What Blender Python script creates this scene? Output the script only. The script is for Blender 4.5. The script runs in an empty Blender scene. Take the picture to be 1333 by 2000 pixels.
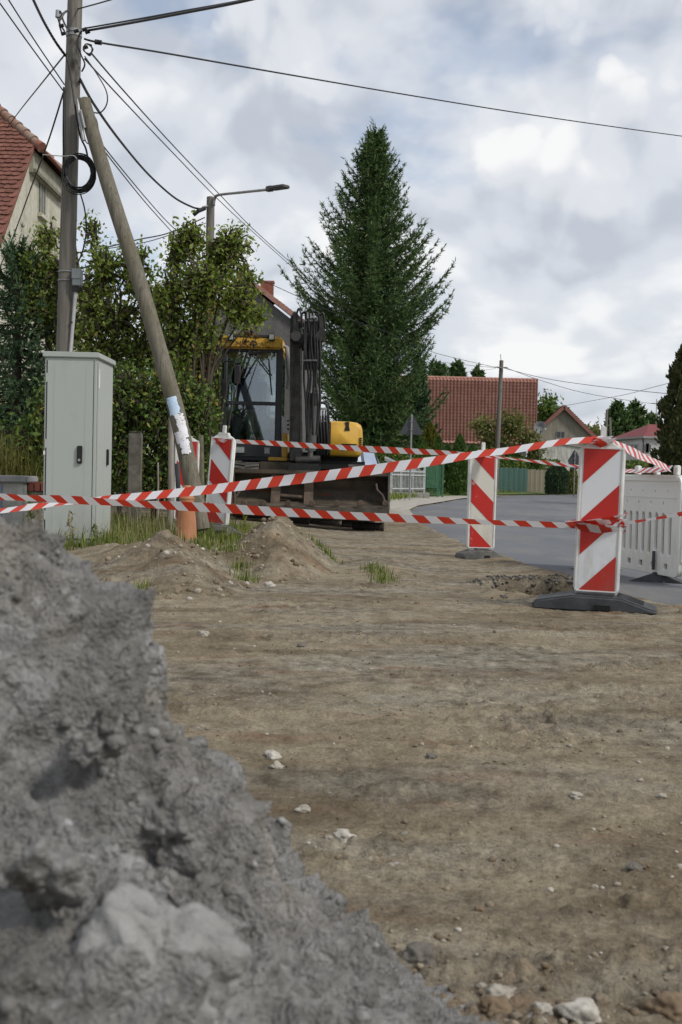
import bpy, bmesh, math, random
import numpy as np
from mathutils import Matrix, Vector, Euler
R = math.radians
random.seed(7); rng = np.random.default_rng(7)
SC = bpy.context.scene; COL = SC.collection
# ------------------------------------------------------------------ camera
FPX, CX, CY = 2200.0, 666.5, 1000.0            # focal length and centre in photo pixels (1333 x 2000)
cam = bpy.data.cameras.new('camera'); camo = bpy.data.objects.new('camera', cam); COL.objects.link(camo)
cam.sensor_fit = 'VERTICAL'; cam.sensor_height = 36.0; cam.lens = 36.0*FPX/2000.0
cam.clip_start = 0.05; cam.clip_end = 6000
CAMZ = 0.90
CAMM = Matrix.Rotation(R(90-1.9), 3, 'X') @ Matrix.Rotation(R(1.4), 3, 'Z')
camo.matrix_world = Matrix.Translation((0, 0, CAMZ)) @ CAMM.to_4x4()
cam.dof.use_dof = True; cam.dof.focus_distance = 9.5; cam.dof.aperture_fstop = 8.0
SC.camera = camo
def P(x, y, d):
    "world point at forward distance d that stands where photo pixel (x, y) looks"
    v = CAMM @ Vector(((x-CX)/FPX, -(y-CY)/FPX, -1.0)); v *= d/v.y
    return Vector((v.x, v.y, v.z+CAMZ))
def GP(x, y, z=0.0):
    v = CAMM @ Vector(((x-CX)/FPX, -(y-CY)/FPX, -1.0)); v *= (z-CAMZ)/v.z
    return Vector((v.x, v.y, z))
# ------------------------------------------------------------------ world, sun, exposure
SUN_EL, SUN_AZ = R(44), R(122)                  # azimuth measured from +Y towards +X
sd = Vector((math.sin(SUN_AZ)*math.cos(SUN_EL), math.cos(SUN_AZ)*math.cos(SUN_EL), math.sin(SUN_EL)))
W = bpy.data.worlds.new('World'); SC.world = W; W.use_nodes = True
SKY_OFF = (4.35, 1.4, 0.44)
def world_nodes():
    nt = W.node_tree; N = nt.nodes; L = nt.links; N.clear()
    def n(t, **k):
        o = N.new(t)
        for a, b in k.items(): setattr(o, a, b)
        return o
    def m(op, a, b=None, c=None, clamp=False):
        o = n('ShaderNodeMath', operation=op); o.use_clamp = clamp
        for i, v in enumerate((a, b, c)):
            if v is None: continue
            if isinstance(v, (int, float)): o.inputs[i].default_value = v
            else: L.new(v, o.inputs[i])
        return o.outputs[0]
    out = n('ShaderNodeOutputWorld')
    sky = n('ShaderNodeTexSky', sky_type='NISHITA', sun_disc=False)
    sky.sun_elevation = SUN_EL; sky.sun_rotation = SUN_AZ; sky.air_density = 1.0; sky.dust_density = 1.2; sky.ozone_density = 1.4
    b1 = n('ShaderNodeBackground'); L.new(sky.outputs[0], b1.inputs[0]); b1.inputs[1].default_value = 0.15
    tc = n('ShaderNodeTexCoord'); sep = n('ShaderNodeSeparateXYZ'); L.new(tc.outputs['Generated'], sep.inputs[0])
    def dens(dz, scale, detail, rough, zs, off, dist=0.25, puff=0):
        c = n('ShaderNodeCombineXYZ')
        zz = m('MAXIMUM', m('ADD', sep.outputs[2], dz), 0.0)
        # cloud bank: flattened towards the horizon
        zz = m('MULTIPLY', m('LOGARITHM', m('ADD', m('MULTIPLY', zz, 5.0), 1.0), 2.718), zs)
        L.new(sep.outputs[0], c.inputs[0]); L.new(sep.outputs[1], c.inputs[1]); L.new(zz, c.inputs[2])
        a = n('ShaderNodeVectorMath', operation='ADD'); L.new(c.outputs[0], a.inputs[0]); a.inputs[1].default_value = off
        t = n('ShaderNodeTexNoise'); L.new(a.outputs[0], t.inputs['Vector'])
        t.inputs['Scale'].default_value = scale; t.inputs['Detail'].default_value = detail
        t.inputs['Roughness'].default_value = rough; t.inputs['Distortion'].default_value = dist
        if not puff: return t.outputs[0]
        # rounded heads: fractal cells bent by the noise
        w = n('ShaderNodeVectorMath', operation='SCALE'); L.new(t.outputs[1], w.inputs[0]); w.inputs['Scale'].default_value = 0.16
        a2 = n('ShaderNodeVectorMath', operation='ADD'); L.new(a.outputs[0], a2.inputs[0]); L.new(w.outputs[0], a2.inputs[1])
        v = n('ShaderNodeTexVoronoi', feature='F1'); L.new(a2.outputs[0], v.inputs['Vector']); v.inputs['Scale'].default_value = scale*1.25
        v.inputs['Detail'].default_value = puff; v.inputs['Roughness'].default_value = 0.48; v.inputs['Lacunarity'].default_value = 2.3
        return m('ADD', m('MULTIPLY', t.outputs[0], 0.62), m('MULTIPLY', m('SUBTRACT', 1.05, v.outputs[0]), 0.34))
    off = SKY_OFF
    d0 = dens(0, 5.0, 6, 0.5, 0.55, off, 0.1, 2.0); d1 = dens(0.030, 5.0, 3, 0.45, 0.55, off, 0.1, 1.0)
    big = dens(0, 2.1, 3, 0.5, 0.75, (8.1, 2.2, 5.0), 0.0)
    rel = m('SUBTRACT', d0, d1)                                         # >0 on the tops, <0 on the undersides
    sh = m('ADD', m('MULTIPLY', rel, 2.9), m('ADD', m('MULTIPLY', big, 1.15), -0.04), clamp=True)
    cr = n('ShaderNodeValToRGB'); L.new(sh, cr.inputs[0]); e = cr.color_ramp.elements
    cr.color_ramp.interpolation = 'EASE'
    e[0].position = 0.04; e[0].color = (0.58, 0.62, 0.69, 1)
    e[1].position = 0.82; e[1].color = (0.98, 0.985, 0.99, 1)
    x = e.new(0.45); x.color = (0.775, 0.805, 0.86, 1)
    b2 = n('ShaderNodeBackground'); L.new(cr.outputs[0], b2.inputs[0]); b2.inputs[1].default_value = 1.0
    mr = n('ShaderNodeMapRange'); mr.interpolation_type = 'SMOOTHSTEP'
    L.new(m('ADD', d0, m('MULTIPLY', big, 0.5)), mr.inputs[0])
    mr.inputs[1].default_value = 0.56; mr.inputs[2].default_value = 0.72; mr.inputs[3].default_value = 0.0; mr.inputs[4].default_value = 1.0
    # thin high veil that is torn open in places
    vl = n('ShaderNodeMapRange'); vl.interpolation_type = 'SMOOTHSTEP'; L.new(dens(0, 3.6, 5, 0.55, 0.9, (1.7, 6.2, 2.0), 0.3), vl.inputs[0])
    vl.inputs[1].default_value = 0.35; vl.inputs[2].default_value = 0.46; vl.inputs[3].default_value = 0.50; vl.inputs[4].default_value = 0.93
    mask = m('MAXIMUM', mr.outputs[0], vl.outputs[0])
    mx = n('ShaderNodeMixShader'); L.new(mask, mx.inputs[0]); L.new(b1.outputs[0], mx.inputs[1]); L.new(b2.outputs[0], mx.inputs[2])
    L.new(mx.outputs[0], out.inputs[0])
world_nodes()
W.cycles.sampling_method = 'MANUAL'; W.cycles.sample_map_resolution = 512
sun = bpy.data.lights.new('sun', 'SUN'); sun.energy = 2.6; sun.angle = R(10); sun.color = (1.0, 0.95, 0.87)
suno = bpy.data.objects.new('sun', sun); COL.objects.link(suno)
suno.rotation_euler = sd.to_track_quat('Z', 'Y').to_euler(); suno.location = (20, 10, 30)
SC.view_settings.view_transform = 'Standard'; SC.view_settings.look = 'None'
SC.view_settings.exposure = -0.06; SC.view_settings.gamma = 1.0; SC.view_settings.use_curve_mapping = False
SC.render.engine = 'CYCLES'; SC.cycles.max_bounces = 6; SC.cycles.transparent_max_bounces = 12
SC.cycles.use_denoising = True
# ------------------------------------------------------------------ materials
class NT:
    def __init__(s, name):
        s.m = bpy.data.materials.new(name); s.m.use_nodes = True; s.t = s.m.node_tree
        s.b = s.t.nodes['Principled BSDF']; s.out = s.t.nodes['Material Output']
        s.b.inputs['Specular IOR Level'].default_value = 0.3
    def n(s, t, **k):
        o = s.t.nodes.new(t)
        for a, b in k.items(): setattr(o, a, b)
        return o
    def l(s, a, b): s.t.links.new(a, b)
    def co(s, kind='Object', scale=(1, 1, 1)):
        tc = s.n('ShaderNodeTexCoord'); mp = s.n('ShaderNodeMapping'); s.l(tc.outputs[kind], mp.inputs[0])
        mp.inputs['Scale'].default_value = scale; return mp.outputs[0]
    def pos(s, scale=(1, 1, 1)):
        g = s.n('ShaderNodeNewGeometry'); mp = s.n('ShaderNodeMapping'); s.l(g.outputs['Position'], mp.inputs[0])
        mp.inputs['Scale'].default_value = scale; return mp.outputs[0]
    def noise(s, vec, scale, detail=5, rough=0.55, dist=0.0):
        t = s.n('ShaderNodeTexNoise'); s.l(vec, t.inputs['Vector']); t.inputs['Scale'].default_value = scale
        t.inputs['Detail'].default_value = detail; t.inputs['Roughness'].default_value = rough; t.inputs['Distortion'].default_value = dist
        return t.outputs[0]
    def ramp(s, fac, stops):
        c = s.n('ShaderNodeValToRGB'); s.l(fac, c.inputs[0]); e = c.color_ramp.elements
        e[0].position, e[0].color = stops[0][0], (*stops[0][1], 1); e[1].position, e[1].color = stops[-1][0], (*stops[-1][1], 1)
        for p, col in stops[1:-1]: x = e.new(p); x.color = (*col, 1)
        return c.outputs[0]
    def mix(s, fac, a, b, mode='MIX'):
        o = s.n('ShaderNodeMix', data_type='RGBA', blend_type=mode)
        for i, v in ((0, fac), (6, a), (7, b)):
            if isinstance(v, (int, float)): o.inputs[i].default_value = v
            elif isinstance(v, tuple): o.inputs[i].default_value = (*v, 1)
            else: s.l(v, o.inputs[i])
        return o.outputs[2]
    def math(s, op, a, b, clamp=False):
        o = s.n('ShaderNodeMath', operation=op); o.use_clamp = clamp
        for i, v in enumerate((a, b)):
            if isinstance(v, (int, float)): o.inputs[i].default_value = v
            else: s.l(v, o.inputs[i])
        return o.outputs[0]
    def bump(s, h, strength, dist=0.01):
        b = s.n('ShaderNodeBump'); s.l(h, b.inputs['Height']); b.inputs['Strength'].default_value = strength; b.inputs['Distance'].default_value = dist
        s.l(b.outputs[0], s.b.inputs['Normal'])
    def col(s, c):
        if isinstance(c, tuple): s.b.inputs['Base Color'].default_value = (*c, 1)
        else: s.l(c, s.b.inputs['Base Color'])
    def set(s, **k):
        for a, b in k.items(): s.b.inputs[a].default_value = b
MATS = {}
def nm(name, c1, c2=None, scale=8, rough=0.7, metal=0.0, bump=0.0, bscale=None, stretch=(1, 1, 1), dist=0.004, spec=0.3, lo=0.35, hi=0.65, detail=5):
    "plain weathered surface: two tones mixed by noise, some relief"
    if name in MATS: return MATS[name]
    t = NT(name); v = t.co('Object', stretch)
    c2 = c2 or tuple(x*0.8 for x in c1)
    h = t.noise(v, scale, detail, 0.6)
    t.col(t.ramp(h, [(lo, c2), (hi, c1)])); t.set(Roughness=rough, Metallic=metal); t.b.inputs['Specular IOR Level'].default_value = spec
    if bump: t.bump(t.noise(v, bscale or scale*4, 4, 0.6), bump, dist)
    MATS[name] = t.m; return t.m
def leafmat(name, stops, trans=0.35, rough=0.55, spec=0.25):
    "leaf: colour differs from leaf to leaf, some light passes through"
    if name in MATS: return MATS[name]
    t = NT(name); g = t.n('ShaderNodeNewGeometry')
    c = t.ramp(g.outputs['Random Per Island'], stops)
    big = t.noise(t.co('Object'), 1.1, 2, 0.5)
    c = t.mix(t.math('MULTIPLY', big, 0.4), c, t.mix(1.0, c, (0.72, 0.76, 0.6), 'MULTIPLY'))
    t.col(c); t.set(Roughness=rough); t.b.inputs['Specular IOR Level'].default_value = spec
    tr = t.n('ShaderNodeBsdfTranslucent'); t.l(t.mix(1.0, c, (1.0, 1.0, 0.55), 'MULTIPLY'), tr.inputs[0])
    mx = t.n('ShaderNodeMixShader'); mx.inputs[0].default_value = trans
    t.l(t.b.outputs[0], mx.inputs[1]); t.l(tr.outputs[0], mx.inputs[2]); t.l(mx.outputs[0], t.out.inputs[0])
    MATS[name] = t.m; return t.m
# ------------------------------------------------------------------ mesh building
def root_loc(o):
    v = Vector((0, 0, 0))
    while o is not None: v += o.location; o = o.parent
    return v
def tag(o, label=None, cat=None, group=None, kind=None):
    if label: o['label'] = label
    if cat: o['category'] = cat
    if group: o['group'] = group
    if kind: o['kind'] = kind
    return o
def thing(name, loc, label, cat, group=None):
    o = bpy.data.objects.new(name, None); o.empty_display_size = 0.2; COL.objects.link(o); o.location = loc
    return tag(o, label, cat, group)
def link_mesh(name, me, mat, parent=None, loc=None, smooth=False):
    if mat is not None: me.materials.append(mat)
    if smooth: me.shade_smooth()
    o = bpy.data.objects.new(name, me); COL.objects.link(o)
    if parent is not None: o.parent = parent
    if loc is not None: o.location = loc
    return o
class MB:
    "collects vertices and faces in world coordinates"
    def __init__(s): s.v = []; s.f = []
    def add(s, vs, fs):
        b = len(s.v); s.v += [tuple(x) for x in vs]; s.f += [tuple(i+b for i in f) for f in fs]; return s
    def box(s, lo, hi, M=None):
        (a, b, c), (d, e, f) = lo, hi
        vs = [(a, b, c), (d, b, c), (d, e, c), (a, e, c), (a, b, f), (d, b, f), (d, e, f), (a, e, f)]
        if M is not None: vs = [M @ Vector(q) for q in vs]
        return s.add(vs, [(0, 3, 2, 1), (4, 5, 6, 7), (0, 1, 5, 4), (1, 2, 6, 5), (2, 3, 7, 6), (3, 0, 4, 7)])
    def bar(s, p, q, w, h, up=(0, 0, 1)):
        "square bar from p to q"
        p, q = Vector(p), Vector(q); t = (q-p).normalized(); u = Vector(up)
        if abs(t.dot(u)) > 0.98: u = Vector((0, 1, 0))
        a = t.cross(u).normalized()*w/2; b = a.cross(t).normalized()*h/2
        vs = [p-a-b, p+a-b, p+a+b, p-a+b, q-a-b, q+a-b, q+a+b, q-a+b]
        return s.add(vs, [(0, 3, 2, 1), (4, 5, 6, 7), (0, 1, 5, 4), (1, 2, 6, 5), (2, 3, 7, 6), (3, 0, 4, 7)])
    def tube(s, pts, r, n=6, caps=True):
        pts = [Vector(p) for p in pts]; m = len(pts)
        rs = r if isinstance(r, (list, tuple)) else [r]*m
        b = len(s.v); up = Vector((0, 0, 1)); prev = None
        for i, p in enumerate(pts):
            t = (pts[min(i+1, m-1)]-pts[max(i-1, 0)])
            t = t.normalized() if t.length > 1e-9 else Vector((0, 0, 1))
            if prev is None:
                a = t.cross(up) if abs(t.dot(up)) < 0.95 else t.cross(Vector((1, 0, 0)))
            else: a = prev-t*prev.dot(t)
            if a.length < 1e-6: a = t.orthogonal()
            a.normalize(); prev = a; c = t.cross(a)
            for k in range(n):
                an = 2*math.pi*k/n; s.v.append(tuple(p+(a*math.cos(an)+c*math.sin(an))*rs[i]))
        for i in range(m-1):
            for k in range(n):
                s.f.append((b+i*n+k, b+i*n+(k+1) % n, b+(i+1)*n+(k+1) % n, b+(i+1)*n+k))
        if caps: s.f.append(tuple(b+k for k in range(n))[::-1]); s.f.append(tuple(b+(m-1)*n+k for k in range(n)))
        return s
    def cyl(s, p, q, r, n=12, r2=None): return s.tube([p, q], [r, r if r2 is None else r2], n)
    def prism(s, poly, vec):
        "closed polygon pushed along vec"
        n = len(poly); vec = Vector(vec)
        vs = [Vector(p) for p in poly]+[Vector(p)+vec for p in poly]
        return s.add(vs, [tuple(range(n))[::-1], tuple(range(n, 2*n))]+[(i, (i+1) % n, n+(i+1) % n, n+i) for i in range(n)])
    def lathe(s, prof, c, axis='Z', n=24):
        "profile [(r, h)] turned round an axis through c"
        b = len(s.v); c = Vector(c)
        for r, h in prof:
            for k in range(n):
                a = 2*math.pi*k/n; u, w = r*math.cos(a), r*math.sin(a)
                s.v.append(tuple(c+(Vector((u, w, h)) if axis == 'Z' else Vector((h, u, w)) if axis == 'X' else Vector((u, h, w)))))
        m = len(prof)
        for i in range(m-1):
            for k in range(n): s.f.append((b+i*n+k, b+i*n+(k+1) % n, b+(i+1)*n+(k+1) % n, b+(i+1)*n+k))
        s.f.append(tuple(b+k for k in range(n))[::-1]); s.f.append(tuple(b+(m-1)*n+k for k in range(n)))
        return s
    def build(s, name, mat, parent=None, smooth=False, bevel=0, seg=2, loc=None, auto=None, local=False):
        me = bpy.data.meshes.new(name)
        base = Vector((0, 0, 0)) if local else root_loc(parent) if parent is not None else (Vector(loc) if loc is not None else Vector((0, 0, 0)))
        me.from_pydata([(x-base.x, y-base.y, z-base.z) for x, y, z in s.v], [], s.f); me.update()
        bm = bmesh.new(); bm.from_mesh(me); bmesh.ops.recalc_face_normals(bm, faces=bm.faces)
        if bevel:
            es = [e for e in bm.edges if len(e.link_faces) == 2 and e.calc_face_angle(0) > 0.5]
            bmesh.ops.bevel(bm, geom=es, offset=bevel, segments=seg, affect='EDGES', clamp_overlap=True)
        bm.to_mesh(me); bm.free()
        o = link_mesh(name, me, mat, parent, None if parent is not None else base, smooth)
        if smooth and auto is not False:
            me.set_sharp_from_angle(angle=R(auto or 38))
        return o
def np_mesh(name, V, F, mat, parent=None, loc=(0, 0, 0), smooth=False, sub=None):
    "fast mesh from numpy arrays, F is (n, 3) or (n, 4)"
    base = np.array(root_loc(parent) if parent is not None else loc, dtype=np.float32)
    V = np.asarray(V, np.float32)-base; F = np.asarray(F, np.int32); n, k = F.shape
    me = bpy.data.meshes.new(name); me.vertices.add(len(V)); me.vertices.foreach_set('co', V.ravel())
    me.loops.add(n*k); me.loops.foreach_set('vertex_index', F.ravel()); me.polygons.add(n)
    me.polygons.foreach_set('loop_start', np.arange(0, n*k, k, dtype=np.int32))
    me.update(calc_edges=True)
    return link_mesh(name, me, mat, parent, None if parent is not None else Vector(base.tolist()), smooth)
def copy_tree(o, parent=None):
    c = o.copy(); COL.objects.link(c)
    if parent is not None: c.parent = parent
    for ch in list(o.children): copy_tree(ch, c)
    return c
# ------------------------------------------------------------------ noise
_perm = np.random.default_rng(3).permutation(256); _perm = np.concatenate([_perm, _perm, _perm])
_grad = np.random.default_rng(4).normal(size=(256, 3)); _grad /= np.linalg.norm(_grad, axis=1)[:, None]
def pn(x, y, z=None):
    x = np.asarray(x, float); y = np.asarray(y, float); z = np.zeros_like(x) if z is None else np.asarray(z, float)
    xi, yi, zi = np.floor(x).astype(int), np.floor(y).astype(int), np.floor(z).astype(int)
    xf, yf, zf = x-xi, y-yi, z-zi; xi &= 255; yi &= 255; zi &= 255
    u, v, w = (t*t*t*(t*(t*6-15)+10) for t in (xf, yf, zf))
    def g(a, b, c):
        h = _perm[_perm[_perm[xi+a]+yi+b]+zi+c]; G = _grad[h]
        return G[..., 0]*(xf-a)+G[..., 1]*(yf-b)+G[..., 2]*(zf-c)
    x1 = g(0, 0, 0)*(1-u)+g(1, 0, 0)*u; x2 = g(0, 1, 0)*(1-u)+g(1, 1, 0)*u
    x3 = g(0, 0, 1)*(1-u)+g(1, 0, 1)*u; x4 = g(0, 1, 1)*(1-u)+g(1, 1, 1)*u
    return ((x1*(1-v)+x2*v)*(1-w)+(x3*(1-v)+x4*v)*w)*1.6
def fbm(x, y, z=None, o=4, lac=2.0, gain=0.5, billow=False):
    s = 0; a = 1.0; t = 0; z = np.zeros_like(x) if z is None else z
    for i in range(o):
        k = lac**i; v = pn(x*k+i*17.3, y*k-i*9.1, z*k+i*5.7)
        s = s+a*(np.abs(v)*2-0.6 if billow else v); t += a; a *= gain
    return s/t
def sstep(a, b, x):
    t = np.clip((np.asarray(x, float)-a)/(b-a), 0, 1); return t*t*(3-2*t)
# ------------------------------------------------------------------ ground
ROAD_L = [(2.25, 7.9), (2.05, 9.2), (1.95, 10.5), (1.80, 12.2), (1.55, 14.5), (1.42, 19), (1.45, 24), (1.6, 28.5), (2.15, 33), (3.3, 38.5), (4.6, 45), (6.4, 52), (9.8, 61), (14.5, 70), (24, 82), (40, 96), (70, 112)]
def road_left(y):
    ys = np.array([p[1] for p in ROAD_L]); xs = np.array([p[0] for p in ROAD_L]); return np.interp(y, ys, xs)
def gauss(x, y, cx, cy, sx, sy): return np.exp(-(((x-cx)/sx)**2+((y-cy)/sy)**2))
MOUNDS = []
def H(x, y, fine=True):
    "height of the ground"
    x = np.asarray(x, float); y = np.asarray(y, float)
    z = 0.012*fbm(x*0.5, y*0.5, o=2)
    rl = road_left(y)
    verge = sstep(10.2, 11.9, y)*sstep(0.35, -1.9, x+0.02*(y-12)); z = z+0.15*verge*(1-0.0*y)
    z = z-0.02*sstep(0.25, 0.05, np.abs(x-rl))*0
    # loose heaps of dug soil
    w = 0.10*fbm(x*2.6, y*2.2, o=3)
    m1 = np.maximum(0, 1-np.sqrt(((x+1.52)/0.74)**2+((y-9.75)/1.5)**2)+w*1.4); z = z+0.37*m1**1.15*(1+0.22*fbm(x*6, y*5, o=3))
    m1b = np.maximum(0, 1-np.sqrt(((x+1.12)/0.50)**2+((y-8.75)/0.95)**2)+w*1.4); z = z+0.13*m1b**1.2
    m1c = np.maximum(0, 1-np.sqrt(((x+2.15)/0.6)**2+((y-10.6)/0.9)**2)+w); z = z+0.16*m1c
    m2 = np.maximum(0, 1-np.sqrt(((x+0.60)/0.62)**2+((y-11.0)/1.5)**2)+w*0.9); z = z+0.50*m2**1.1*(1+0.14*fbm(x*7, y*5, o=3))
    m2b = np.maximum(0, 1-np.sqrt(((x+0.72)/0.62)**2+((y-10.1)/0.9)**2)+w*1.3); z = z+0.12*m2b
    m3 = np.maximum(0, 1-np.sqrt(((x-0.38)/0.45)**2+((y-11.0)/0.9)**2)+w); z = z+0.09*m3
    z = z+0.05*gauss(x, y, 0.9, 13.6, 0.9, 1.4)
    # dug hole at the road's broken edge
    hx = (x-1.62)/0.46; hy = (y-9.35)/0.80; rr = np.sqrt(hx**2+hy**2)+0.30*fbm(x*3.1, y*2.6, o=3)
    z = z-0.36*sstep(1.02, 0.80, rr)*(1+0.35*fbm(x*9, y*9, o=3)); z = z+0.035*gauss(rr, 0*rr, 1.15, 0, 0.16, 1)*sstep(9.6, 8.6, y)
    # ruts and scraped bands running across
    dirt = sstep(rl+0.02, rl-0.28, x)*(1-0.6*verge)
    dirt = np.where(y < 7.9, 1.0, dirt)
    near = sstep(16, 9, y)
    r = fbm(x*0.55+0.3*fbm(x, y, o=2), y*2.3, o=4); z = z+dirt*(0.012+0.004*near)*r
    mm = np.minimum(1, m1+m1b+m2+m2b+m1c); z = z+mm**0.5*(0.045*fbm(x*8, y*6.5, o=3)+0.022*fbm(x*21, y*18, o=3))*sstep(0, 0.15, mm)
    if fine:
        d = fbm(x*5.0, y*6.5, o=4, gain=0.6); patch = sstep(-0.15, 0.5, fbm(x*0.9+7, y*2.0, o=3))
        z = z+dirt*0.014*d*(0.45+1.1*patch)
        bl = fbm(x*13, y*15, o=3, billow=True); z = z+dirt*0.018*np.maximum(0, bl+0.05)*(0.25+2.2*patch)+dirt*0.011*fbm(x*20, y*24, o=3, gain=0.6)*(0.4+1.3*patch)
        # tyre tracks pressed into the soil: two pairs of grooves with lug prints
        for (x0, y0, sx, cu) in ((0.0, 4.55, 0.10, 0.015), (0.0, 6.2, 0.10, 0.015), (0.4, 3.0, -0.16, 0.02), (0.4, 3.9, -0.16, 0.02), (0.3, 7.6, 0.05, -0.01)):
            c_ = y0+sx*(x-x0)+cu*(x-x0)**2+0.04*fbm(x*0.9, x*0+y0, o=2); v_ = (y-c_)/0.17; band = sstep(1.25, 0.85, np.abs(v_)); fade = sstep(-0.25, 0.25, fbm(x*0.8+y0, y*0.5, o=2))
            z = z+dirt*fade*(band*(-0.012+0.010*sstep(0.1, 0.6, np.sin((x+0.12*np.abs(v_))*2*np.pi/0.16)))+0.010*np.exp(-((np.abs(v_)-1.25)/0.2)**2))
        z = z+dirt*0.0045*fbm(x*40, y*40, o=2)
    # flat under the asphalt, which lies on top
    jn = 0.16*fbm(x*1.7, y*1.1, o=4)+0.05*fbm(x*9, y*7, o=2)
    on = sstep(rl+0.06+jn, rl+0.20+jn, x)*sstep(8.0+jn*2, 8.25+jn*2, y); hole = sstep(1.35, 1.0, rr)
    lip = sstep(rl-0.35, rl+0.02, x)*sstep(7.6, 8.0, y)*(1-hole); z = z+lip*(0.034+0.012*fbm(x*6, y*6, o=3))
    z = z*(1-on*(1-hole))-0.03*on*(1-hole)
    return z
def h1(x, y): return float(H(np.array([x]), np.array([y]))[0])
def ground():
    k = 0.0031; q = np.linspace(1.0**-0.3, 60.0**-0.3, 690); ys = q**(-1/0.3)
    uu = np.linspace(-1, 1, 470); us = 0.40*uu+0.45*np.sign(uu)*np.maximum(0, np.abs(uu)-0.72)**1.3*3
    Y, U = np.meshgrid(ys, us, indexing='ij'); X = U*(Y+0.8)
    Z = H(X, Y)
    edge = sstep(0.98, 0.90, np.abs(U)/us.max())*sstep(1.0, 1.3, Y)*sstep(60, 50, Y); Z = Z*edge
    nr, nc = X.shape; idx = np.arange(nr*nc).reshape(nr, nc)
    F = np.stack([idx[:-1, :-1], idx[:-1, 1:], idx[1:, 1:], idx[1:, :-1]], -1).reshape(-1, 4)
    V = np.stack([X, Y, Z], -1).reshape(-1, 3)
    t = NT('dug_soil'); p = t.pos(); ps = t.pos((0.7, 1.6, 1))
    a = t.noise(ps, 1.1, 6, 0.62, 0.6); b = t.noise(p, 9, 7, 0.68); c = t.noise(p, 70, 5, 0.7); e = t.noise(t.pos((0.4, 1.1, 1)), 1.3, 4, 0.6, 0.4)
    col = t.ramp(a, [(0.30, (0.111, 0.087, 0.057)), (0.45, (0.201, 0.165, 0.113)), (0.56, (0.262, 0.222, 0.156)), (0.72, (0.277, 0.256, 0.205))])
    grey = t.ramp(b, [(0.35, (0.122, 0.112, 0.092)), (0.68, (0.320, 0.305, 0.253))])
    col = t.mix(t.ramp(e, [(0.46, (0, 0, 0)), (0.66, (0.75, 0.75, 0.75))]), col, grey)
    red = t.noise(t.pos((0.6, 1.8, 1)), 2.3, 5, 0.6); col = t.mix(t.ramp(red, [(0.56, (0, 0, 0)), (0.70, (0.55, 0.55, 0.55))]), col, (0.187, 0.106, 0.063))
    col = t.mix(1.0, col, t.ramp(b, [(0.25, (0.50, 0.48, 0.45)), (0.5, (1, 1, 1)), (0.76, (1.38, 1.37, 1.35))]), 'MULTIPLY')
    col = t.mix(1.0, col, t.ramp(c, [(0.28, (0.60, 0.57, 0.54)), (0.5, (1, 1, 1)), (0.74, (1.35, 1.35, 1.35))]), 'MULTIPLY')
    vo = t.n('ShaderNodeTexVoronoi'); t.l(t.pos((0.7, 1.3, 1)), vo.inputs['Vector']); vo.inputs['Scale'].default_value = 24; vo.inputs['Randomness'].default_value = 1
    fl = t.math('MULTIPLY', t.ramp(vo.outputs['Distance'], [(0.10, (1, 1, 1)), (0.20, (0, 0, 0))]), t.ramp(t.noise(p, 3.0, 4, 0.6), [(0.54, (0, 0, 0)), (0.62, (1, 1, 1))]))
    col = t.mix(t.math('MULTIPLY', fl, 0.7), col, (0.50, 0.49, 0.46))
    # grass-grown soil on the verge is darker, sandy by the road
    t.col(col); t.set(Roughness=0.97); t.b.inputs['Specular IOR Level'].default_value = 0.12
    hh = t.math('ADD', t.noise(p, 38, 6, 0.7), t.math('MULTIPLY', t.noise(p, 150, 3, 0.6), 0.4)); t.bump(hh, 1.0, 0.018)
    o = np_mesh('ground', V, F, t.m, smooth=True); tag(o, 'bare scraped brown soil with ruts, a dug hole and low heaps', kind='structure')
    # the country beyond, one ring round the detailed part
    u1 = us.max(); a0, a1 = (1+0.8)*u1, (60+0.8)*u1; B = 3000
    vs = [(-a0, 1, 0), (a0, 1, 0), (a1, 60, 0), (-a1, 60, 0), (-B, -B, 0), (B, -B, 0), (B, B, 0), (-B, B, 0)]
    far = MB().add(vs, [(4, 5, 1, 0), (5, 6, 2, 1), (6, 7, 3, 2), (7, 4, 0, 3)])
    tag(far.build('far_field', nm('field_soil', (0.13, 0.12, 0.07), (0.09, 0.10, 0.05), 0.4, 0.95)), kind='structure')
ground()
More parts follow.
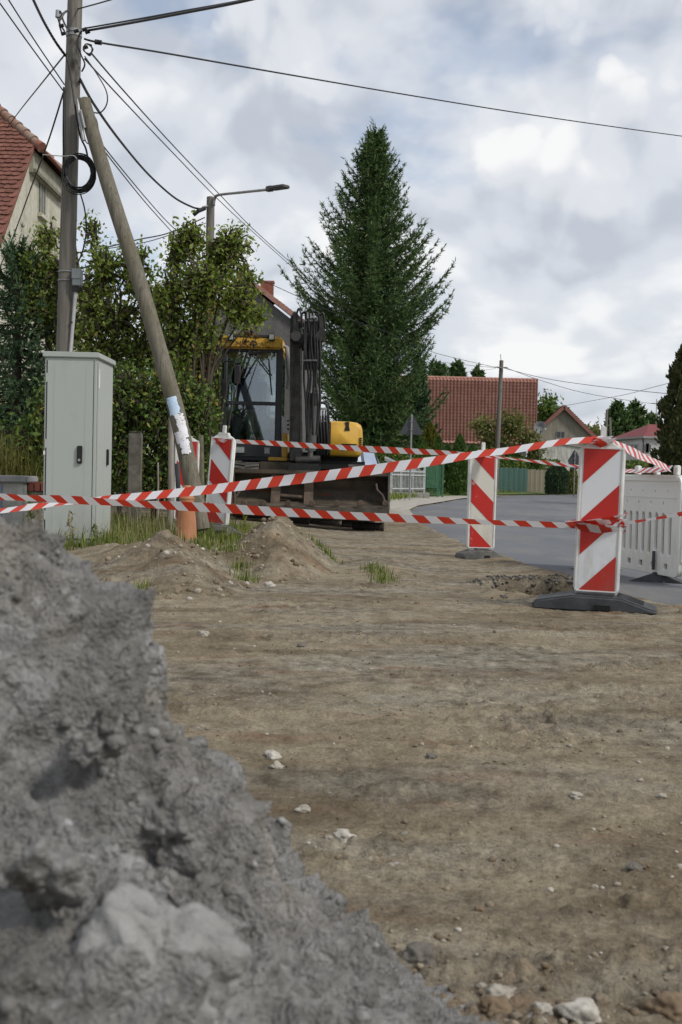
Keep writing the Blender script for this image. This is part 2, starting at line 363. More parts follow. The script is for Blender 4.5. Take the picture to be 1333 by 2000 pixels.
# ------------------------------------------------------------------ asphalt road
def road():
    ys = np.concatenate([np.linspace(7.9, 30, 120), np.linspace(30.4, 112, 120)]); V = []; F = []
    ncol = 9
    for i, y in enumerate(ys):
        xl = float(road_left(y)); dy = 0.3; tx = float(road_left(y+dy)-road_left(y-dy)); L = math.hypot(tx, 2*dy); nx, ny = 2*dy/L, -tx/L
        jag = 0.05*float(fbm(np.array([y*3.0]), np.array([2.0]), o=3)[0])+0.10*float(pn(np.array([y*0.9]), np.array([4.4]))[0])
        for j in range(ncol):
            w = 6.6*j/(ncol-1); ww = w+(jag if j == 0 else 0)
            x_, y_ = xl+nx*ww, y+ny*ww
            V.append((x_, y_, 0.012+0.03*math.sin(math.pi*j/(ncol-1))-(0.05 if i == 0 else 0)))
    for i in range(len(ys)-1):
        for j in range(ncol-1): a = i*ncol+j; F.append((a, a+1, a+ncol+1, a+ncol))
    t = NT('asphalt'); p = t.pos()
    a = t.noise(t.pos((0.35, 0.10, 1)), 1.6, 5, 0.6); b = t.noise(p, 60, 4, 0.7); d = t.noise(t.pos((1.6, 0.5, 1)), 0.9, 5, 0.62)
    col = t.ramp(a, [(0.3, (0.098, 0.105, 0.118)), (0.7, (0.150, 0.157, 0.170))])
    col = t.mix(t.ramp(d, [(0.48, (0, 0, 0)), (0.72, (0.65, 0.65, 0.65))]), col, (0.215, 0.20, 0.172))
    col = t.mix(1.0, col, t.ramp(b, [(0.3, (0.72, 0.72, 0.72)), (0.7, (1.25, 1.25, 1.25))]), 'MULTIPLY')
    t.col(col); t.set(Roughness=0.88); t.bump(b, 0.35, 0.006)
    o = np_mesh('road', np.array(V), np.array(F), t.m, smooth=True); tag(o, 'grey asphalt road bending to the right', kind='structure')
    # dusty strip at the cut edge and the paler lay-by beyond the machine
    V = []; F = []; ys = np.linspace(23, 56, 90)
    for y in ys:
        xl = float(road_left(y)); wl = 2.3*float(sstep(23, 30, y))*float(1-0.55*sstep(40, 56, y))+0.25
        for j in range(5):
            V.append((xl+0.12-wl*j/4*(1+0.1*float(pn(np.array([y*0.7]), np.array([j*1.0]))[0])), y+0.15*j, 0.008 if j < 4 else -0.02))
    for i in range(len(ys)-1):
        for j in range(4): a = i*5+j; F.append((a, a+5, a+6, a+1))
    g = nm('pale_gravel', (0.40, 0.375, 0.33), (0.27, 0.25, 0.21), 3, 0.95, bump=0.5, bscale=60)
    tag(np_mesh('gravel_shoulder', np.array(V)+np.array([0, 0, 0.05]), np.array(F), g, smooth=True), 'pale gravel shoulder on the inside of the bend', kind='structure')
    # grass verge beyond the road
    V = []; F = []; ys = np.linspace(30, 112, 110)
    for y in ys:
        xl = float(road_left(y)); i0 = 2.25*float(1-0.55*sstep(40, 56, y)) if y < 60 else 0.9
        for j in range(5): V.append((xl-i0*0.95-6.0*j/4*(1 if y > 45 else 0.6), y+1.4*j/4*2, 0.075+(0.09 if j else -0.03)))
    for i in range(len(ys)-1):
        for j in range(4): a = i*5+j; F.append((a, a+5, a+6, a+1))
    g2 = nm('mown_grass', (0.115, 0.150, 0.040), (0.070, 0.095, 0.028), 2.2, 0.95, bump=0.8, bscale=40, dist=0.03)
    tag(np_mesh('grass_verge', np.array(V), np.array(F), g2, smooth=True), 'mown grass verge along the far side of the bend', kind='structure')
road()
# ------------------------------------------------------------------ stones
def stone_mesh(seed, n=1, sq=0.62, rough=0.28):
    bm = bmesh.new(); bmesh.ops.create_icosphere(bm, subdivisions=n, radius=1.0); r = np.random.default_rng(seed)
    co = np.array([v.co[:] for v in bm.verts]); o = r.random(3)*50
    d = 1+rough*1.6*fbm(co[:, 0]*1.1+o[0], co[:, 1]*1.1+o[1], co[:, 2]*1.1+o[2], o=3)
    co = co*d[:, None]*np.array([1, 0.8+0.3*r.random(), sq])
    for v, c in zip(bm.verts, co): v.co = c
    F = np.array([[v.index for v in f.verts] for f in bm.faces]); bm.free(); return co, F
def scatter(name, protos, pts, sizes, mat, parent=None, loc=(0, 0, 0), tilt=0.5):
    VV = []; FF = []; b = 0
    for k, (p, s) in enumerate(zip(pts, sizes)):
        V, F = protos[k % len(protos)]
        e = Euler((random.uniform(-tilt, tilt), random.uniform(-tilt, tilt), random.uniform(0, 6.28))).to_matrix()
        VV.append((V*s) @ np.array(e).T+np.array(p)); FF.append(F+b); b += len(V)
    return np_mesh(name, np.concatenate(VV), np.concatenate(FF), mat, parent, loc)
def stonemat(name, stops, scale=22):
    t = NT(name); g = t.n('ShaderNodeNewGeometry'); c = t.ramp(g.outputs['Random Per Island'], stops)
    c = t.mix(1.0, c, t.ramp(t.noise(t.pos(), scale, 6, 0.65), [(0.3, (0.6, 0.58, 0.55)), (0.7, (1.25, 1.25, 1.25))]), 'MULTIPLY')
    t.col(c); t.set(Roughness=0.95); t.bump(t.noise(t.pos(), scale*4, 5, 0.65), 0.6, 0.006); return t.m
M_PEB = stonemat('pebbles', [(0, (0.140, 0.107, 0.071)), (0.5, (0.225, 0.178, 0.120)), (0.78, (0.293, 0.246, 0.183)), (0.93, (0.372, 0.340, 0.283)), (1, (0.540, 0.510, 0.462))], 60)
M_STONE = stonemat('field_stone', [(0, (0.20, 0.17, 0.13)), (0.5, (0.33, 0.30, 0.25)), (1, (0.42, 0.40, 0.36))])
def gravel():
    pr = [stone_mesh(i, 1, 0.6) for i in range(7)]
    n = 6500; y = 1.6+(rng.random(n)**1.9)*10.5; x = (rng.random(n)-0.5)*0.86*(y+0.5)
    dens = fbm(x*0.8+3, y*1.7, o=3); keep = (dens*1.6+rng.normal(0, 0.22, n) > 0.10) & (x < road_left(y)-0.05) & ~((x < -0.1) & (y < 1.9)); x, y = x[keep], y[keep]
    z = H(x, y); s = 0.0028+0.0085*rng.random(len(x))**4+0.0009*y*rng.random(len(x))**2
    big = rng.random(len(x)) > 0.993; s = np.where(big, s*2.0, s)
    scatter('gravel', pr, np.stack([x, y, z+s*0.2], -1), s, M_PEB); tag(bpy.data.objects['gravel'], 'small stones and crumbs of soil strewn over the scraped ground', 'gravel', kind='stuff')
gravel()
def stones():
    # (photo x, photo y, half width in photo px, description)
    L = [(533, 1478, 15, 'rounded tan stone behind a paler flat one', 0), (541, 1500, 14, 'pale flat stone in front of the rounded tan stone', 1), (593, 1583, 15, 'pale stone beside a brown clod left of the middle', 1),
         (672, 1634, 20, 'half buried grey stone with a small white one beside it', 0), (643, 1640, 8, 'small white stone touching the half buried grey stone', 1), (842, 1484, 11, 'dark grey angular stone in the middle of the soil', 2),
         (1126, 1562, 13, 'pale oval stone on the right of the bare soil', 1), (1293, 1561, 9, 'small pale stone near the right edge of the bare soil', 1), (1240, 1700, 16, 'dark flat clod lying alone on the right', 2),
         (937, 1783, 9, 'small orange brown stone on reddish soil', 3), (1163, 1733, 6, 'tiny white upright stone on the right', 1), (968, 1972, 30, 'rusty brown stone at the bottom edge', 3), (972, 1940, 32, 'pale flat stone behind the rusty brown stone', 1),
         (820, 1870, 34, 'grey angular stone on the foot of the grey rubble heap', 2), (645, 1778, 26, 'dark mossy stone on the flank of the grey rubble heap', 2), (1312, 1965, 48, 'large dark brown clod in the bottom right corner', 3),
         (1130, 1985, 40, 'broad brown clod at the bottom edge right of the rusty stone', 0), (1060, 1978, 22, 'grey stone between the rusty stone and the broad brown clod', 0), (941, 1925, 9, 'small brown stone above the rusty brown stone', 0),
         (590, 1262, 9, 'small dark clod in front of the left soil heap', 2), (400, 1235, 12, 'pale stone in front of the left soil heap', 1), (985, 1167, 7, 'small grey stone by the dug hole', 2), (525, 1145, 12, 'brown clod at the foot of the pointed soil heap', 0)]
    ms = [M_STONE, stonemat('pale_stone', [(0, (0.27, 0.245, 0.20)), (1, (0.35, 0.325, 0.28))]), stonemat('dark_stone', [(0, (0.10, 0.09, 0.075)), (1, (0.16, 0.15, 0.13))]), stonemat('rusty_stone', [(0, (0.15, 0.11, 0.072)), (1, (0.185, 0.137, 0.09))])]
    for i, (x, y, w, lab, mi) in enumerate(L):
        g = GP(x, y); s = w/FPX*g.y; V, F = stone_mesh(50+i, 4, 0.62, 0.46); V = V*(1+0.10*fbm(V[:, 0]*5+i, V[:, 1]*5, V[:, 2]*5, o=3))[:, None]
        z = h1(g.x, g.y); o = np_mesh('stone', V*s, F, ms[mi], smooth=False); o.location = (g.x, g.y, z+s*0.12); o.rotation_euler = (0.1, 0.1, i*1.3)
        tag(o, lab, 'stone', 'loose stones and clods on the soil')
stones()
def asphalt_bits():
    n = 700; a = rng.random(n)*6.283; k = 0.55+0.55*rng.random(n); x = 1.66+0.46*k*np.cos(a); y = 9.5+0.75*k*np.abs(np.sin(a))**0.7; s = 0.004+0.018*rng.random(n)**3
    o = scatter('asphalt_rubble', [stone_mesh(80+i, 1, 0.7, 0.4) for i in range(5)], np.stack([x, y, H(x, y)+s*0.3], -1), s, stonemat('broken_asphalt', [(0, (0.055, 0.053, 0.050)), (0.6, (0.10, 0.095, 0.088)), (1, (0.20, 0.19, 0.17))], 40))
    tag(o, 'crumbs of broken asphalt along the rim of the dug hole', 'rubble', kind='stuff')
asphalt_bits()
def fore_rubble():
    n = 90; t = rng.random(n); x = 0.12+0.75*rng.random(n)**1.6; y = 1.72+0.36*rng.random(n)**1.8; s = 0.003+0.016*rng.random(n)**5
    o = scatter('loose_rubble', [stone_mesh(140+i, 2, 0.6, 0.7) for i in range(6)], np.stack([x, y, H(x, y)+s*0.3], -1), s, stonemat('mixed_rubble', [(0, (0.12, 0.095, 0.068)), (0.6, (0.20, 0.165, 0.12)), (0.9, (0.25, 0.22, 0.18)), (1, (0.36, 0.35, 0.32))], 40)); tag(o, 'loose stony rubble spilling from the grey heap along the bottom edge', 'rubble', kind='stuff')
fore_rubble()
def heap_clods():
    n = 800; i = rng.integers(0, 4, n); C = np.array([(-1.5, 9.5, .62, 1.2), (-1.1, 8.6, .42, .8), (-0.6, 10.9, .5, 1.2), (-0.7, 10.0, .55, .9)])[i]; a = rng.random(n)*6.283; k = rng.random(n)**0.5
    x = C[:, 0]+C[:, 2]*k*np.cos(a); y = C[:, 1]+C[:, 3]*k*np.sin(a); s = 0.004+0.030*rng.random(n)**6
    o = scatter('soil_clods', [stone_mesh(120+i, 1, 0.8, 0.35) for i in range(6)], np.stack([x, y, H(x, y)+s*0.2], -1), s, M_PEB); tag(o, 'crumbs and clods lying on the two loose soil heaps', 'clods', kind='stuff')
heap_clods()
# ------------------------------------------------------------------ rubble heap in front
def rubble(x, y, z):
    "crumbly relief: soft lumps, crumbs and a few pits"
    d = 0.040*fbm(x*7+2, y*7, z*7, o=2)+0.024*fbm(x*16+5, y*16, z*16, o=2, billow=True)
    pit = np.minimum(0, fbm(x*9+9, y*9, z*9, o=2)+0.15); d = d+0.05*pit
    return d+0.024*fbm(x*30, y*30, z*30, o=2)+0.0105*fbm(x*75, y*75, z*75, o=2, gain=0.6)
def heap():
    c = np.array([-0.74, 1.42]); hgt, rad = 1.15, 1.10
    nt_, nr_ = 880, 310
    th = np.concatenate([np.linspace(R(-150), R(70), 770, endpoint=False), np.linspace(R(70), R(210), 110, endpoint=False)]); rr = np.linspace(0.0, 1.0, nr_)**0.9
    T, Q = np.meshgrid(th, rr, indexing='ij'); q = Q*rad*1.06
    X = c[0]+q*np.cos(T); Y = c[1]+q*np.sin(T); Z = hgt*(np.sign(1-q/rad)*np.abs(1-q/rad)**1.2)-0.06*np.exp(-(q/0.2)**2)
    sl = math.atan2(hgt, rad); nx, ny, nz = np.sin(sl)*np.cos(T), np.sin(sl)*np.sin(T), np.cos(sl)+0*T
    wx = X+0.05*fbm(X*5, Y*5, Z*5, o=2); wy = Y+0.05*fbm(X*5+9, Y*5, Z*5, o=2); wz = Z
    D = 0.10*fbm(wx*2.4, wy*2.4, wz*2.4, o=2)+rubble(wx, wy, wz)
    # shoulders and hollows of this heap
    for (bx, by, bd, br_, am) in ((250, 1290, 1.44, 0.13, 0.105), (430, 1590, 1.46, 0.11, 0.025), (60, 1120, 1.40, 0.12, 0.015), (170, 1220, 1.36, 0.06, 0.035), (340, 1480, 1.46, 0.07, -0.015), (560, 1745, 1.5, 0.09, -0.035), (130, 1150, 1.38, 0.05, -0.04), (270, 1900, 1.05, 0.13, 0.05), (120, 1500, 1.12, 0.10, -0.05), (330, 1700, 1.22, 0.10, -0.04), (650, 1840, 1.52, 0.07, 0.03)):
        g = P(bx, by, bd); D = D+am*np.exp(-((X-g.x)**2+(Y-g.y)**2+(Z-g.z)**2)/br_**2)
    D = D*sstep(1.06, 0.9, q/rad)
    X, Y, Z = X+nx*D, Y+ny*D, Z+nz*D
    idx = np.arange(nt_*nr_).reshape(nt_, nr_); nxt = np.roll(idx, -1, 0)
    F = np.stack([idx[:, :-1], idx[:, 1:], nxt[:, 1:], nxt[:, :-1]], -1).reshape(-1, 4)
    V = np.stack([X, Y, Z], -1).reshape(-1, 3)
    t = NT('grey_rubble'); p = t.pos(); a = t.noise(p, 5, 6, 0.6, 0.5); b = t.noise(p, 34, 6, 0.7); cc = t.noise(p, 140, 4, 0.7)
    col = t.ramp(a, [(0.32, (0.150, 0.144, 0.134)), (0.5, (0.228, 0.223, 0.214)), (0.66, (0.300, 0.299, 0.296))])
    col = t.mix(t.ramp(t.noise(p, 2.6, 4, 0.6), [(0.55, (0, 0, 0)), (0.68, (0.5, 0.5, 0.5))]), col, (0.19, 0.16, 0.115))
    col = t.mix(1.0, col, t.ramp(b, [(0.3, (0.58, 0.58, 0.58)), (0.5, (1, 1, 1)), (0.72, (1.4, 1.4, 1.42))]), 'MULTIPLY')
    vo = t.n('ShaderNodeTexVoronoi'); t.l(p, vo.inputs['Vector']); vo.inputs['Scale'].default_value = 30
    fl = t.math('MULTIPLY', t.ramp(vo.outputs['Distance'], [(0.12, (1, 1, 1)), (0.28, (0, 0, 0))]), t.ramp(t.noise(p, 9, 3, 0.6), [(0.5, (0, 0, 0)), (0.6, (1, 1, 1))]))
    col = t.mix(t.math('MULTIPLY', fl, 0.6), col, (0.42, 0.42, 0.42))
    t.col(col); t.set(Roughness=0.97); t.b.inputs['Specular IOR Level'].default_value = 0.1; vg = t.n('ShaderNodeTexVoronoi'); t.l(p, vg.inputs['Vector']); vg.inputs['Scale'].default_value = 85; vh = t.n('ShaderNodeTexVoronoi'); t.l(p, vh.inputs['Vector']); vh.inputs['Scale'].default_value = 190
    t.bump(t.math('SUBTRACT', t.math('ADD', b, t.math('MULTIPLY', cc, 0.5)), t.math('ADD', t.math('MULTIPLY', vg.outputs['Distance'], 0.40), t.math('MULTIPLY', vh.outputs['Distance'], 0.35))), 1.0, 0.013)
    root = thing('rubble_heap', (c[0], c[1], 0), 'heap of grey crumbly rubble close to the camera, out of focus', 'heap')
    np_mesh('rubble_body', V, F, t.m, root, smooth=True)
    # bigger clods that stand out of the flank: (photo x, photo y, distance, radius)
    L = [(440, 1620, 1.50, 0.045, 1.0), (300, 1900, 1.07, 0.080, .75), (195, 1430, 1.23, 0.04, .8), (330, 1630, 1.27, 0.04, .8), (90, 1700, 1.03, 0.035, .8), (350, 1780, 1.20, 0.026, .8), (640, 1850, 1.55, 0.03, .8)]
    for i, (x, y, d, r, sq) in enumerate(L):
        V, F = stone_mesh(300+i, 5, sq, 0.34); nrm = V/np.linalg.norm(V, axis=1)[:, None]; e = np.array(Euler((i*0.7, i*0.4, i*2.1)).to_matrix()); pt = np.array(P(x, y, d)); Wp = (V*r) @ e.T+pt
        Wp = Wp+(nrm @ e.T)*(0.75*rubble(Wp[:, 0], Wp[:, 1], Wp[:, 2]))[:, None]
        np_mesh('clod', Wp, F, t.m if i != 1 else M_PALE_CLOD(), root, smooth=True)
    # crumbs lying on it
    n = 6000; k = rng.integers(0, nt_*nr_, n); VV = np.stack([X, Y, Z], -1).reshape(-1, 3)[k]
    sz = 0.002+0.008*rng.random(n)**5
    o = scatter('crumbs', [stone_mesh(i, 1, 0.8) for i in range(6)], VV, sz, stonemat('grey_crumbs', [(0, (0.12, 0.115, 0.107)), (0.7, (0.21, 0.206, 0.198)), (1, (0.34, 0.34, 0.34))], 60), root); o['kind'] = 'stuff'
def M_PALE_CLOD(): return nm('pale_concrete_lump', (0.28, 0.277, 0.27), (0.19, 0.186, 0.178), 12, 0.95, bump=0.9, bscale=60, dist=0.01)
heap()
# ------------------------------------------------------------------ road beacons
M_WPL = nm('white_plastic', (0.74, 0.745, 0.73), (0.60, 0.60, 0.57), 6, 0.45, bump=0.05, bscale=90)
def film(name, base, dirt, amount=0.55, rough=0.4):
    t = NT(name); v = t.co('Object'); a = t.noise(t.co('Object', (1, 1, 0.35)), 6, 7, 0.7); f = t.noise(v, 70, 3, 0.7); sp = t.n('ShaderNodeSeparateXYZ'); t.l(v, sp.inputs[0])
    low = t.n('ShaderNodeMapRange'); t.l(sp.outputs[2], low.inputs[0]); low.inputs[1].default_value = 0.65; low.inputs[2].default_value = 0.1; low.inputs[3].default_value = 0.0; low.inputs[4].default_value = 0.22
    k = t.ramp(t.math('ADD', a, low.outputs[0]), [(0.56, (0, 0, 0)), (0.82, (amount, amount, amount))]); c = t.mix(k, base, dirt); c = t.mix(t.ramp(f, [(0.70, (0, 0, 0)), (0.74, (0.6, 0.6, 0.6))]), c, dirt); t.col(c); t.set(Roughness=rough); return t.m
M_WFILM = film('white_film', (0.66, 0.68, 0.70), (0.36, 0.33, 0.27), 0.7)
M_CFILM = film('aged_cream_film', (0.58, 0.56, 0.49), (0.36, 0.32, 0.24), 0.6, 0.5)
M_RED = film('red_film', (0.44, 0.026, 0.020), (0.27, 0.10, 0.07), 0.5)
def red_worn():
    t = NT('scuffed_red_film'); v = t.co('Object'); c = t.mix(t.ramp(t.noise(v, 7, 6, 0.7), [(0.60, (0, 0, 0)), (0.70, (0.8, 0.8, 0.8))]), (0.45, 0.026, 0.020), (0.62, 0.42, 0.38)); t.col(c); t.set(Roughness=0.45); return t.m
M_REDW = red_worn()
M_RUB = nm('recycled_rubber', (0.062, 0.066, 0.072), (0.035, 0.037, 0.040), 10, 0.75, bump=0.5, bscale=120, spec=0.4)
M_RUBD = nm('dusty_rubber', (0.15, 0.145, 0.135), (0.07, 0.07, 0.068), 8, 0.85, bump=0.5, bscale=100)
def stripes(mirror, w=0.25, hgt=1.0):
    "red 45 degree bands clipped to the panel, bottom-left origin"
    out = []
    def clip(poly, f):
        r = []
        for i in range(len(poly)):
            a, b = poly[i], poly[(i+1) % len(poly)]; fa, fb = f(a), f(b)
            if fa >= 0: r.append(a)
            if fa*fb < 0: k = fa/(fa-fb); r.append((a[0]+(b[0]-a[0])*k, a[1]+(b[1]-a[1])*k))
        return r
    for k in (0, 2, 4):
        poly = [(0, 0), (w, 0), (w, hgt), (0, hgt)]
        u = (lambda p: (hgt-p[1]+(p[0] if not mirror else w-p[0]))/w)
        poly = clip(clip(poly, lambda p: u(p)-k), lambda p: k+1-u(p))
        if len(poly) > 2: out.append([(x-w/2, y) for x, y in poly])
    return out
def beacon(loc, label, yaw, lean, mirror, foot_yaw, foot, film, red, stub=True, foot_scale=1.0, fz=None):
    root = thing('road_beacon', loc, label, 'road beacon', 'red and white road beacons')
    root.rotation_euler = (0, 0, 0)
    Mx = Matrix.Rotation(lean, 4, 'Y') @ Matrix.Rotation(yaw, 4, 'Z')
    z0 = 0.10
    def put(poly, y0, y1): return MB().prism([Mx @ Vector((x, y0, z+z0)) for x, z in poly], (Mx.to_3x3() @ Vector((0, y1-y0, 0))))
    out = [(-0.135, 0.0), (0.135, 0.0), (0.158, 0.05), (0.160, 1.0), (0.142, 1.035), (0.055, 1.085), (-0.055, 1.085), (-0.142, 1.035), (-0.160, 1.0), (-0.158, 0.05)]
    fr = put(out, -0.028, 0.028).build('frame', M_WPL, root, smooth=True, bevel=0.011, seg=3, local=True)
    rim = MB()
    def q(x, y, z): return Mx @ Vector((x, y, z+z0))
    for (xa, za, xb, zb) in ((-0.142, 0.03, -0.142, 1.04), (0.142, 0.03, 0.142, 1.04), (-0.142, 1.032, 0.142, 1.032), (-0.142, 0.032, 0.142, 0.032)):
        rim.bar(q(xa, -0.030, za), q(xb, -0.030, zb), 0.016, 0.014, up=Mx.to_3x3() @ Vector((0, 1, 0)))
    rim.build('rim', M_WPL, fr, bevel=0.004, local=True)
    put([(-0.127, 0.035), (0.127, 0.035), (0.127, 1.03), (-0.127, 1.03)], -0.031, -0.0285).build('reflective_panel', film, root, local=True)
    for poly in stripes(mirror):
        put([(x, y+0.032) for x, y in poly], -0.0345, -0.0315).build('red_stripe', red, root, local=True)
    col = put([(-0.075, 1.075), (0.075, 1.075), (0.06, 1.10), (-0.06, 1.10)], -0.024, 0.024).build('collar', M_WPL, root, bevel=0.004, local=True)
    if stub: put([(-0.02, 1.09), (0.02, 1.09), (0.019, 1.185), (-0.019, 1.185)], -0.02, 0.02).build('lamp_socket', M_WPL, root, bevel=0.005, local=True)
    MB().bar(Mx @ Vector((0, 0, -0.02+z0)), Mx @ Vector((0, 0, 0.02+z0)), 0.06, 0.045).build('spigot', M_WPL, root, local=True)
    # rubber foot
    Mf = Matrix.Rotation(foot_yaw, 4, 'Z') @ Matrix.Diagonal((foot_scale, foot_scale, fz or foot_scale, 1))
    prof = [(-0.42, 0.0), (0.42, 0.0), (0.425, 0.028), (0.36, 0.045), (0.18, 0.105), (-0.16, 0.112), (-0.34, 0.078), (-0.42, 0.062)]
    ft = MB().prism([Mf @ Vector((x, -0.19, z)) for x, z in prof], Mf.to_3x3() @ Vector((0, 0.38, 0))).build('foot', foot, root, smooth=True, bevel=0.016, seg=3, local=True)
    MB().box((-0.13, -0.12, 0.105), (0.13, 0.12, 0.125), Mf).build('socket_plate', foot, ft, bevel=0.006, local=True)
    MB().box((-0.40, -0.150, 0.066), (-0.22, 0.150, 0.105), Mf @ Matrix.Translation((0.0, 0, -0.004)) @ Matrix.Rotation(-0.12, 4, 'Y')).build('end_plate', foot, ft, bevel=0.006, local=True)
    MB().box((0.0, -0.196, 0.018), (0.11, -0.188, 0.052), Mf).build('hand_hole', nm('hole_dark', (0.012, 0.012, 0.012)), ft, local=True)
    for k in range(3): MB().bar(Mf @ Vector((0.15, -0.1+0.1*k, 0.112)), Mf @ Vector((0.33, -0.1+0.1*k, 0.058)), 0.02*foot_scale, 0.014*foot_scale).build('ridge', foot, ft, bevel=0.003, local=True)
    return root
def gz(x, y, dz=0): return (x, y, h1(x, y)+dz)
pb = P(1163, 1185, 7.9); near_b = beacon((pb.x, pb.y, h1(pb.x, pb.y)-0.005), 'tall white framed beacon with upward slanting red stripes, nearest, by the barrier', R(-14), R(0.9), False, R(-16), M_RUB, M_WFILM, M_RED)
pm = P(937, 1098, 12.36); mid_b = beacon((pm.x, pm.y, h1(pm.x, pm.y)-0.015), 'dirty cream beacon with scuffed red stripes at the edge of the asphalt', R(6), R(0.3), True, R(20), M_RUBD, M_CFILM, M_REDW, foot_scale=0.60, fz=1.0)
pl = P(421, 1060, 13.2); left_b = beacon((pl.x, pl.y, 0.03+h1(pl.x, pl.y)), 'leaning red and white beacon on the grass left of the digger', R(-24), R(3.8), True, R(14), M_RUBD, M_WFILM, M_RED, foot_scale=0.72, fz=1.15)
pk = P(362, 1052, 14.5); back_b = beacon((pk.x, pk.y, h1(pk.x, pk.y)), 'beacon without lamp socket half hidden behind the leaning brace pole', R(8), R(0.2), True, R(0), M_RUBD, M_WFILM, M_RED, stub=False, foot_scale=0.7)
# ------------------------------------------------------------------ barrier tape
def tape_mat():
    t = NT('barrier_tape'); uv = t.n('ShaderNodeUVMap'); sp = t.n('ShaderNodeSeparateXYZ'); t.l(uv.outputs[0], sp.inputs[0])
    f = t.math('FRACT', t.math('ADD', sp.outputs[0], t.math('MULTIPLY', sp.outputs[1], 0.30)), 0)
    k = t.math('GREATER_THAN', f, 0.5)
    c = t.mix(k, (0.74, 0.745, 0.77), (0.60, 0.052, 0.026)); t.col(c); t.set(Roughness=0.35)
    tr = t.n('ShaderNodeBsdfTranslucent'); t.l(c, tr.inputs[0]); mx = t.n('ShaderNodeMixShader'); mx.inputs[0].default_value = 0.3
    t.l(t.b.outputs[0], mx.inputs[1]); t.l(tr.outputs[0], mx.inputs[2]); t.l(mx.outputs[0], t.out.inputs[0]); return t.m
M_TAPE = tape_mat()
def spline(pts, n):
    "smooth path through tuples of numbers"
    A = np.array(pts, float); m = len(A); T = np.linspace(0, m-1, n); out = []
    for t in T:
        i = min(int(t), m-2); f = t-i; p0 = A[max(i-1, 0)]; p1 = A[i]; p2 = A[i+1]; p3 = A[min(i+2, m-1)]
        out.append(0.5*((2*p1)+(-p0+p2)*f+(2*p0-5*p1+4*p2-p3)*f*f+(-p0+3*p1-3*p2+p3)*f**3))
    return np.array(out)
TW = 0.078
def ribbon(name, pts, mat, parent=None, label=None, n=None, phase=0.0, sgn=1, flutter=0.012, period=0.178):
    "pts: (x, y, z, width seen from the front); the strip is rolled about its length to show that width"
    n = n or 14*len(pts); S = spline(pts, n); V = []; UV = []; L = 0
    for i in range(n):
        p = Vector(S[i, :3]); a = Vector(S[max(i-1, 0), :3]); b = Vector(S[min(i+1, n-1), :3]); t = (b-a).normalized()
        if i: L += (p-Vector(S[i-1, :3])).length
        w = max(0.02, min(1, S[i, 3]/TW)); roll = math.acos(w)*sgn+0.34*float(pn(np.array([L*1.7+phase*9]), np.array([3.3]))[0])
        up = Vector((0, 0, 1)); up = (up-t*up.dot(t)).normalized(); s = t.cross(up)
        d = up*math.cos(roll)+s*math.sin(roll); bow = s*flutter*float(pn(np.array([L*2.6+phase*5]), np.array([7.7]))[0])
        for k in range(3):
            e = (k-1)/2; V.append(p+d*TW*e+bow+s*(0.006*(1-abs(e)*2)*math.sin(L*9+phase))); UV.append((L/period+phase, k/2))
    F = [(i*3+k, i*3+k+1, i*3+k+4, i*3+k+3) for i in range(n-1) for k in range(2)]
    base = root_loc(parent) if parent is not None else V[0].copy()
    me = bpy.data.meshes.new(name); me.from_pydata([tuple(v-base) for v in V], [], F); ul = me.uv_layers.new(name='UVMap')
    for li, lo in enumerate(me.loops): ul.data[li].uv = UV[lo.vertex_index]
    o = link_mesh(name, me, mat, parent, None if parent is not None else base, True)
    if label: tag(o, label, 'barrier tape', 'red and white barrier tapes')
    return o
def pxp(L): return [(*P(x, y, d), w/FPX*d) for x, y, d, w in L]
tA = ribbon('barrier_tape', pxp([(1180, 858, 7.84, 14), (1100, 863, 7.9, 11), (1000, 879, 8.0, 13), (940, 886, 8.05, 14), (850, 900, 8.15, 17), (700, 921, 8.3, 21), (560, 938, 8.45, 20), (400, 957, 8.6, 18), (280, 969, 8.7, 16), (205, 976, 8.8, 15), (130, 983, 8.9, 9), (60, 990, 8.9, 12), (0, 998, 8.95, 8), (-320, 1034, 9.2, 12)]), M_TAPE, None, 'upper tape rising from the left edge to the top of the nearest beacon', n=220)
tB = ribbon('barrier_tape', pxp([(-320, 948, 9.2, 14), (0, 970, 8.8, 13), (120, 975, 8.7, 15), (250, 983, 8.6, 15), (400, 991, 8.45, 17), (600, 1003, 8.2, 18), (760, 1011, 8.05, 17), (900, 1018, 7.95, 12), (1030, 1023, 7.88, 9), (1124, 1027, 7.83, 13)]), M_TAPE, None, 'lower tape from the left edge to the waist of the nearest beacon', n=200, phase=0.3)
tB2 = ribbon('barrier_tape', pxp([(1208, 1024, 7.83, 12), (1260, 1016, 7.9, 9), (1333, 1003, 8.0, 10), (1460, 980, 8.1, 13)]), M_TAPE, None, 'tape leaving the waist of the nearest beacon towards the right edge', n=60, phase=0.6)
tC = ribbon('barrier_tape', pxp([(437, 861, 13.2, 6), (520, 865, 13.1, 9), (600, 870, 12.95, 10), (700, 876, 12.8, 11), (800, 881, 12.6, 11), (900, 886, 12.4, 8), (936, 888, 12.32, 7)]), M_TAPE, None, 'thin far tape from the leaning beacon across the digger to the cream beacon', n=120, phase=0.1)
tC2 = ribbon('barrier_tape', pxp([(940, 889, 12.32, 6), (1000, 896, 12.0, 6), (1060, 903, 11.75, 6), (1130, 911, 11.4, 5), (1215, 921, 10.9, 6)]), M_TAPE, None, 'thin far tape between the cream beacon and the white barrier', n=80, phase=0.7)
tD = ribbon('barrier_tape', pxp([(1184, 859, 7.86, 20), (1215, 873, 8.2, 19), (1260, 894, 8.9, 18), (1309, 915, 9.62, 15)]), M_TAPE, None, 'tape sloping from the top of the nearest beacon down to the white barrier', n=60, phase=0.2, sgn=-1)
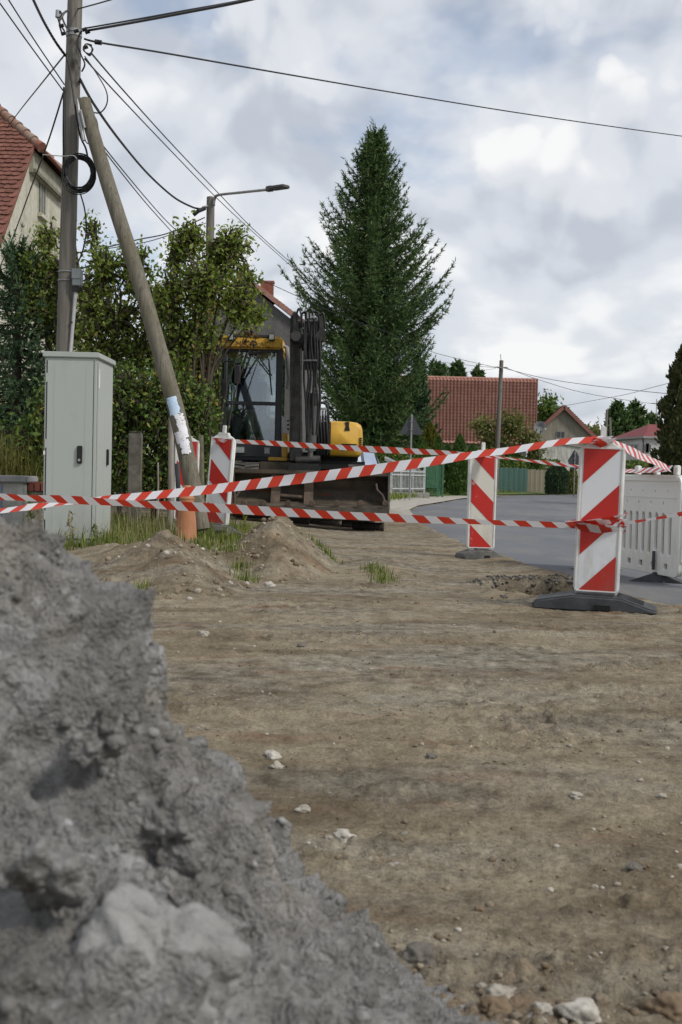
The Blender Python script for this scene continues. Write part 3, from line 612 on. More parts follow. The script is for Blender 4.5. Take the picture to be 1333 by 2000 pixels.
tE = ribbon('barrier_tape', pxp([(1308, 915, 9.55, 12), (1275, 918, 9.95, 10), (1250, 919, 10.3, 11), (1215, 920, 10.8, 10)]), M_TAPE, None, 'tape lying along the top edge of the white barrier', n=50, phase=0.9)
def wrap(parent, c, rx, ry, z, n, label_root, yaw=0.0, slope=0.0, w=0.05, phase=0.0):
    pts = []
    for i in range(n+1):
        a = 2*math.pi*i/n+yaw; pts.append((c[0]+rx*math.cos(a), c[1]+ry*math.sin(a), z+slope*math.cos(a), w))
    return ribbon('knot', pts, M_TAPE, parent, n=n*4, phase=phase, flutter=0.004)
for k in range(4): wrap(tB, (P(1166, 1025, 7.9).x, 7.9), 0.178+0.003*k, 0.062+0.004*k, P(1166, 1025, 7.9).z+(-0.030+0.022*k), 14, tB, 0.3, 0.02*(k-1.4), 0.045-0.008*(k % 2), 0.23*k)
for c, par, d in (((1180, 858), tA, 7.86), ((940, 886), tC2, 12.36), ((436, 861), tC, 13.2)):
    q = P(*c, d); wrap(par, (q.x, q.y), 0.036, 0.034, q.z, 10, par, 0, 0.008, 0.03); wrap(par, (q.x, q.y), 0.06, 0.045, q.z-0.025, 10, par, 0, 0.015, 0.035, 0.4)
# ------------------------------------------------------------------ white plastic site barrier
def curve_plate(name, splines, depth, bevel, mat, M, parent, local_parent_loc):
    cu = bpy.data.curves.new('tmp', 'CURVE'); cu.dimensions = '2D'; cu.fill_mode = 'BOTH'; cu.extrude = depth; cu.bevel_depth = bevel; cu.bevel_resolution = 2
    for sp in splines:
        s = cu.splines.new('POLY'); s.points.add(len(sp)-1); s.use_cyclic_u = True
        for p, (x, y) in zip(s.points, sp): p.co = (x, y, 0, 1)
    o = bpy.data.objects.new('tmp', cu); COL.objects.link(o); dg = bpy.context.evaluated_depsgraph_get()
    me = bpy.data.meshes.new_from_object(o.evaluated_get(dg)); bpy.data.objects.remove(o); bpy.data.curves.remove(cu)
    me.name = name; me.transform(Matrix.Translation(-Vector(local_parent_loc)) @ M); me.materials.clear(); me.update()
    return link_mesh(name, me, mat, parent, None, False)
def pill(cx, y0, y1, r, n=6):
    pts = []
    for k in range(n+1): a = math.pi*k/n; pts.append((cx+r*math.cos(a), y1-r+r*math.sin(a)))
    for k in range(n+1): a = math.pi+math.pi*k/n; pts.append((cx+r*math.cos(a), y0+r+r*math.sin(a)))
    return pts
def rrect(x0, y0, x1, y1, r, n=4):
    pts = []
    for cx, cy, a0 in ((x1-r, y1-r, 0), (x0+r, y1-r, 90), (x0+r, y0+r, 180), (x1-r, y0+r, 270)):
        for k in range(n+1): a = R(a0+90*k/n); pts.append((cx+r*math.cos(a), cy+r*math.sin(a)))
    return pts
M_BAR = film('grubby_white_plastic', (0.72, 0.72, 0.69), (0.44, 0.41, 0.34), 0.45, 0.5)
M_BARW = nm('brown_weathered_plastic', (0.22, 0.10, 0.05), (0.15, 0.07, 0.035), 5, 0.6)
def barrier(A, B, z0, label, feet):
    "panel from A (far end) to B (near end), both (x, y)"
    A, B = Vector((*A, 0)), Vector((*B, 0)); L = (B-A).length; t = (B-A).normalized(); Hh = 0.86
    root = thing('site_barrier', (A+B)/2+Vector((0, 0, z0-0.12)), label, 'barrier', 'white plastic site barriers')
    nrm = Vector((t.y, -t.x, 0))
    if nrm.y > 0: nrm = -nrm
    M = Matrix(((t.x, 0, nrm.x, A.x), (t.y, 0, nrm.y, A.y), (0, 1, 0, z0), (0, 0, 0, 1)))
    loc = root.location
    ns = 15; holes = []
    for k in range(ns):
        x = 0.10+(L-0.2)*(k+0.5)/ns; top = 0.545; bot = 0.165 if k % 7 != 5 else 0.20
        holes.append(pill(x, bot, top, 0.033))
    for k in range(8): x = 0.1+(L-0.2)*(k+0.5)/8; holes.append(rrect(x-0.038, 0.045, x+0.038, 0.105, 0.014))
    for k in range(8): x = 0.1+(L-0.2)*(k+0.5)/8; holes.append(pill(x, 0.705, 0.745, 0.012, 3)); holes.append(pill(x-0.07, 0.60, 0.645, 0.014, 3))
    out = rrect(0, 0, L, Hh, 0.07); curve_plate('front_panel', [out]+holes, 0.008, 0.006, M_BAR, M @ Matrix.Translation((0, 0, 0.018)), root, loc)
    curve_plate('back_panel', [rrect(0.004, 0.004, L-0.004, Hh-0.004, 0.07)], 0.010, 0.004, M_BAR, M @ Matrix.Translation((0, 0, -0.014)), root, loc)
    def lb(x0, y0, x1, y1, d0, d1): return MB().box((x0, y0, d0), (x1, y1, d1), M)
    lb(0.03, Hh-0.055, L-0.03, Hh+0.012, -0.03, 0.040).build('top_rail', M_BAR, root, bevel=0.012, smooth=True)
    lb(0.05, 0.668, L-0.05, 0.680, 0.03, 0.036).build('rib', M_BAR, root, bevel=0.002)
    for k in range(6):
        x = 0.12+(L-0.24)*k/5; lb(x-0.032, Hh+0.008, x+0.032, Hh+0.095, -0.022, 0.022).build('top_peg', M_BAR, root, bevel=0.008, smooth=True)
    lb(L-0.03, 0.12, L+0.02, Hh-0.10, -0.02, 0.02).build('hinge_post', M_BAR, root, bevel=0.01)
    for x in feet:
        prof = [(-0.42, 0), (0.42, 0), (0.42, 0.022), (0.26, 0.05), (0.07, 0.125), (-0.07, 0.125), (-0.26, 0.05), (-0.42, 0.022)]
        Mf = M @ Matrix.Translation((x, -z0+h1(*(A+t*x).xy), 0)) @ Matrix.Rotation(R(50), 4, 'Y')
        f = MB().prism([Mf @ Vector((a, b-0.005, -0.09)) for a, b in prof], Mf.to_3x3() @ Vector((0, 0, 0.18))).build('foot', M_RUB, root, bevel=0.01, smooth=True)
        for j in range(-5, 6):
            if abs(j) < 1: continue
            xx = j*0.062; hh = 0.12-max(0, abs(xx)-0.07)*0.45
            if hh > 0.05: MB().bar(Mf @ Vector((xx, 0.0, 0.092)), Mf @ Vector((xx, max(0.03, hh-0.05), 0.092)), 0.018, 0.01).build('rib', M_RUB, f)
        MB().bar(Mf @ Vector((0, 0.11, 0.0)), Mf @ Vector((0, 0.14, 0.0)), 0.10, 0.09).build('socket', M_RUB, f, bevel=0.01)
        MB().tube([M @ Vector((x+0.0, 0.035, 0.055)), M @ Vector((x, 0.20, 0.055))], 0.014, 8).build('latch_pin', M_RUB, f)
    return root
barrier((2.46, 11.50), (2.90, 9.55), 0.095, 'white plastic barrier with slots running away beside the nearest beacon', (0.40, 1.62))
barrier((2.98, 9.42), (4.6, 8.3), 0.09, 'end of a second white barrier cut off by the right edge', (0.5,))
# ------------------------------------------------------------------ grey cabinet
M_CAB = film('grey_painted_steel', (0.39, 0.42, 0.395), (0.27, 0.265, 0.225), 0.35, 0.5)
M_CABD = nm('black_handle', (0.022, 0.024, 0.026), (0.015, 0.015, 0.015), 8, 0.4)
def cabinet():
    p0 = P(83, 1056, 11.5); p1 = P(183, 1062, 11.5); x0, x1 = p0.x, p1.x; y0, y1 = 11.5, 12.32; zb = 0.05; zt = P(83, 697, 11.5).z
    root = thing('switch_cabinet', ((x0+x1)/2, (y0+y1)/2, zb), 'tall light grey steel cabinet standing in front of the wooden pole', 'cabinet')
    MB().box((x0, y0, zb), (x1, y1, zt)).build('body', M_CAB, root, bevel=0.006)
    MB().prism([(x0-0.022, y0-0.022, zt), (x1+0.028, y0-0.022, zt), (x1+0.028, y1+0.02, zt), (x0-0.022, y1+0.02, zt)], (0, 0, 0.058)).build('lid', M_CAB, root, bevel=0.008)
    MB().box((x0-0.008, y0-0.008, zb-0.25), (x1+0.008, y1+0.008, zb+0.10)).build('plinth', nm('plinth_grey', (0.33, 0.345, 0.32)), root, bevel=0.004)
    w = x1-x0
    d = MB().box((x0+0.03, y0-0.014, zb+0.13), (x1-0.028, y0-0.001, zt-0.035)).build('front_door', M_CAB, root, bevel=0.003)
    for fx in (0.19, 0.80): MB().box((x0+w*fx, y0-0.0155, zb+0.15), (x0+w*fx+0.006, y0-0.0135, zt-0.06)).build('fold', M_CAB, d)
    for fx in (0.035, 0.945): MB().box((x0+w*fx, y0-0.004, zb+0.12), (x0+w*fx+0.008, y0+0.001, zt-0.03)).build('door_gap', nm('gap_dark', (0.05, 0.055, 0.055)), d)
    hx = P(157, 888, 11.5); h = MB().box((hx.x-0.026, y0-0.040, hx.z-0.090), (hx.x+0.026, y0-0.014, hx.z+0.090)).build('handle', M_CABD, d, bevel=0.006)
    MB().lathe([(0.014, 0), (0.014, 0.006)], (hx.x, y0-0.046, hx.z-0.055), 'Y', 12).build('lock', nm('lock_steel', (0.45, 0.46, 0.47), rough=0.35, metal=0.8), d)
    for zz in (0.32, 1.05, 1.72): MB().cyl((x0+0.022, y0-0.012, zb+zz), (x0+0.022, y0-0.012, zb+zz+0.09), 0.009, 8).build('hinge', M_CAB, root)
    s = MB().box((x1+0.001, y0+0.05, zb+0.13), (x1+0.014, y1-0.06, zt-0.035)).build('side_door', M_CAB, root, bevel=0.003)
    for fy in (0.45,): MB().box((x1+0.0135, y0+0.82*fy, zb+0.15), (x1+0.0155, y0+0.82*fy+0.006, zt-0.06)).build('fold', M_CAB, s)
    sp = P(199, 893, 12.05); MB().box((x1+0.014, 11.98, sp.z-0.085), (x1+0.034, 12.04, sp.z+0.085)).build('handle', M_CABD, s, bevel=0.005)
    MB().box((x1+0.0145, y0+0.065, zt-0.30), (x1+0.017, y0+0.10, zt-0.10)).build('sticker', nm('sticker_white', (0.75, 0.76, 0.76)), s)
    MB().box((x0+0.0, y0-0.0165, zb+0.98), (x0+0.02, y0-0.0145, zb+1.02)).build('rivet', nm('sticker_white', (0.75, 0.76, 0.76)), d)
cabinet()
# ------------------------------------------------------------------ wooden poles
def wood(name, c1, c2, moss=None):
    t = NT(name); v = t.co('Object', (1, 1, 0.05)); a = t.noise(v, 26, 7, 0.65, 0.6); b = t.noise(t.co('Object', (1, 1, 0.015)), 60, 5, 0.7); g = t.noise(t.co('Object'), 1.3, 5, 0.6)
    c = t.ramp(a, [(0.30, c2), (0.70, c1)]); c = t.mix(t.ramp(b, [(0.58, (0, 0, 0)), (0.66, (0.8, 0.8, 0.8))]), c, tuple(x*0.35 for x in c2))
    c = t.mix(t.ramp(g, [(0.42, (0.0, 0.0, 0.0)), (0.72, (0.55, 0.55, 0.55))]), c, moss or (0.14, 0.12, 0.085))
    kn = t.n('ShaderNodeTexVoronoi'); t.l(t.co('Object', (3.2, 3.2, 1.1)), kn.inputs['Vector']); kn.inputs['Scale'].default_value = 1.3
    c = t.mix(t.ramp(kn.outputs['Distance'], [(0.06, (0.8, 0.8, 0.8)), (0.16, (0, 0, 0))]), c, (0.05, 0.04, 0.03))
    t.col(c); t.set(Roughness=0.9); t.bump(t.math('ADD', a, b), 0.7, 0.012); return t.m
M_POLE = wood('weathered_pole', (0.245, 0.230, 0.210), (0.115, 0.106, 0.094)); M_BRACE = wood('mossy_pole', (0.225, 0.205, 0.165), (0.100, 0.090, 0.068), (0.110, 0.102, 0.055))
def pole_path(a, b, za, zb, n=16, wob=0.0):
    t = (b-a)/(b.z-a.z); out = []
    for i in range(n+1):
        z = za+(zb-za)*i/n; p = a+t*(z-a.z); p.x += wob*math.sin(i*0.9); out.append(p)
    return out
DP = 13.6
main = pole_path(P(127, 690, DP), P(147, 0, DP), -0.2, 8.2)
root_pole = thing('utility_pole', (main[0].x, main[0].y, 0.1), 'upright grey wooden utility pole behind the cabinet with a coil of cable', 'utility pole')
MB().tube(main, [0.112-0.032*i/16 for i in range(17)], 24).build('mast', M_POLE, root_pole, smooth=True)
def at_pole(y, off=(0, 0, 0)):
    z = P(140, y, DP).z; a, b = P(127, 690, DP), P(147, 0, DP); t = (b-a)/(b.z-a.z); return a+t*(z-a.z)+Vector(off)
M_STEEL = nm('dull_steel', (0.34, 0.34, 0.34), (0.22, 0.22, 0.22), 12, 0.45, 0.7); M_BLK = nm('black_cable', (0.016, 0.017, 0.018), (0.010, 0.010, 0.010), 10, 0.5)
def ring(c, r, h): return MB().lathe([(r, -h/2), (r+0.006, -h/2), (r+0.006, h/2), (r, h/2)], c, 'Z', 24)
for y, h in ((62, 0.035), (70, 0.03), (532, 0.012), (549, 0.012)): ring(at_pole(y), 0.088 if y < 100 else 0.104, h).build('steel_band', M_STEEL, root_pole, smooth=True)
jb = P(152, 543, 13.5); b = MB().box((jb.x-0.055, jb.y-0.06, jb.z-0.10), (jb.x+0.055, jb.y+0.05, jb.z+0.10)).build('junction_box', nm('box_grey', (0.22, 0.24, 0.25), (0.17, 0.19, 0.20), 6, 0.5), root_pole, bevel=0.01)
MB().box((jb.x-0.058, jb.y-0.068, jb.z-0.02), (jb.x+0.058, jb.y-0.055, jb.z+0.104)).build('lid', nm('box_grey', (0.22, 0.24, 0.25)), b, bevel=0.006)
MB().tube([P(149, 562, 13.5), P(146, 600, 13.5), P(138, 692, 13.5), P(137, 760, 13.5)], 0.020, 10).build('conduit', nm('pale_conduit', (0.55, 0.55, 0.55), rough=0.4), root_pole, smooth=True)
MB().cyl(P(147, 570, 13.49), P(149, 560, 13.49), 0.034, 10).build('gland', M_CABD, root_pole)
ring(P(141.5, 630, 13.5), 0.017, 0.02).build('pipe_clip', M_CABD, root_pole)
def ptube(L, r, name, parent, mat=M_BLK, n=6, k=6):
    S = spline([tuple(P(*q)) for q in L], max(2, (len(L)-1)*k+1)); return MB().tube([Vector(s) for s in S], r, n).build(name, mat, parent, smooth=True)
# loops, pigtails and fittings near the top
ptube([(131, 55, 13.5), (124, 40, 13.5), (118, 22, 13.5), (115, 40, 13.5), (126, 60, 13.5)], 0.012, 'pigtail', root_pole)
ptube([(125, 25, 13.5), (118, 34, 13.5), (117, 50, 13.5), (122, 66, 13.5)], 0.011, 'pigtail', root_pole)
MB().cyl(P(113, 20, 13.5), P(113, 34, 13.5), 0.022, 10, 0.028).build('insulator', nm('grey_glaze', (0.30, 0.32, 0.33), rough=0.3), root_pole, smooth=True)
ptube([(112, 34, 13.5), (118, 38, 13.5), (126, 25, 13.5), (134, 20, 13.5)], 0.013, 'bracket', root_pole, M_STEEL)
for c in ((166, 57), (172, 62), (150, 60), (121, 50), (125, 65), (168, 92)): MB().cyl(P(c[0]-5, c[1]+2, 13.45), P(c[0]+4, c[1]-1, 13.45), 0.022, 8).build('clamp', M_CABD, root_pole)
ptube([(160, 60, 13.45), (152, 80, 13.45), (158, 105, 13.45), (166, 125, 13.45), (160, 140, 13.45)], 0.010, 'pigtail', root_pole)
for k in range(3): ptube([(170+2*k, 85+k, 13.43), (182-k, 95, 13.43), (176, 105+2*k, 13.43), (163+k, 98, 13.43), (168, 86, 13.43), (180, 88+k, 13.43)], 0.007, 'loop', root_pole)
ptube([(166, 110, 13.43), (190, 145, 13.43), (208, 178, 13.43), (209, 203, 13.43), (196, 220, 13.43), (176, 218, 13.43)], 0.008, 'drip_loop', root_pole, k=8)
ptube([(176, 218, 13.43), (188, 232, 13.43), (192, 255, 13.43), (184, 275, 13.43), (170, 279, 13.43), (160, 250, 13.43)], 0.007, 'drip_loop', root_pole, k=8)
ptube([(131, 110, 13.46), (139, 150, 13.45), (146, 200, 13.42), (152, 240, 13.40), (158, 268, 13.4), (168, 290, 13.4), (172, 310, 13.4)], 0.012, 'riser_cable', root_pole, k=6)
ptube([(125, 170, 13.5), (124, 260, 13.5), (125, 340, 13.5)], 0.010, 'riser_cable', root_pole)
ptube([(158, 380, 13.46), (166, 410, 13.46), (169, 450, 13.46), (162, 490, 13.46), (152, 515, 13.46), (150, 530, 13.46)], 0.009, 'riser_cable', root_pole, k=6)
ptube([(112, 570, 13.6), (108, 620, 13.6), (112, 660, 13.6)], 0.006, 'riser_cable', root_pole)
cc = P(156, 339, 13.42)
for k in range(11):
    rr_ = 0.158+0.0055*k+random.uniform(-0.004, 0.004); ox, oz = random.uniform(-0.008, 0.008), random.uniform(-0.012, 0.012)
    pts = [cc+Vector((ox+rr_*0.92*math.cos(a), random.uniform(-0.015, 0.015)-0.02, oz+rr_*1.06*math.sin(a))) for a in np.linspace(0, 2*math.pi, 30)]
    pts[-1] = pts[0]; MB().tube(pts, 0.0085, 6).build('coil_turn', M_BLK, root_pole, smooth=True)
pts = [cc+Vector((-0.01+0.2*math.cos(a), -0.02, -0.05+0.2*math.sin(a))) for a in np.linspace(2.6, 6.6, 26)]; MB().tube(pts, 0.006, 6).build('coil_turn', M_BLK, root_pole, smooth=True)
ptube([(84, 302, 13.6), (110, 304, 13.55), (126, 305, 13.45), (144, 304, 13.38), (151, 311, 13.38)], 0.006, 'tie_wire', root_pole, nm('pale_wire', (0.55, 0.55, 0.55)))
# brace
bt, bb = P(163, 196, 13.4), P(392, 1003, 12.75)
root_brace = thing('brace_pole', (bb.x, bb.y, h1(bb.x, bb.y)), 'leaning mossy wooden brace pole with torn posters near its foot', 'brace pole')
BRX = [(163, 196), (193, 300), (224, 400), (257, 500), (288, 600), (316, 700), (343, 793), (365, 890), (385, 990), (394, 1035)]
def brace_pt(y):
    x = np.interp(y, [q[1] for q in BRX], [q[0] for q in BRX]); k = (y-1003)/(196-1003); return P(float(x), y, bb.y+(bt.y-bb.y)*k), 0.100-0.018*k
bp = [Vector(q) for q in spline([tuple(brace_pt(y)[0]) for y in np.linspace(1035, 196, 12)], 30)]
br = [0.100-0.018*i/29 for i in range(30)]; MB().tube(bp, br, 22).build('mast', M_BRACE, root_brace, smooth=True)
MB().cyl(P(158, 215, 13.28), P(166, 250, 13.28), 0.018, 8).build('bolt_strap', M_STEEL, root_brace); MB().tube([P(152, 195, 13.35), P(158, 240, 13.3), P(164, 275, 13.3)], 0.022, 8).build('bolt_strap', M_STEEL, root_brace)
def poster(y0, y1, a0, a1, mat, name, seed, off=0.004):
    "paper pasted round the brace between two photo heights"
    r = np.random.default_rng(seed); ax = (brace_pt(y0-20)[0]-brace_pt(y1+20)[0]).normalized(); side = ax.cross(Vector((0, -1, 0))).normalized(); fr = side.cross(ax).normalized()
    if fr.y > 0: fr = -fr
    side = -ax.cross(fr) if (ax.cross(fr)).x < 0 else ax.cross(fr)
    def q(y): return brace_pt(y)
    n, m = 8, 8; V = []; F = []
    for i in range(n+1):
        for j in range(m+1):
            y = y0+(y1-y0)*i/n; a = a0+(a1-a0)*j/m
            if i in (0, n): y += r.normal()*1.6*(1 if i == n else 0.2)
            if j in (0, m): a += r.normal()*0.06
            c, rad = q(y); V.append(c+(fr*math.cos(a)+side*math.sin(a))*(rad+off+0.002*r.random()))
    for i in range(n):
        for j in range(m): F.append((i*(m+1)+j, i*(m+1)+j+1, (i+1)*(m+1)+j+1, (i+1)*(m+1)+j))
    mb = MB(); mb.add(V, F); return mb.build(name, mat, root_brace, smooth=True)
def paper(name, base, ink, amount, scale=40):
    t = NT(name); v = t.co('Object', (1, 1, 2.2)); k = t.ramp(t.noise(v, scale, 3, 0.7), [(amount, (0, 0, 0)), (amount+0.03, (1, 1, 1))]); b2 = t.ramp(t.noise(t.co('Object'), 9, 3, 0.5), [(0.40, (0, 0, 0)), (0.52, (1, 1, 1))])
    t.col(t.mix(t.math('MULTIPLY', k, b2), base, ink)); t.set(Roughness=0.7); return t.m
poster(778, 812, -0.75, 0.55, paper('blue_poster', (0.52, 0.66, 0.82), (0.20, 0.40, 0.66), 0.54, 34), 'poster', 1)
poster(818, 860, -0.15, 0.95, paper('white_bill', (0.72, 0.72, 0.76), (0.10, 0.10, 0.13), 0.60, 70), 'poster', 2)
poster(812, 832, -0.2, 0.8, paper('white_bill_b', (0.70, 0.70, 0.72), (0.12, 0.12, 0.13), 0.56), 'poster', 3, 0.006)
poster(845, 868, -0.7, 0.3, paper('white_bill_c', (0.68, 0.68, 0.72), (0.10, 0.10, 0.13), 0.6), 'poster', 4, 0.007)
poster(862, 889, -0.25, 0.75, paper('white_bill_d', (0.72, 0.72, 0.77), (0.08, 0.08, 0.10), 0.57, 70), 'poster', 5, 0.009)
# lamp pole and far poles
def far_pole(top, bot, d, r0, r1, name, label, cat='utility pole'):
    a, b_ = P(*bot, d), P(*top, d); z0 = h1(a.x, d) if d < 58 else 0; a.z = min(a.z, z0+0.05)
    o = thing(name, (a.x, a.y, a.z), label, cat); MB().tube([a, a+(b_-a)*0.5, b_], [r0, (r0+r1)/2, r1], 12).build('mast', M_POLE, o, smooth=True); return o
lp = far_pole((412, 385), (402, 985), 27, 0.13, 0.095, 'street_lamp', 'street lamp on a mossy wooden pole rising behind the fruit trees', 'street lamp')
ptube([(418, 400, 26.9), (420, 388, 26.9), (427, 381, 26.8), (470, 376, 26.2), (527, 370, 25.4)], 0.032, 'lamp_arm', lp, M_STEEL, 8)
la, lb_ = P(522, 369.5, 25.4), P(560, 364, 24.9)
MB().bar(la, la+(lb_-la)*0.3, 0.12, 0.12).build('lamp_neck', nm('lamp_grey', (0.10, 0.10, 0.105)), lp, bevel=0.02)
MB().bar(la+(lb_-la)*0.25, lb_, 0.22, 0.075).build('lamp_head', nm('lamp_grey', (0.10, 0.10, 0.105)), lp, bevel=0.02)
MB().tube([P(400, 407, 26.9), P(388, 412, 26.7), P(378, 420, 26.7)], 0.05, 8).build('insulator', M_CABD, lp); MB().cyl(P(396, 405, 26.9), P(420, 400, 27), 0.03, 8).build('bracket', M_STEEL, lp)
fp = far_pole((980, 704), (968, 962), 62, 0.15, 0.11, 'utility_pole', 'slim far wooden pole in front of the red tiled roof')
MB().bar(P(968, 717, 61.8), P(992, 718, 61.8), 0.06, 0.06).build('crossarm', M_STEEL, fp); MB().cyl(P(979, 704, 62), P(978, 692, 62), 0.02, 6).build('spike', M_STEEL, fp)
fp2 = far_pole((1186, 800), (1180, 925), 118, 0.16, 0.12, 'utility_pole', 'dark far pole left of the pair of spruces at the end of the road')
fp3 = far_pole((1192, 815), (1196, 925), 117, 0.15, 0.12, 'utility_pole', 'leaning strut pole in front of the far pair of spruces')
# ------------------------------------------------------------------ overhead cables
def cable(L, r, label, mat=M_BLK, twist=False, k=8):
    S = spline([tuple(P(*q)) for q in L], (len(L)-1)*k+1)
    if twist:
        S = spline([tuple(P(*q)) for q in L], (len(L)-1)*60+1); mb = MB()
        for ph in (0, 2.09, 4.19):
            Ls = np.concatenate([[0], np.cumsum(np.linalg.norm(np.diff(S, axis=0), axis=1))]); mb.tube([Vector(s)+Vector((0, math.cos(l*22+ph), math.sin(l*22+ph)))*r*0.9 for s, l in zip(S, Ls)], r, 5)
    else: mb = MB().tube([Vector(s) for s in S], r, 6)
    o = mb.build('overhead_cable', mat, None, smooth=True, loc=Vector(S[0])); return tag(o, label, 'cable', 'overhead cables')
cable([(170, 60, 13.5), (260, 44, 12.2), (360, 25, 11.0), (480, 1, 9.8), (620, -35, 8.6)], 0.014, 'thicker of two cables leaving the pole top towards the upper right')
cable([(168, 55, 13.5), (260, 39, 12.3), (360, 21, 11.1), (480, -1, 9.9), (620, -38, 8.7)], 0.009, 'thinner cable just above the thick one from the pole top')
cable([(150, 18, 13.6), (180, 10, 12.9), (215, 0, 12.0), (270, -18, 11.0)], 0.008, 'short cable at the very top right of the utility pole')
c1 = cable([(165, 76, 13.5), (200, 84, 13.6), (330, 105, 15), (560, 145, 18), (800, 186, 22), (1050, 226, 26), (1333, 266, 31), (1600, 300, 36)], 0.012, 'long single cable crossing the open sky to the right edge')
MB().cyl(P(186, 81.5, 13.55), P(199, 83.5, 13.55), 0.03, 8).build('insulator', M_CABD, c1)
cable([(64, -4, 11.5), (85, 40, 12.5), (108, 80, 13.2), (128, 108, 13.6)], 0.011, 'twisted cable reaching the pole from the upper left corner', twist=True)
cable([(-20, -22, 11), (0, 6, 11.4), (60, 90, 12.6), (126, 180, 13.6)], 0.008, 'left of the pair of thin wires from the upper left corner')
cable([(5, -22, 11), (20, 4, 11.4), (72, 85, 12.6), (126, 165, 13.6)], 0.008, 'right of the pair of thin wires from the upper left corner')
cable([(126, 108, 13.6), (80, 165, 17.5), (40, 215, 22), (14, 250, 26.5)], 0.011, 'service wire from the pole to the red roof ridge')
cable([(124, 182, 13.6), (95, 275, 15.5), (60, 370, 18), (25, 465, 21), (-6, 535, 23.6)], 0.011, 'service wire slanting down across the old house gable')
cable([(-20, 534, 22), (20, 521, 21), (60, 514, 19)], 0.010, 'short dark wire by the lower window of the old house')
cable([(157, 155, 13.5), (185, 205, 15), (235, 275, 17.5), (290, 340, 21), (340, 385, 24), (375, 404, 26), (392, 408, 26.9)], 0.013, 'thick twisted cable sagging from the pole to the street lamp', twist=True)
far1 = [(178, 103, 13.5), (240, 175, 16), (330, 275, 21), (420, 370, 27), (500, 452, 34), (580, 523, 41), (640, 573, 46), (720, 632, 52), (820, 697, 58), (905, 712, 60), (968, 718, 61.8)]
cable(far1, 0.011, 'upper of two long wires running from the pole past the spruce to the far pole')
cable([(166, 115, 13.5), (235, 190, 16), (330, 290, 21), (425, 388, 27), (500, 458, 34), (580, 530, 41), (640, 588, 46), (720, 648, 52), (800, 704, 57), (880, 728, 60), (968, 720, 61.8)], 0.010, 'lower of two long wires running from the pole past the spruce to the far pole')
cable([(192, 272, 13.4), (230, 320, 16), (290, 392, 20), (332, 438, 23), (380, 480, 26)], 0.009, 'upper thin wire from the brace down into the fruit tree')
cable([(192, 278, 13.4), (230, 328, 16), (285, 396, 20), (328, 444, 23), (370, 490, 26)], 0.009, 'lower thin wire from the brace down into the fruit tree')
cable([(150, 494, 22), (200, 485, 23), (270, 468, 24), (330, 455, 25), (400, 425, 26.8)], 0.014, 'upper cable reaching the street lamp from the left through the trees')
cable([(200, 487, 23), (280, 474, 24), (335, 458, 25), (402, 436, 26.8)], 0.010, 'lower cable reaching the street lamp from the left through the trees')
cable([(500, 541, 40), (580, 578, 42), (680, 622, 46), (760, 650, 50), (850, 689, 57), (975, 719, 62)], 0.012, 'thin wire behind the digger arm leading past the spruce')
cable([(985, 719, 62), (1060, 738, 58), (1150, 752, 54), (1285, 767, 48), (1400, 776, 44)], 0.014, 'upper wire from the far pole to the right edge')
cable([(985, 717, 62), (1060, 744, 66), (1150, 769, 70), (1280, 789, 78), (1400, 800, 84)], 0.014, 'lower wire from the far pole to the dark conifer')
cable([(1095, 794, 85), (1150, 784, 78), (1220, 771, 70), (1285, 754, 60), (1400, 725, 50)], 0.014, 'wire rising to the right from the small gabled house')
# ------------------------------------------------------------------ posts and bits on the left verge
cp = P(264, 925, 15.2); zb_ = h1(cp.x, cp.y); root = thing('concrete_post', (cp.x, cp.y, zb_), 'mottled square concrete post standing in the hedge', 'post')
MB().box((cp.x-0.085, cp.y-0.085, zb_), (cp.x+0.085, cp.y+0.085, P(264, 845, 15.2).z)).build('shaft', nm('mottled_concrete', (0.17, 0.16, 0.135), (0.085, 0.08, 0.065), 9, 0.95, bump=0.7, bscale=50), root, bevel=0.015)
MB().box((cp.x-0.08, cp.y-0.08, P(264, 845, 15.2).z), (cp.x+0.08, cp.y+0.08, P(264, 843, 15.2).z)).build('cap', nm('mottled_concrete', (0.18, 0.17, 0.14)), root, bevel=0.01)
def stake(x, y0, y1, d, r, lab, mat):
    a, b_ = P(x[0], y1, d), P(x[1], y0, d); a.z = h1(a.x, a.y)-0.05
    o = MB().tube([a, a+(b_-a)*0.4+Vector((0.01, 0, 0)), b_], [r, r*0.95, r*0.9], 9).build('stake', mat, None, smooth=True, loc=(a.x, a.y, a.z)); return tag(o, lab, 'stake', 'thin stakes on the verge')
M_STK = nm('bleached_wood', (0.36, 0.33, 0.29), (0.20, 0.18, 0.15), 14, 0.9, stretch=(1, 1, 0.15), bump=0.4)
stake((331, 335), 815, 1040, 13.9, 0.038, 'pale mottled stake just left of the half hidden beacon', M_STK)
stake((308, 309), 903, 1000, 14.2, 0.012, 'thin rod in front of the dark hedge', M_STK)
stake((393, 392), 850, 1000, 15.2, 0.045, 'mossy stake seen between the brace pole and the leaning beacon', nm('mossy_wood', (0.16, 0.15, 0.10), (0.10, 0.095, 0.06), 12, 0.95))
stake((350, 346), 905, 1050, 13.6, 0.032, 'dark plastic pipe beside the orange pipe', nm('dark_pipe', (0.06, 0.07, 0.08)))
op = P(366, 1046, 12.45); og = h1(op.x, op.y); oroot = thing('drain_pipe', (op.x, op.y, og), 'orange plastic pipe piece standing at the foot of the brace pole', 'pipe')
M_OR = nm('orange_plastic', (0.43, 0.20, 0.105), (0.36, 0.155, 0.075), 5, 0.55)
ot = P(373, 948, 12.45).z-og
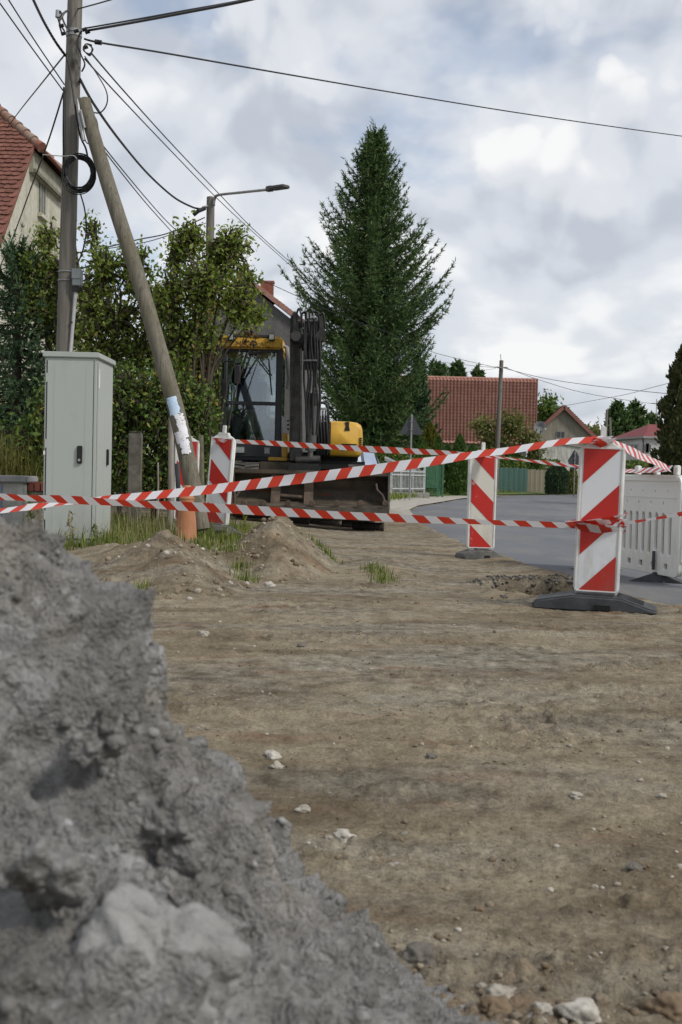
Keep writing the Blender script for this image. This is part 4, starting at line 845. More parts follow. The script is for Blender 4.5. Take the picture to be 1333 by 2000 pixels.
MB().lathe([(0.122, -0.05), (0.120, 0.0), (0.106, 0.2), (0.074, ot-0.14), (0.072, ot-0.12), (0.052, ot-0.03), (0.040, ot), (0.034, ot), (0.04, ot-0.06)], (op.x-0.01, op.y, og), 'Z', 28).build('pipe_wall', M_OR, oroot, smooth=True)
MB().lathe([(0.078, ot-0.16), (0.082, ot-0.155), (0.082, ot-0.135), (0.075, ot-0.13)], (op.x-0.01, op.y, og), 'Z', 28).build('collar', M_OR, oroot, smooth=True)
# low gate pillar and brick-capped wall at the left edge
gp = P(18, 1000, 12.9); gzv = h1(gp.x, gp.y); gr = thing('gate_pillar', (gp.x, gp.y, gzv), 'low pale rendered gate pillar with a concrete cap at the left edge', 'pillar')
xr = P(47, 960, 12.9).x; zt_ = P(20, 942, 12.9).z
MB().box((xr-0.42, 12.9, gzv-0.1), (xr, 13.3, zt_)).build('shaft', nm('pale_render', (0.42, 0.42, 0.40), (0.27, 0.26, 0.23), 5, 0.9, bump=0.4, bscale=40), gr, bevel=0.008)
MB().box((xr-0.47, 12.85, zt_), (xr+0.045, 13.35, zt_+0.075)).build('cap', nm('cap_concrete', (0.33, 0.33, 0.335), (0.24, 0.24, 0.24), 7, 0.9, bump=0.4), gr, bevel=0.012)
MB().box((xr-0.40, 12.885, gzv+0.1), (xr-0.25, 12.899, zt_-0.03)).build('blue_plate', nm('faded_blue', (0.22, 0.27, 0.38)), gr)
wr = thing('low_wall', (xr+0.25, 13.2, gzv), 'low crumbling wall with a red brick top between pillar and cabinet', 'wall')
zw = P(62, 960, 13.0).z; MB().box((xr+0.002, 13.06, gzv-0.1), (xr+0.5, 13.28, zw)).build('render_face', nm('crumbling_render', (0.36, 0.33, 0.27), (0.16, 0.14, 0.10), 9, 0.95, bump=0.9, bscale=30, dist=0.02), wr)
M_BRK = nm('red_brick', (0.22, 0.075, 0.055), (0.14, 0.05, 0.04), 20, 0.9, bump=0.5)
for k in range(7):
    x = xr+0.01+k*0.073; o = MB().box((x, 13.02+0.004*(k % 3), zw+0.004), (x+0.064, 13.27, zw+0.105+0.006*(k % 2))).build('brick', M_BRK, wr, bevel=0.006)
kb = P(76, 1040, 10.6); zk = P(76, 1041, 10.6).z; k0 = h1(kb.x, kb.y); kr = thing('concrete_block', (kb.x, kb.y, k0), 'pale concrete kerb block behind the rubble heap below the cabinet', 'block')
M_KB = nm('pale_concrete', (0.30, 0.30, 0.28), (0.20, 0.195, 0.18), 8, 0.9, bump=0.4)
MB().prism([(kb.x-0.28, 10.55, k0-0.05), (P(94, 1040, 10.6).x, 10.55, k0-0.05), (P(94, 1040, 10.6).x, 10.55, zk-0.02), (P(94, 1040, 10.6).x-0.02, 10.55, zk), (kb.x-0.28, 10.55, zk)], (0, 0.2, 0)).build('kerbstone', M_KB, kr, bevel=0.008)
# ------------------------------------------------------------------ wheeled digger
def prect(x0, y0, x1, y1, d):
    xm, ym = (x0+x1)/2, (y0+y1)/2
    return P(x0, ym, d).x, P(xm, y1, d).z, P(x1, ym, d).x, P(xm, y0, d).z
def pbox(x0, y0, x1, y1, d0, d1, mb=None):
    a, b, c, e = prect(x0, y0, x1, y1, d0); return (mb or MB()).box((a, d0, b), (c, d1, e))
M_YEL = nm('digger_yellow', (0.64, 0.37, 0.030), (0.47, 0.27, 0.035), 4, 0.45, spec=0.45, detail=8, bump=0.03)
M_YELW = nm('worn_yellow', (0.60, 0.36, 0.05), (0.28, 0.14, 0.04), 9, 0.6, lo=0.33, hi=0.46)
M_DGR = nm('dark_grey_paint', (0.040, 0.043, 0.050), (0.026, 0.028, 0.032), 4, 0.5, spec=0.45)
M_ARM = nm('greasy_dark_steel', (0.070, 0.068, 0.066), (0.026, 0.024, 0.022), 6, 0.55, bump=0.3, bscale=30, spec=0.4)
M_IRON = nm('muddy_iron', (0.105, 0.085, 0.060), (0.040, 0.033, 0.026), 3.5, 0.75, bump=0.4, bscale=25)
M_RIB = nm('scraped_iron', (0.120, 0.085, 0.062), (0.060, 0.045, 0.036), 6, 0.7, bump=0.3)
M_TYRE = nm('dusty_tyre', (0.115, 0.108, 0.095), (0.055, 0.052, 0.047), 7, 0.9, bump=0.4, bscale=40)
M_CHR = nm('worn_chrome', (0.42, 0.42, 0.42), (0.25, 0.25, 0.25), 9, 0.3, 0.9)
M_HOSE = nm('hydraulic_hose', (0.024, 0.024, 0.026), (0.014, 0.014, 0.014), 12, 0.45)
M_RUST = nm('rusty_red', (0.14, 0.045, 0.022), (0.09, 0.035, 0.02), 12, 0.8)
M_SEAT = nm('blue_seat', (0.075, 0.10, 0.19), (0.05, 0.065, 0.12), 6, 0.85)
M_CABI = nm('cab_trim', (0.20, 0.21, 0.225), (0.15, 0.155, 0.165), 5, 0.7)
def glass(name, tint=(0.8, 0.86, 0.86), rough=0.02, clear=0.72):
    t = NT(name); t.b.inputs['Base Color'].default_value = (0.02, 0.024, 0.026, 1); t.set(Roughness=rough, **{'Specular IOR Level': 0.6})
    tr = t.n('ShaderNodeBsdfTransparent'); tr.inputs[0].default_value = (*tint, 1); gl = t.n('ShaderNodeBsdfGlossy'); gl.inputs['Roughness'].default_value = rough; gl.inputs[0].default_value = (0.9, 0.95, 1, 1)
    fr = t.n('ShaderNodeFresnel'); fr.inputs[0].default_value = 1.52
    mx = t.n('ShaderNodeMixShader'); t.l(t.math('ADD', fr.outputs[0], 0.10, True), mx.inputs[0]); t.l(tr.outputs[0], mx.inputs[1]); t.l(gl.outputs[0], mx.inputs[2]); t.l(mx.outputs[0], t.out.inputs[0]); return t.m
M_GL = glass('cab_glass', (0.80, 0.87, 0.88)); M_CARGL = glass('car_glass', (0.45, 0.52, 0.56))
def digger():
    g0 = h1(-0.5, 20.5); rt = thing('wheeled_digger', (-0.55, 20.5, g0), 'parked yellow and black wheeled digger with raised arm and wide bucket', 'digger')
    B = lambda name, mb, mat, par=rt, bev=0.0, sm=False, seg=2: mb.build(name, mat, par, smooth=sm, bevel=bev, seg=seg)
    D = 19.6
    # ---- cab: posts and rails around open windows
    cab = B('cab_floor', pbox(433, 888, 549, 899, D+0.02, D+1.55), M_DGR, bev=0.01)
    for (x0, y0, x1, y1, nme) in ((432, 680, 444, 893, 'corner_post'), (538, 680, 551, 893, 'corner_post')):
        B(nme, pbox(x0, y0, x1, y1, D, D+0.10), M_DGR, rt, 0.02, True, 3)
        B(nme, pbox(x0+3, y0, x1-1, y1, D+1.45, D+1.55), M_DGR, rt, 0.02, True)
    B('window_header', pbox(440, 678, 542, 688, D+0.005, D+0.09), M_DGR, rt, 0.01); B('window_bar', pbox(442, 784, 540, 791, D-0.012, D+0.05), M_DGR, rt, 0.006)
    # rounded upper corners of the front window
    for sx, cx in ((1, 444), (-1, 538)):
        q = P(cx, 688, D+0.02); mb = MB(); poly = [q]+[q+Vector((sx*0.09*(1-math.sin(a)), 0, -0.09*(1-math.cos(a)))) for a in np.linspace(0, math.pi/2, 7)]
        mb.prism(poly, (0, 0.04, 0)); B('window_corner', mb, M_DGR)
    fp_ = B('front_skirt', pbox(436, 862, 548, 894, D-0.02, D+0.09), M_DGR, rt, 0.025, True, 3)
    hl = B('headlight', pbox(457, 871, 480, 886, D-0.045, D-0.015), M_DGR, rt, 0.008); B('lens', pbox(459.5, 873, 477.5, 884, D-0.052, D-0.044), nm('lamp_lens', (0.42, 0.46, 0.44), (0.25, 0.28, 0.27), 30, 0.15), hl)
    st = B('sticker', pbox(517, 874, 527, 886, D-0.027, D-0.0215), nm('warning_sticker', (0.55, 0.55, 0.54), (0.12, 0.12, 0.12), 60, 0.5), rt)
    B('upper_glass', pbox(442, 686, 540, 785, D+0.028, D+0.034), M_GL); B('lower_glass', pbox(442, 790, 540, 864, D+0.028, D+0.034), M_GL)
    B('side_panel', pbox(434, 800, 438, 893, D+0.10, D+1.46), M_DGR); B('side_glass', pbox(435, 690, 437, 800, D+0.10, D+1.46), M_GL)
    a, b, c, e = prect(546, 690, 549, 893, D); B('side_panel', MB().box((c-0.03, D+0.1, b), (c, D+1.46, b+0.75)), M_DGR); B('side_glass', MB().box((c-0.02, D+0.1, b+0.75), (c-0.014, D+1.46, e)), M_GL)
    a, b, c, e = prect(436, 690, 548, 893, D+1.5); B('rear_panel', MB().box((a, D+1.5, b), (c, D+1.54, b+0.72)), M_DGR); B('rear_glass', MB().box((a+0.05, D+1.51, b+0.75), (c-0.05, D+1.516, e-0.05)), M_GL)
    rf = B('roof', pbox(431, 656, 552, 681, D-0.06, D+1.58), M_YELW, rt, 0.035, True, 3)
    B('roof_recess', pbox(455, 653.5, 532, 659, D-0.064, D-0.02), nm('roof_dark', (0.05, 0.048, 0.045)), rf, 0.01)
    for x in (451, 531):
        w = B('work_light', pbox(x-6, 651, x+6, 665, D-0.13, D-0.04), M_DGR, rf, 0.012); B('work_lens', pbox(x-4.5, 653, x+4.5, 663, D-0.137, D-0.129), nm('lamp_lens', (0.42, 0.46, 0.44)), rf)
    cu = bpy.data.curves.new('maker_name', 'FONT'); cu.body = 'MECALAC'; cu.size = 0.125; cu.align_x = 'CENTER'; cu.extrude = 0.002; cu.space_character = 1.05
    to = bpy.data.objects.new('tmp', cu); COL.objects.link(to); me = bpy.data.meshes.new_from_object(to.evaluated_get(bpy.context.evaluated_depsgraph_get())); bpy.data.objects.remove(to)
    q = P(494, 676.5, D-0.066); me.transform(Matrix.Translation(q-root_loc(rf)) @ Matrix.Rotation(R(90), 4, 'X')); me.materials.clear(); link_mesh('lettering', me, nm('faded_letters', (0.11, 0.05, 0.028), (0.30, 0.17, 0.05), 25, 0.7), rf)
    # ---- inside the cab
    s = B('seat', pbox(463, 738, 520, 830, D+0.85, D+1.0), M_SEAT, rt, 0.06, True, 3); B('headrest', pbox(476, 716, 508, 738, D+0.88, D+0.98), M_SEAT, s, 0.03, True)
    B('seat_cushion', pbox(458, 825, 524, 845, D+0.45, D+0.95), M_SEAT, s, 0.04, True)
    col = B('steering_column', MB().tube([P(489, 862, D+0.28), P(489, 800, D+0.36)], [0.075, 0.055], 12), M_CABI, rt, sm=True)
    B('steering_boot', MB().lathe([(0.12, 0), (0.09, 0.05), (0.07, 0.10)], P(489, 866, D+0.28), 'Z', 14), M_CABI, col, sm=True)
    c_ = P(490, 796, D+0.40); B('steering_wheel', MB().tube([c_+Vector((0.19*math.cos(t), -0.05*math.sin(t), 0.07*math.sin(t))) for t in np.linspace(0, 2*math.pi, 25)], 0.014, 8), M_CABD, col, sm=True)
    for x in (462, 517): B('console', pbox(x-9, 812, x+9, 862, D+0.4, D+0.9), M_CABI, rt, 0.03, True)
    for x in (468, 508): B('pedal_boot', MB().lathe([(0.05, 0), (0.035, 0.03), (0.045, 0.05), (0.03, 0.08), (0.035, 0.1)], P(x, 864, D+0.2), 'Z', 10), M_CABI, rt, sm=True)
    B('floor_mat', pbox(444, 858, 540, 866, D+0.05, D+1.45), nm('mat_dark', (0.02, 0.02, 0.02)), rt)
    # ---- wiper and mirror
    wp = B('wiper_arm', MB().tube([P(492, 690, D-0.01), P(528, 734, D-0.03)], 0.012, 6).tube([P(501, 690, D-0.01), P(531, 733, D-0.03)], 0.010, 6), M_CABD)
    B('wiper_blade', MB().bar(P(525, 701, D-0.03), P(531, 771, D-0.03), 0.02, 0.03), M_CABD, wp); B('wiper_motor', pbox(484, 682, 506, 694, D-0.03, D+0.02), M_CABD, wp, 0.02)
    mr = B('mirror_bracket', MB().tube([P(437, 740, D-0.03), P(437, 710, D-0.12), P(440, 705, D-0.15), P(460, 706, D-0.18), P(464, 714, D-0.18), P(463, 735, D-0.18)], 0.013, 8), M_CABD, sm=True)
    B('mirror_housing', pbox(454, 709, 473, 753, D-0.24, D-0.16), nm('mirror_black', (0.035, 0.036, 0.042), rough=0.45), mr, 0.045, True, 3)
    # ---- slewing frame
    B('cab_frame', pbox(524, 893, 561, 900, D-0.03, D+0.5, pbox(551, 846, 561, 893, D-0.03, D+0.5)), M_YEL, rt, 0.01)
    B('turntable', pbox(562, 884, 700, 900, D+0.3, D+2.6), nm('under_black', (0.012, 0.012, 0.012)), rt, 0.02); B('turntable', pbox(466, 899, 720, 922, D+0.15, D+2.6), nm('under_black', (0.012, 0.012, 0.012), rough=0.8), rt, 0.06, True)
    B('slew_ring', MB().lathe([(0.62, -0.16), (0.66, -0.1), (0.66, 0.0), (0.6, 0.02)], P(590, 918, D+1.3), 'Z', 28), M_ARM, rt, sm=True)
    ea, eb, ec, ee = prect(644, 823, 709, 892, D+0.1); ew, eh = ec-ea, ee-eb
    ep = [(0, 0), (ew*0.86, 0), (ew*0.95, 0.03), (ew, 0.10), (ew, eh*0.55), (ew*0.985, eh*0.78), (ew*0.93, eh*0.91), (ew*0.82, eh*0.975), (ew*0.6, eh), (0, eh*1.01)]
    rings = [(0.0, 0.88, 0.05), (0.03, 0.95, 0.02), (0.10, 1.0, 0.0), (2.2, 1.0, 0.0), (2.3, 0.95, 0.03)]
    mb = MB(); EV = []
    for (dy, sc, up) in rings:
        for x, z in ep: EV.append((ea+ew*0.3+(x-ew*0.3)*sc, D+0.1+dy, eb+eh*0.45+(z-eh*0.45)*sc))
    k_ = len(ep); mb.add(EV, [tuple(range(k_)), tuple(range(k_*4, k_*5))]+[(i*k_+j, i*k_+(j+1) % k_, (i+1)*k_+(j+1) % k_, (i+1)*k_+j) for i in range(4) for j in range(k_)])
    en = mb.build('engine_cover', M_YEL, rt, smooth=True, auto=60)
    B('latch', MB().prism([P(673, 841, D+0.09), P(684, 841, D+0.09), P(682, 832, D+0.09), P(683, 824, D+0.09), P(674, 824, D+0.09), P(676, 832, D+0.09)], (0, 0.03, 0)), M_CABD, en)
    B('handle_recess', pbox(666, 866, 698, 881, D+0.094, D+0.12), nm('hole_dark', (0.012, 0.012, 0.012)), en, 0.008)
    for k in range(5): B('vent_slot', pbox(702.5, 855+4*k, 708, 857+4*k, D+0.085, D+0.12), M_CABD, en)
    B('inner_cover', pbox(612, 824, 652, 892, D+0.16, D+2.3), nm('under_black', (0.012, 0.012, 0.012)), rt, 0.05, True)
    B('yellow_bracket', pbox(613, 826, 617, 846, D+0.12, D+0.16), M_YEL, rt, 0.004)
    # ---- arm: boom seen from the front, folded stick beside it
    ab = B('boom', MB().prism([P(566, 900, D-0.35), P(590, 900, D-0.35), P(589, 640, D-0.55), P(586, 618, D-0.55), P(576, 606, D-0.55), P(567, 620, D-0.55)], (0, 0.42, 0)), M_ARM, rt, 0.012)
    B('boom_edge', MB().bar(P(589, 880, D-0.36), P(588, 640, D-0.57), 0.025, 0.03), nm('bright_wear', (0.20, 0.195, 0.19), (0.09, 0.085, 0.08), 20, 0.45, 0.4), ab)
    B('boom_edge', MB().bar(P(567, 880, D-0.36), P(568, 640, D-0.57), 0.02, 0.02), M_ARM, ab)
    sk = B('stick', MB().prism([P(592, 720, D-0.40), P(626, 720, D-0.40), P(630, 640, D-0.40), P(620, 622, D-0.40), P(600, 620, D-0.40)], (0, 0.3, 0)), M_HOSE, rt, 0.02)
    for x in (578, 627):
        pl = B('knuckle_plate', MB().prism([P(x-7, 668, D-0.62), P(x+7, 668, D-0.62), P(x+8, 648, D-0.62), P(x+2, 612, D-0.62), P(x-5, 612, D-0.62)], (0, 0.10, 0)), M_ARM, rt, 0.012)
        B('knuckle_pin', MB().cyl(P(x, 656, D-0.68), P(x, 656, D-0.48), 0.085, 16), M_ARM, pl, sm=True)
    B('pivot_drum', MB().cyl(P(586, 668, D-0.45), P(630, 668, D-0.45), 0.15, 18), M_HOSE, rt, sm=True)
    for y, x0, x1 in ((626, 582, 621), (704, 589, 620)): B('hose_clamp', MB().bar(P(x0, y, D-0.68), P(x1, y, D-0.68), 0.035, 0.03), nm('bright_wear', (0.20, 0.195, 0.19)), rt, 0.006)
    hs = random.Random(5)
    for k in range(7):
        x = 594+5*k; B('hose', MB().tube([Vector(s_) for s_ in spline([tuple(P(x+hs.uniform(-2, 2), y, D-0.66-0.02*hs.random())) for y in (630, 660, 700)]+[tuple(P(598+4*k+hs.uniform(-4, 5), y, D-0.60)) for y in (740, 790, 850)], 26)], 0.019, 7), M_HOSE, rt, sm=True)
    for (x0, x1, top) in ((580, 588, 603), (590, 600, 610), (598, 612, 604), (604, 622, 611), (614, 632, 618)):
        B('hose', MB().tube([Vector(s_) for s_ in spline([tuple(P(x0, 640, D-0.6)), tuple(P(x0, 615, D-0.62)), tuple(P((x0+x1)/2, top, D-0.66)), tuple(P(x1, 612, D-0.7)), tuple(P(x1+3, 640, D-0.68))], 22)], 0.017, 7), M_HOSE, rt, sm=True)
    for x in (601, 607, 613): B('fitting', MB().cyl(P(x, 612, D-0.7), P(x, 622, D-0.7), 0.02, 8), M_CHR, rt)
    cy = B('boom_cylinder', MB().tube([P(611, 785, D-0.42), P(607, 880, D-0.36)], 0.092, 16), nm('cylinder_grey', (0.115, 0.118, 0.12), (0.06, 0.062, 0.065), 7, 0.5), rt, sm=True)
    B('cylinder_rod', MB().tube([P(607, 880, D-0.36), P(606, 899, D-0.34)], 0.05, 12), M_CHR, cy, sm=True); B('cylinder_head', MB().tube([P(613, 768, D-0.43), P(611, 790, D-0.42)], 0.105, 16), M_ARM, cy, sm=True)
    for x in (606, 617): B('grease_stud', MB().cyl(P(x, 762, D-0.45), P(x, 772, D-0.45), 0.022, 8), M_CHR, cy)
    B('foot_pin', MB().cyl(P(578, 899, D-0.36), P(626, 897, D-0.36), 0.062, 16), M_ARM, rt, sm=True); B('swing_block', pbox(582, 888, 622, 935, D-0.3, D+0.3), M_HOSE, rt, 0.03)
    # valve manifold with four hoses
    mf = B('manifold', pbox(616, 796, 639, 801, D-0.12, D-0.06), nm('bright_metal', (0.42, 0.42, 0.42), rough=0.4, metal=0.5), rt, 0.004)
    for k in range(4):
        x = 619+6*k; B('fitting', MB().cyl(P(x, 802, D-0.09), P(x, 815, D-0.09), 0.022, 8), M_CHR, mf)
        B('hose', MB().tube([Vector(s_) for s_ in spline([tuple(P(x, 812, D-0.09)), tuple(P(x+1.5, 835, D-0.12)), tuple(P(x+3, 860, D-0.1)), tuple(P(x+2, 888, D-0.02))], 14)], 0.024, 8), M_HOSE, rt, sm=True)
    B('hose', MB().tube([Vector(s_) for s_ in spline([tuple(P(616, 795, D-0.05)), tuple(P(626, 787, D-0.05)), tuple(P(637, 789, D-0.05)), tuple(P(641, 805, D-0.05)), tuple(P(643, 850, D)), tuple(P(643, 885, D+0.05))], 24)], 0.024, 8), M_HOSE, rt, sm=True)
    B('exhaust', MB().tube([P(553, 676, D+0.25), P(561, 679, D+0.25), P(565, 740, D+0.2), P(563, 760, D+0.2)], 0.04, 10), nm('pale_pipe', (0.32, 0.32, 0.31)), rt, sm=True)
    for (x, y) in ((563, 820), (563, 828), (563, 836)): B('grease_stud', MB().cyl(P(x, y, D-0.1), P(x, y+4, D-0.1), 0.02, 6), M_CHR, rt)
    # ---- chassis, axle, tyres
    B('chassis', pbox(510, 925, 690, 1005, D+0.0, D+3.2), nm('under_black', (0.012, 0.012, 0.012)), rt, 0.05); B('axle', MB().cyl(P(470, 972, D+0.05), P(720, 976, D+0.05), 0.13, 14), M_IRON, rt, sm=True)
    B('mudguard', pbox(506, 902, 590, 928, D-0.25, D+0.1), M_IRON, rt, 0.02)
    for xc, dd in ((480, D-0.05), (706, D-0.05), (480, D+2.6), (706, D+2.6)):
        sc = dd/(D-0.05); cx = P(xc, 970, D-0.05).x; rad = 0.53; c0 = Vector((cx, dd, g0+rad-0.02)); w = 0.48
        ty = B('tyre', MB().lathe([(0.30, -w/2+0.04), (0.44, -w/2), (rad-0.06, -w/2+0.02), (rad-0.03, -w/2+0.06), (rad-0.025, 0), (rad-0.03, w/2-0.06), (rad-0.06, w/2-0.02), (0.44, w/2), (0.30, w/2-0.04)], c0, 'X', 40), M_TYRE, rt, sm=True)
        B('rim', MB().lathe([(0.29, -w/2+0.06), (0.24, -w/2+0.10), (0.1, -w/2+0.12), (0.1, w/2-0.12), (0.24, w/2-0.10), (0.29, w/2-0.06)], c0, 'X', 24), M_YELW, ty, sm=True)
        if dd < D+1:
            me = None
            for k in range(26):
                a = 2*math.pi*k/26
                for s in (-1, 1):
                    if me is None or s not in me:
                        me = me or {}
                        mb = MB(); m_ = [(s*0.0, -0.052), (s*0.24, 0.010), (s*0.24, 0.085), (s*0.0, 0.022)]
                        mb.add([(x, y, 0) for x, y in m_]+[(x*0.98, y*0.96, 0.042) for x, y in m_], [(0, 1, 2, 3), (4, 5, 6, 7), (0, 1, 5, 4), (1, 2, 6, 5), (2, 3, 7, 6), (3, 0, 4, 7)])
                        o = mb.build('tread_lug', M_TYRE, ty, local=True); me[s] = o.data
                    else:
                        o = bpy.data.objects.new('tread_lug', me[s]); COL.objects.link(o); o.parent = ty
                    aa = a+(math.pi/26 if s > 0 else 0); rloc = c0+Vector((0, -math.cos(aa), math.sin(aa)))*(rad-0.032)-root_loc(rt)
                    o.location = rloc; o.rotation_euler = (math.pi/2-aa, 0, 0)
    # ---- wide grading bucket set down in front
    Db = 18.15; xl, xr = P(456, 960, Db).x, P(758, 965, Db).x; zt = P(610, 925, Db+0.25).z; zl = P(610, 988, Db-0.25).z
    prof = [(Db+0.20, zt), (Db+0.36, zt-0.10), (Db+0.46, zt-0.26), (Db+0.42, zt-0.42), (Db+0.25, zl+0.03), (Db-0.22, zl), (Db-0.26, zl-0.02), (Db-0.24, zl-0.055), (Db+0.22, zl-0.06), (Db+0.45, zl-0.02), (Db+0.52, zt-0.40), (Db+0.52, zt-0.2), (Db+0.42, zt-0.03), (Db+0.22, zt+0.025)]
    bk = B('bucket_shell', MB().prism([(xl, y, z) for y, z in prof], (xr-xl, 0, 0)), M_IRON, rt, 0.008)
    side = [(Db+0.16, zt+0.01), (Db+0.48, zt-0.10), (Db+0.52, zt-0.4), (Db+0.42, zl-0.03), (Db-0.24, zl-0.03), (Db-0.02, zl+0.18)]
    for x in (xl-0.03, xr): B('side_plate', MB().prism([(x, y, z) for y, z in side], (0.03, 0, 0)), M_IRON, bk, 0.006)
    B('top_rail', MB().bar((xl-0.03, Db+0.2, zt+0.012), (xr+0.03, Db+0.2, zt+0.012), 0.07, 0.075), M_IRON, bk, 0.015, True)
    zc = P(610, 1003, Db-0.28).z; B('cutting_edge', MB().box((xl-0.02, Db-0.29, zc), (xr+0.02, Db-0.262, zl-0.018)), nm('worn_edge', (0.10, 0.088, 0.07), (0.05, 0.043, 0.035), 5, 0.6), bk, 0.004)
    B('belly', MB().prism([(xl+0.02, y, z) for y, z in [(Db-0.24, zc+0.02), (Db-0.1, zc-0.10), (Db+0.3, zc-0.12), (Db+0.5, zl-0.1), (Db+0.45, zl-0.04), (Db-0.2, zl-0.065)]], (xr-xl-0.04, 0, 0)), nm('belly_iron', (0.05, 0.042, 0.033), (0.025, 0.022, 0.018), 4, 0.8), bk, 0.01)
    for x in (538, 603):
        a = P(x-9, 960, Db+0.15).x; B('rib', MB().prism([(a, y, z) for y, z in [(Db+0.17, zt-0.03), (Db+0.30, zt-0.14), (Db+0.36, zt-0.28), (Db+0.20, zl+0.03), (Db+0.1, zl+0.01), (Db+0.26, zt-0.30), (Db+0.22, zt-0.15)]], (0.15, 0, 0)), M_RIB, bk, 0.004)
    B('cross_tube', MB().cyl(P(548, 968, Db+0.28), P(595, 972, Db+0.28), 0.035, 10), M_RIB, bk, sm=True)
    for x in (478, 515, 563, 610, 658, 704, 752):
        q = P(x, 984, Db-0.24); B('edge_lug', MB().lathe([(0.04, 0), (0.048, 0.012), (0.048, 0.05), (0.03, 0.06)], (q.x, q.y-0.06, q.z+0.01), 'Y', 14), M_RIB, bk, sm=True)
        B('lug_base', MB().box((q.x-0.04, q.y-0.05, zl-0.02), (q.x+0.04, q.y+0.03, q.z)), M_RIB, bk)
    B('rust_patch', MB().prism([P(613, 966, Db+0.436), P(646, 962, Db+0.436), P(648, 974, Db+0.436), P(612, 974, Db+0.436)], (0, 0.004, 0)), M_RUST, bk); B('rust_patch', MB().prism([P(492, 953, Db+0.436), P(530, 955, Db+0.436), P(530, 961, Db+0.436), P(494, 960, Db+0.436)], (0, 0.004, 0)), M_RUST, bk)
    B('chain_hook', MB().tube([P(735, 945, Db+0.05), P(737, 957, Db+0.02), P(748, 968, Db-0.02), P(752, 980, Db-0.08)], 0.018, 8), M_RIB, bk, sm=True); B('side_lever', MB().tube([P(459, 950, Db-0.05), P(458, 1000, Db-0.1), P(463, 1022, Db-0.12)], 0.02, 8).tube([P(460, 972, Db-0.06), P(471, 956, Db-0.02)], 0.016, 8), M_RIB, bk, sm=True)
    B('coupler_arm', pbox(560, 905, 625, 940, D-1.0, D-0.3), M_HOSE, rt, 0.03)
    B('stabiliser_leg', pbox(566, 1000, 604, 1034, D-0.6, D-0.2), nm('under_black', (0.012, 0.012, 0.012)), rt, 0.02); B('stabiliser_leg', pbox(668, 1000, 690, 1030, D-0.4, D), nm('under_black', (0.012, 0.012, 0.012)), rt, 0.02)
    return rt
digger()
lg0 = P(692, 1036, 18.6); lg1 = P(744, 1034, 18.3); zz = h1(0.4, 18.4)
o = thing('timber_log', (lg0.x, lg0.y, zz), 'dark round timber lying under the right end of the bucket', 'log')
lg0.z = lg1.z = zz+0.06; MB().tube([lg0, lg1], 0.07, 14).build('log_body', nm('dark_timber', (0.06, 0.05, 0.04), (0.03, 0.026, 0.02), 12, 0.9, bump=0.5), o, smooth=True); MB().cyl(lg1+Vector((-0.02, 0, 0)), lg1+Vector((0.05, -0.01, 0)), 0.075, 14).build('log_end', nm('dark_timber', (0.06, 0.05, 0.04)), o, smooth=True)
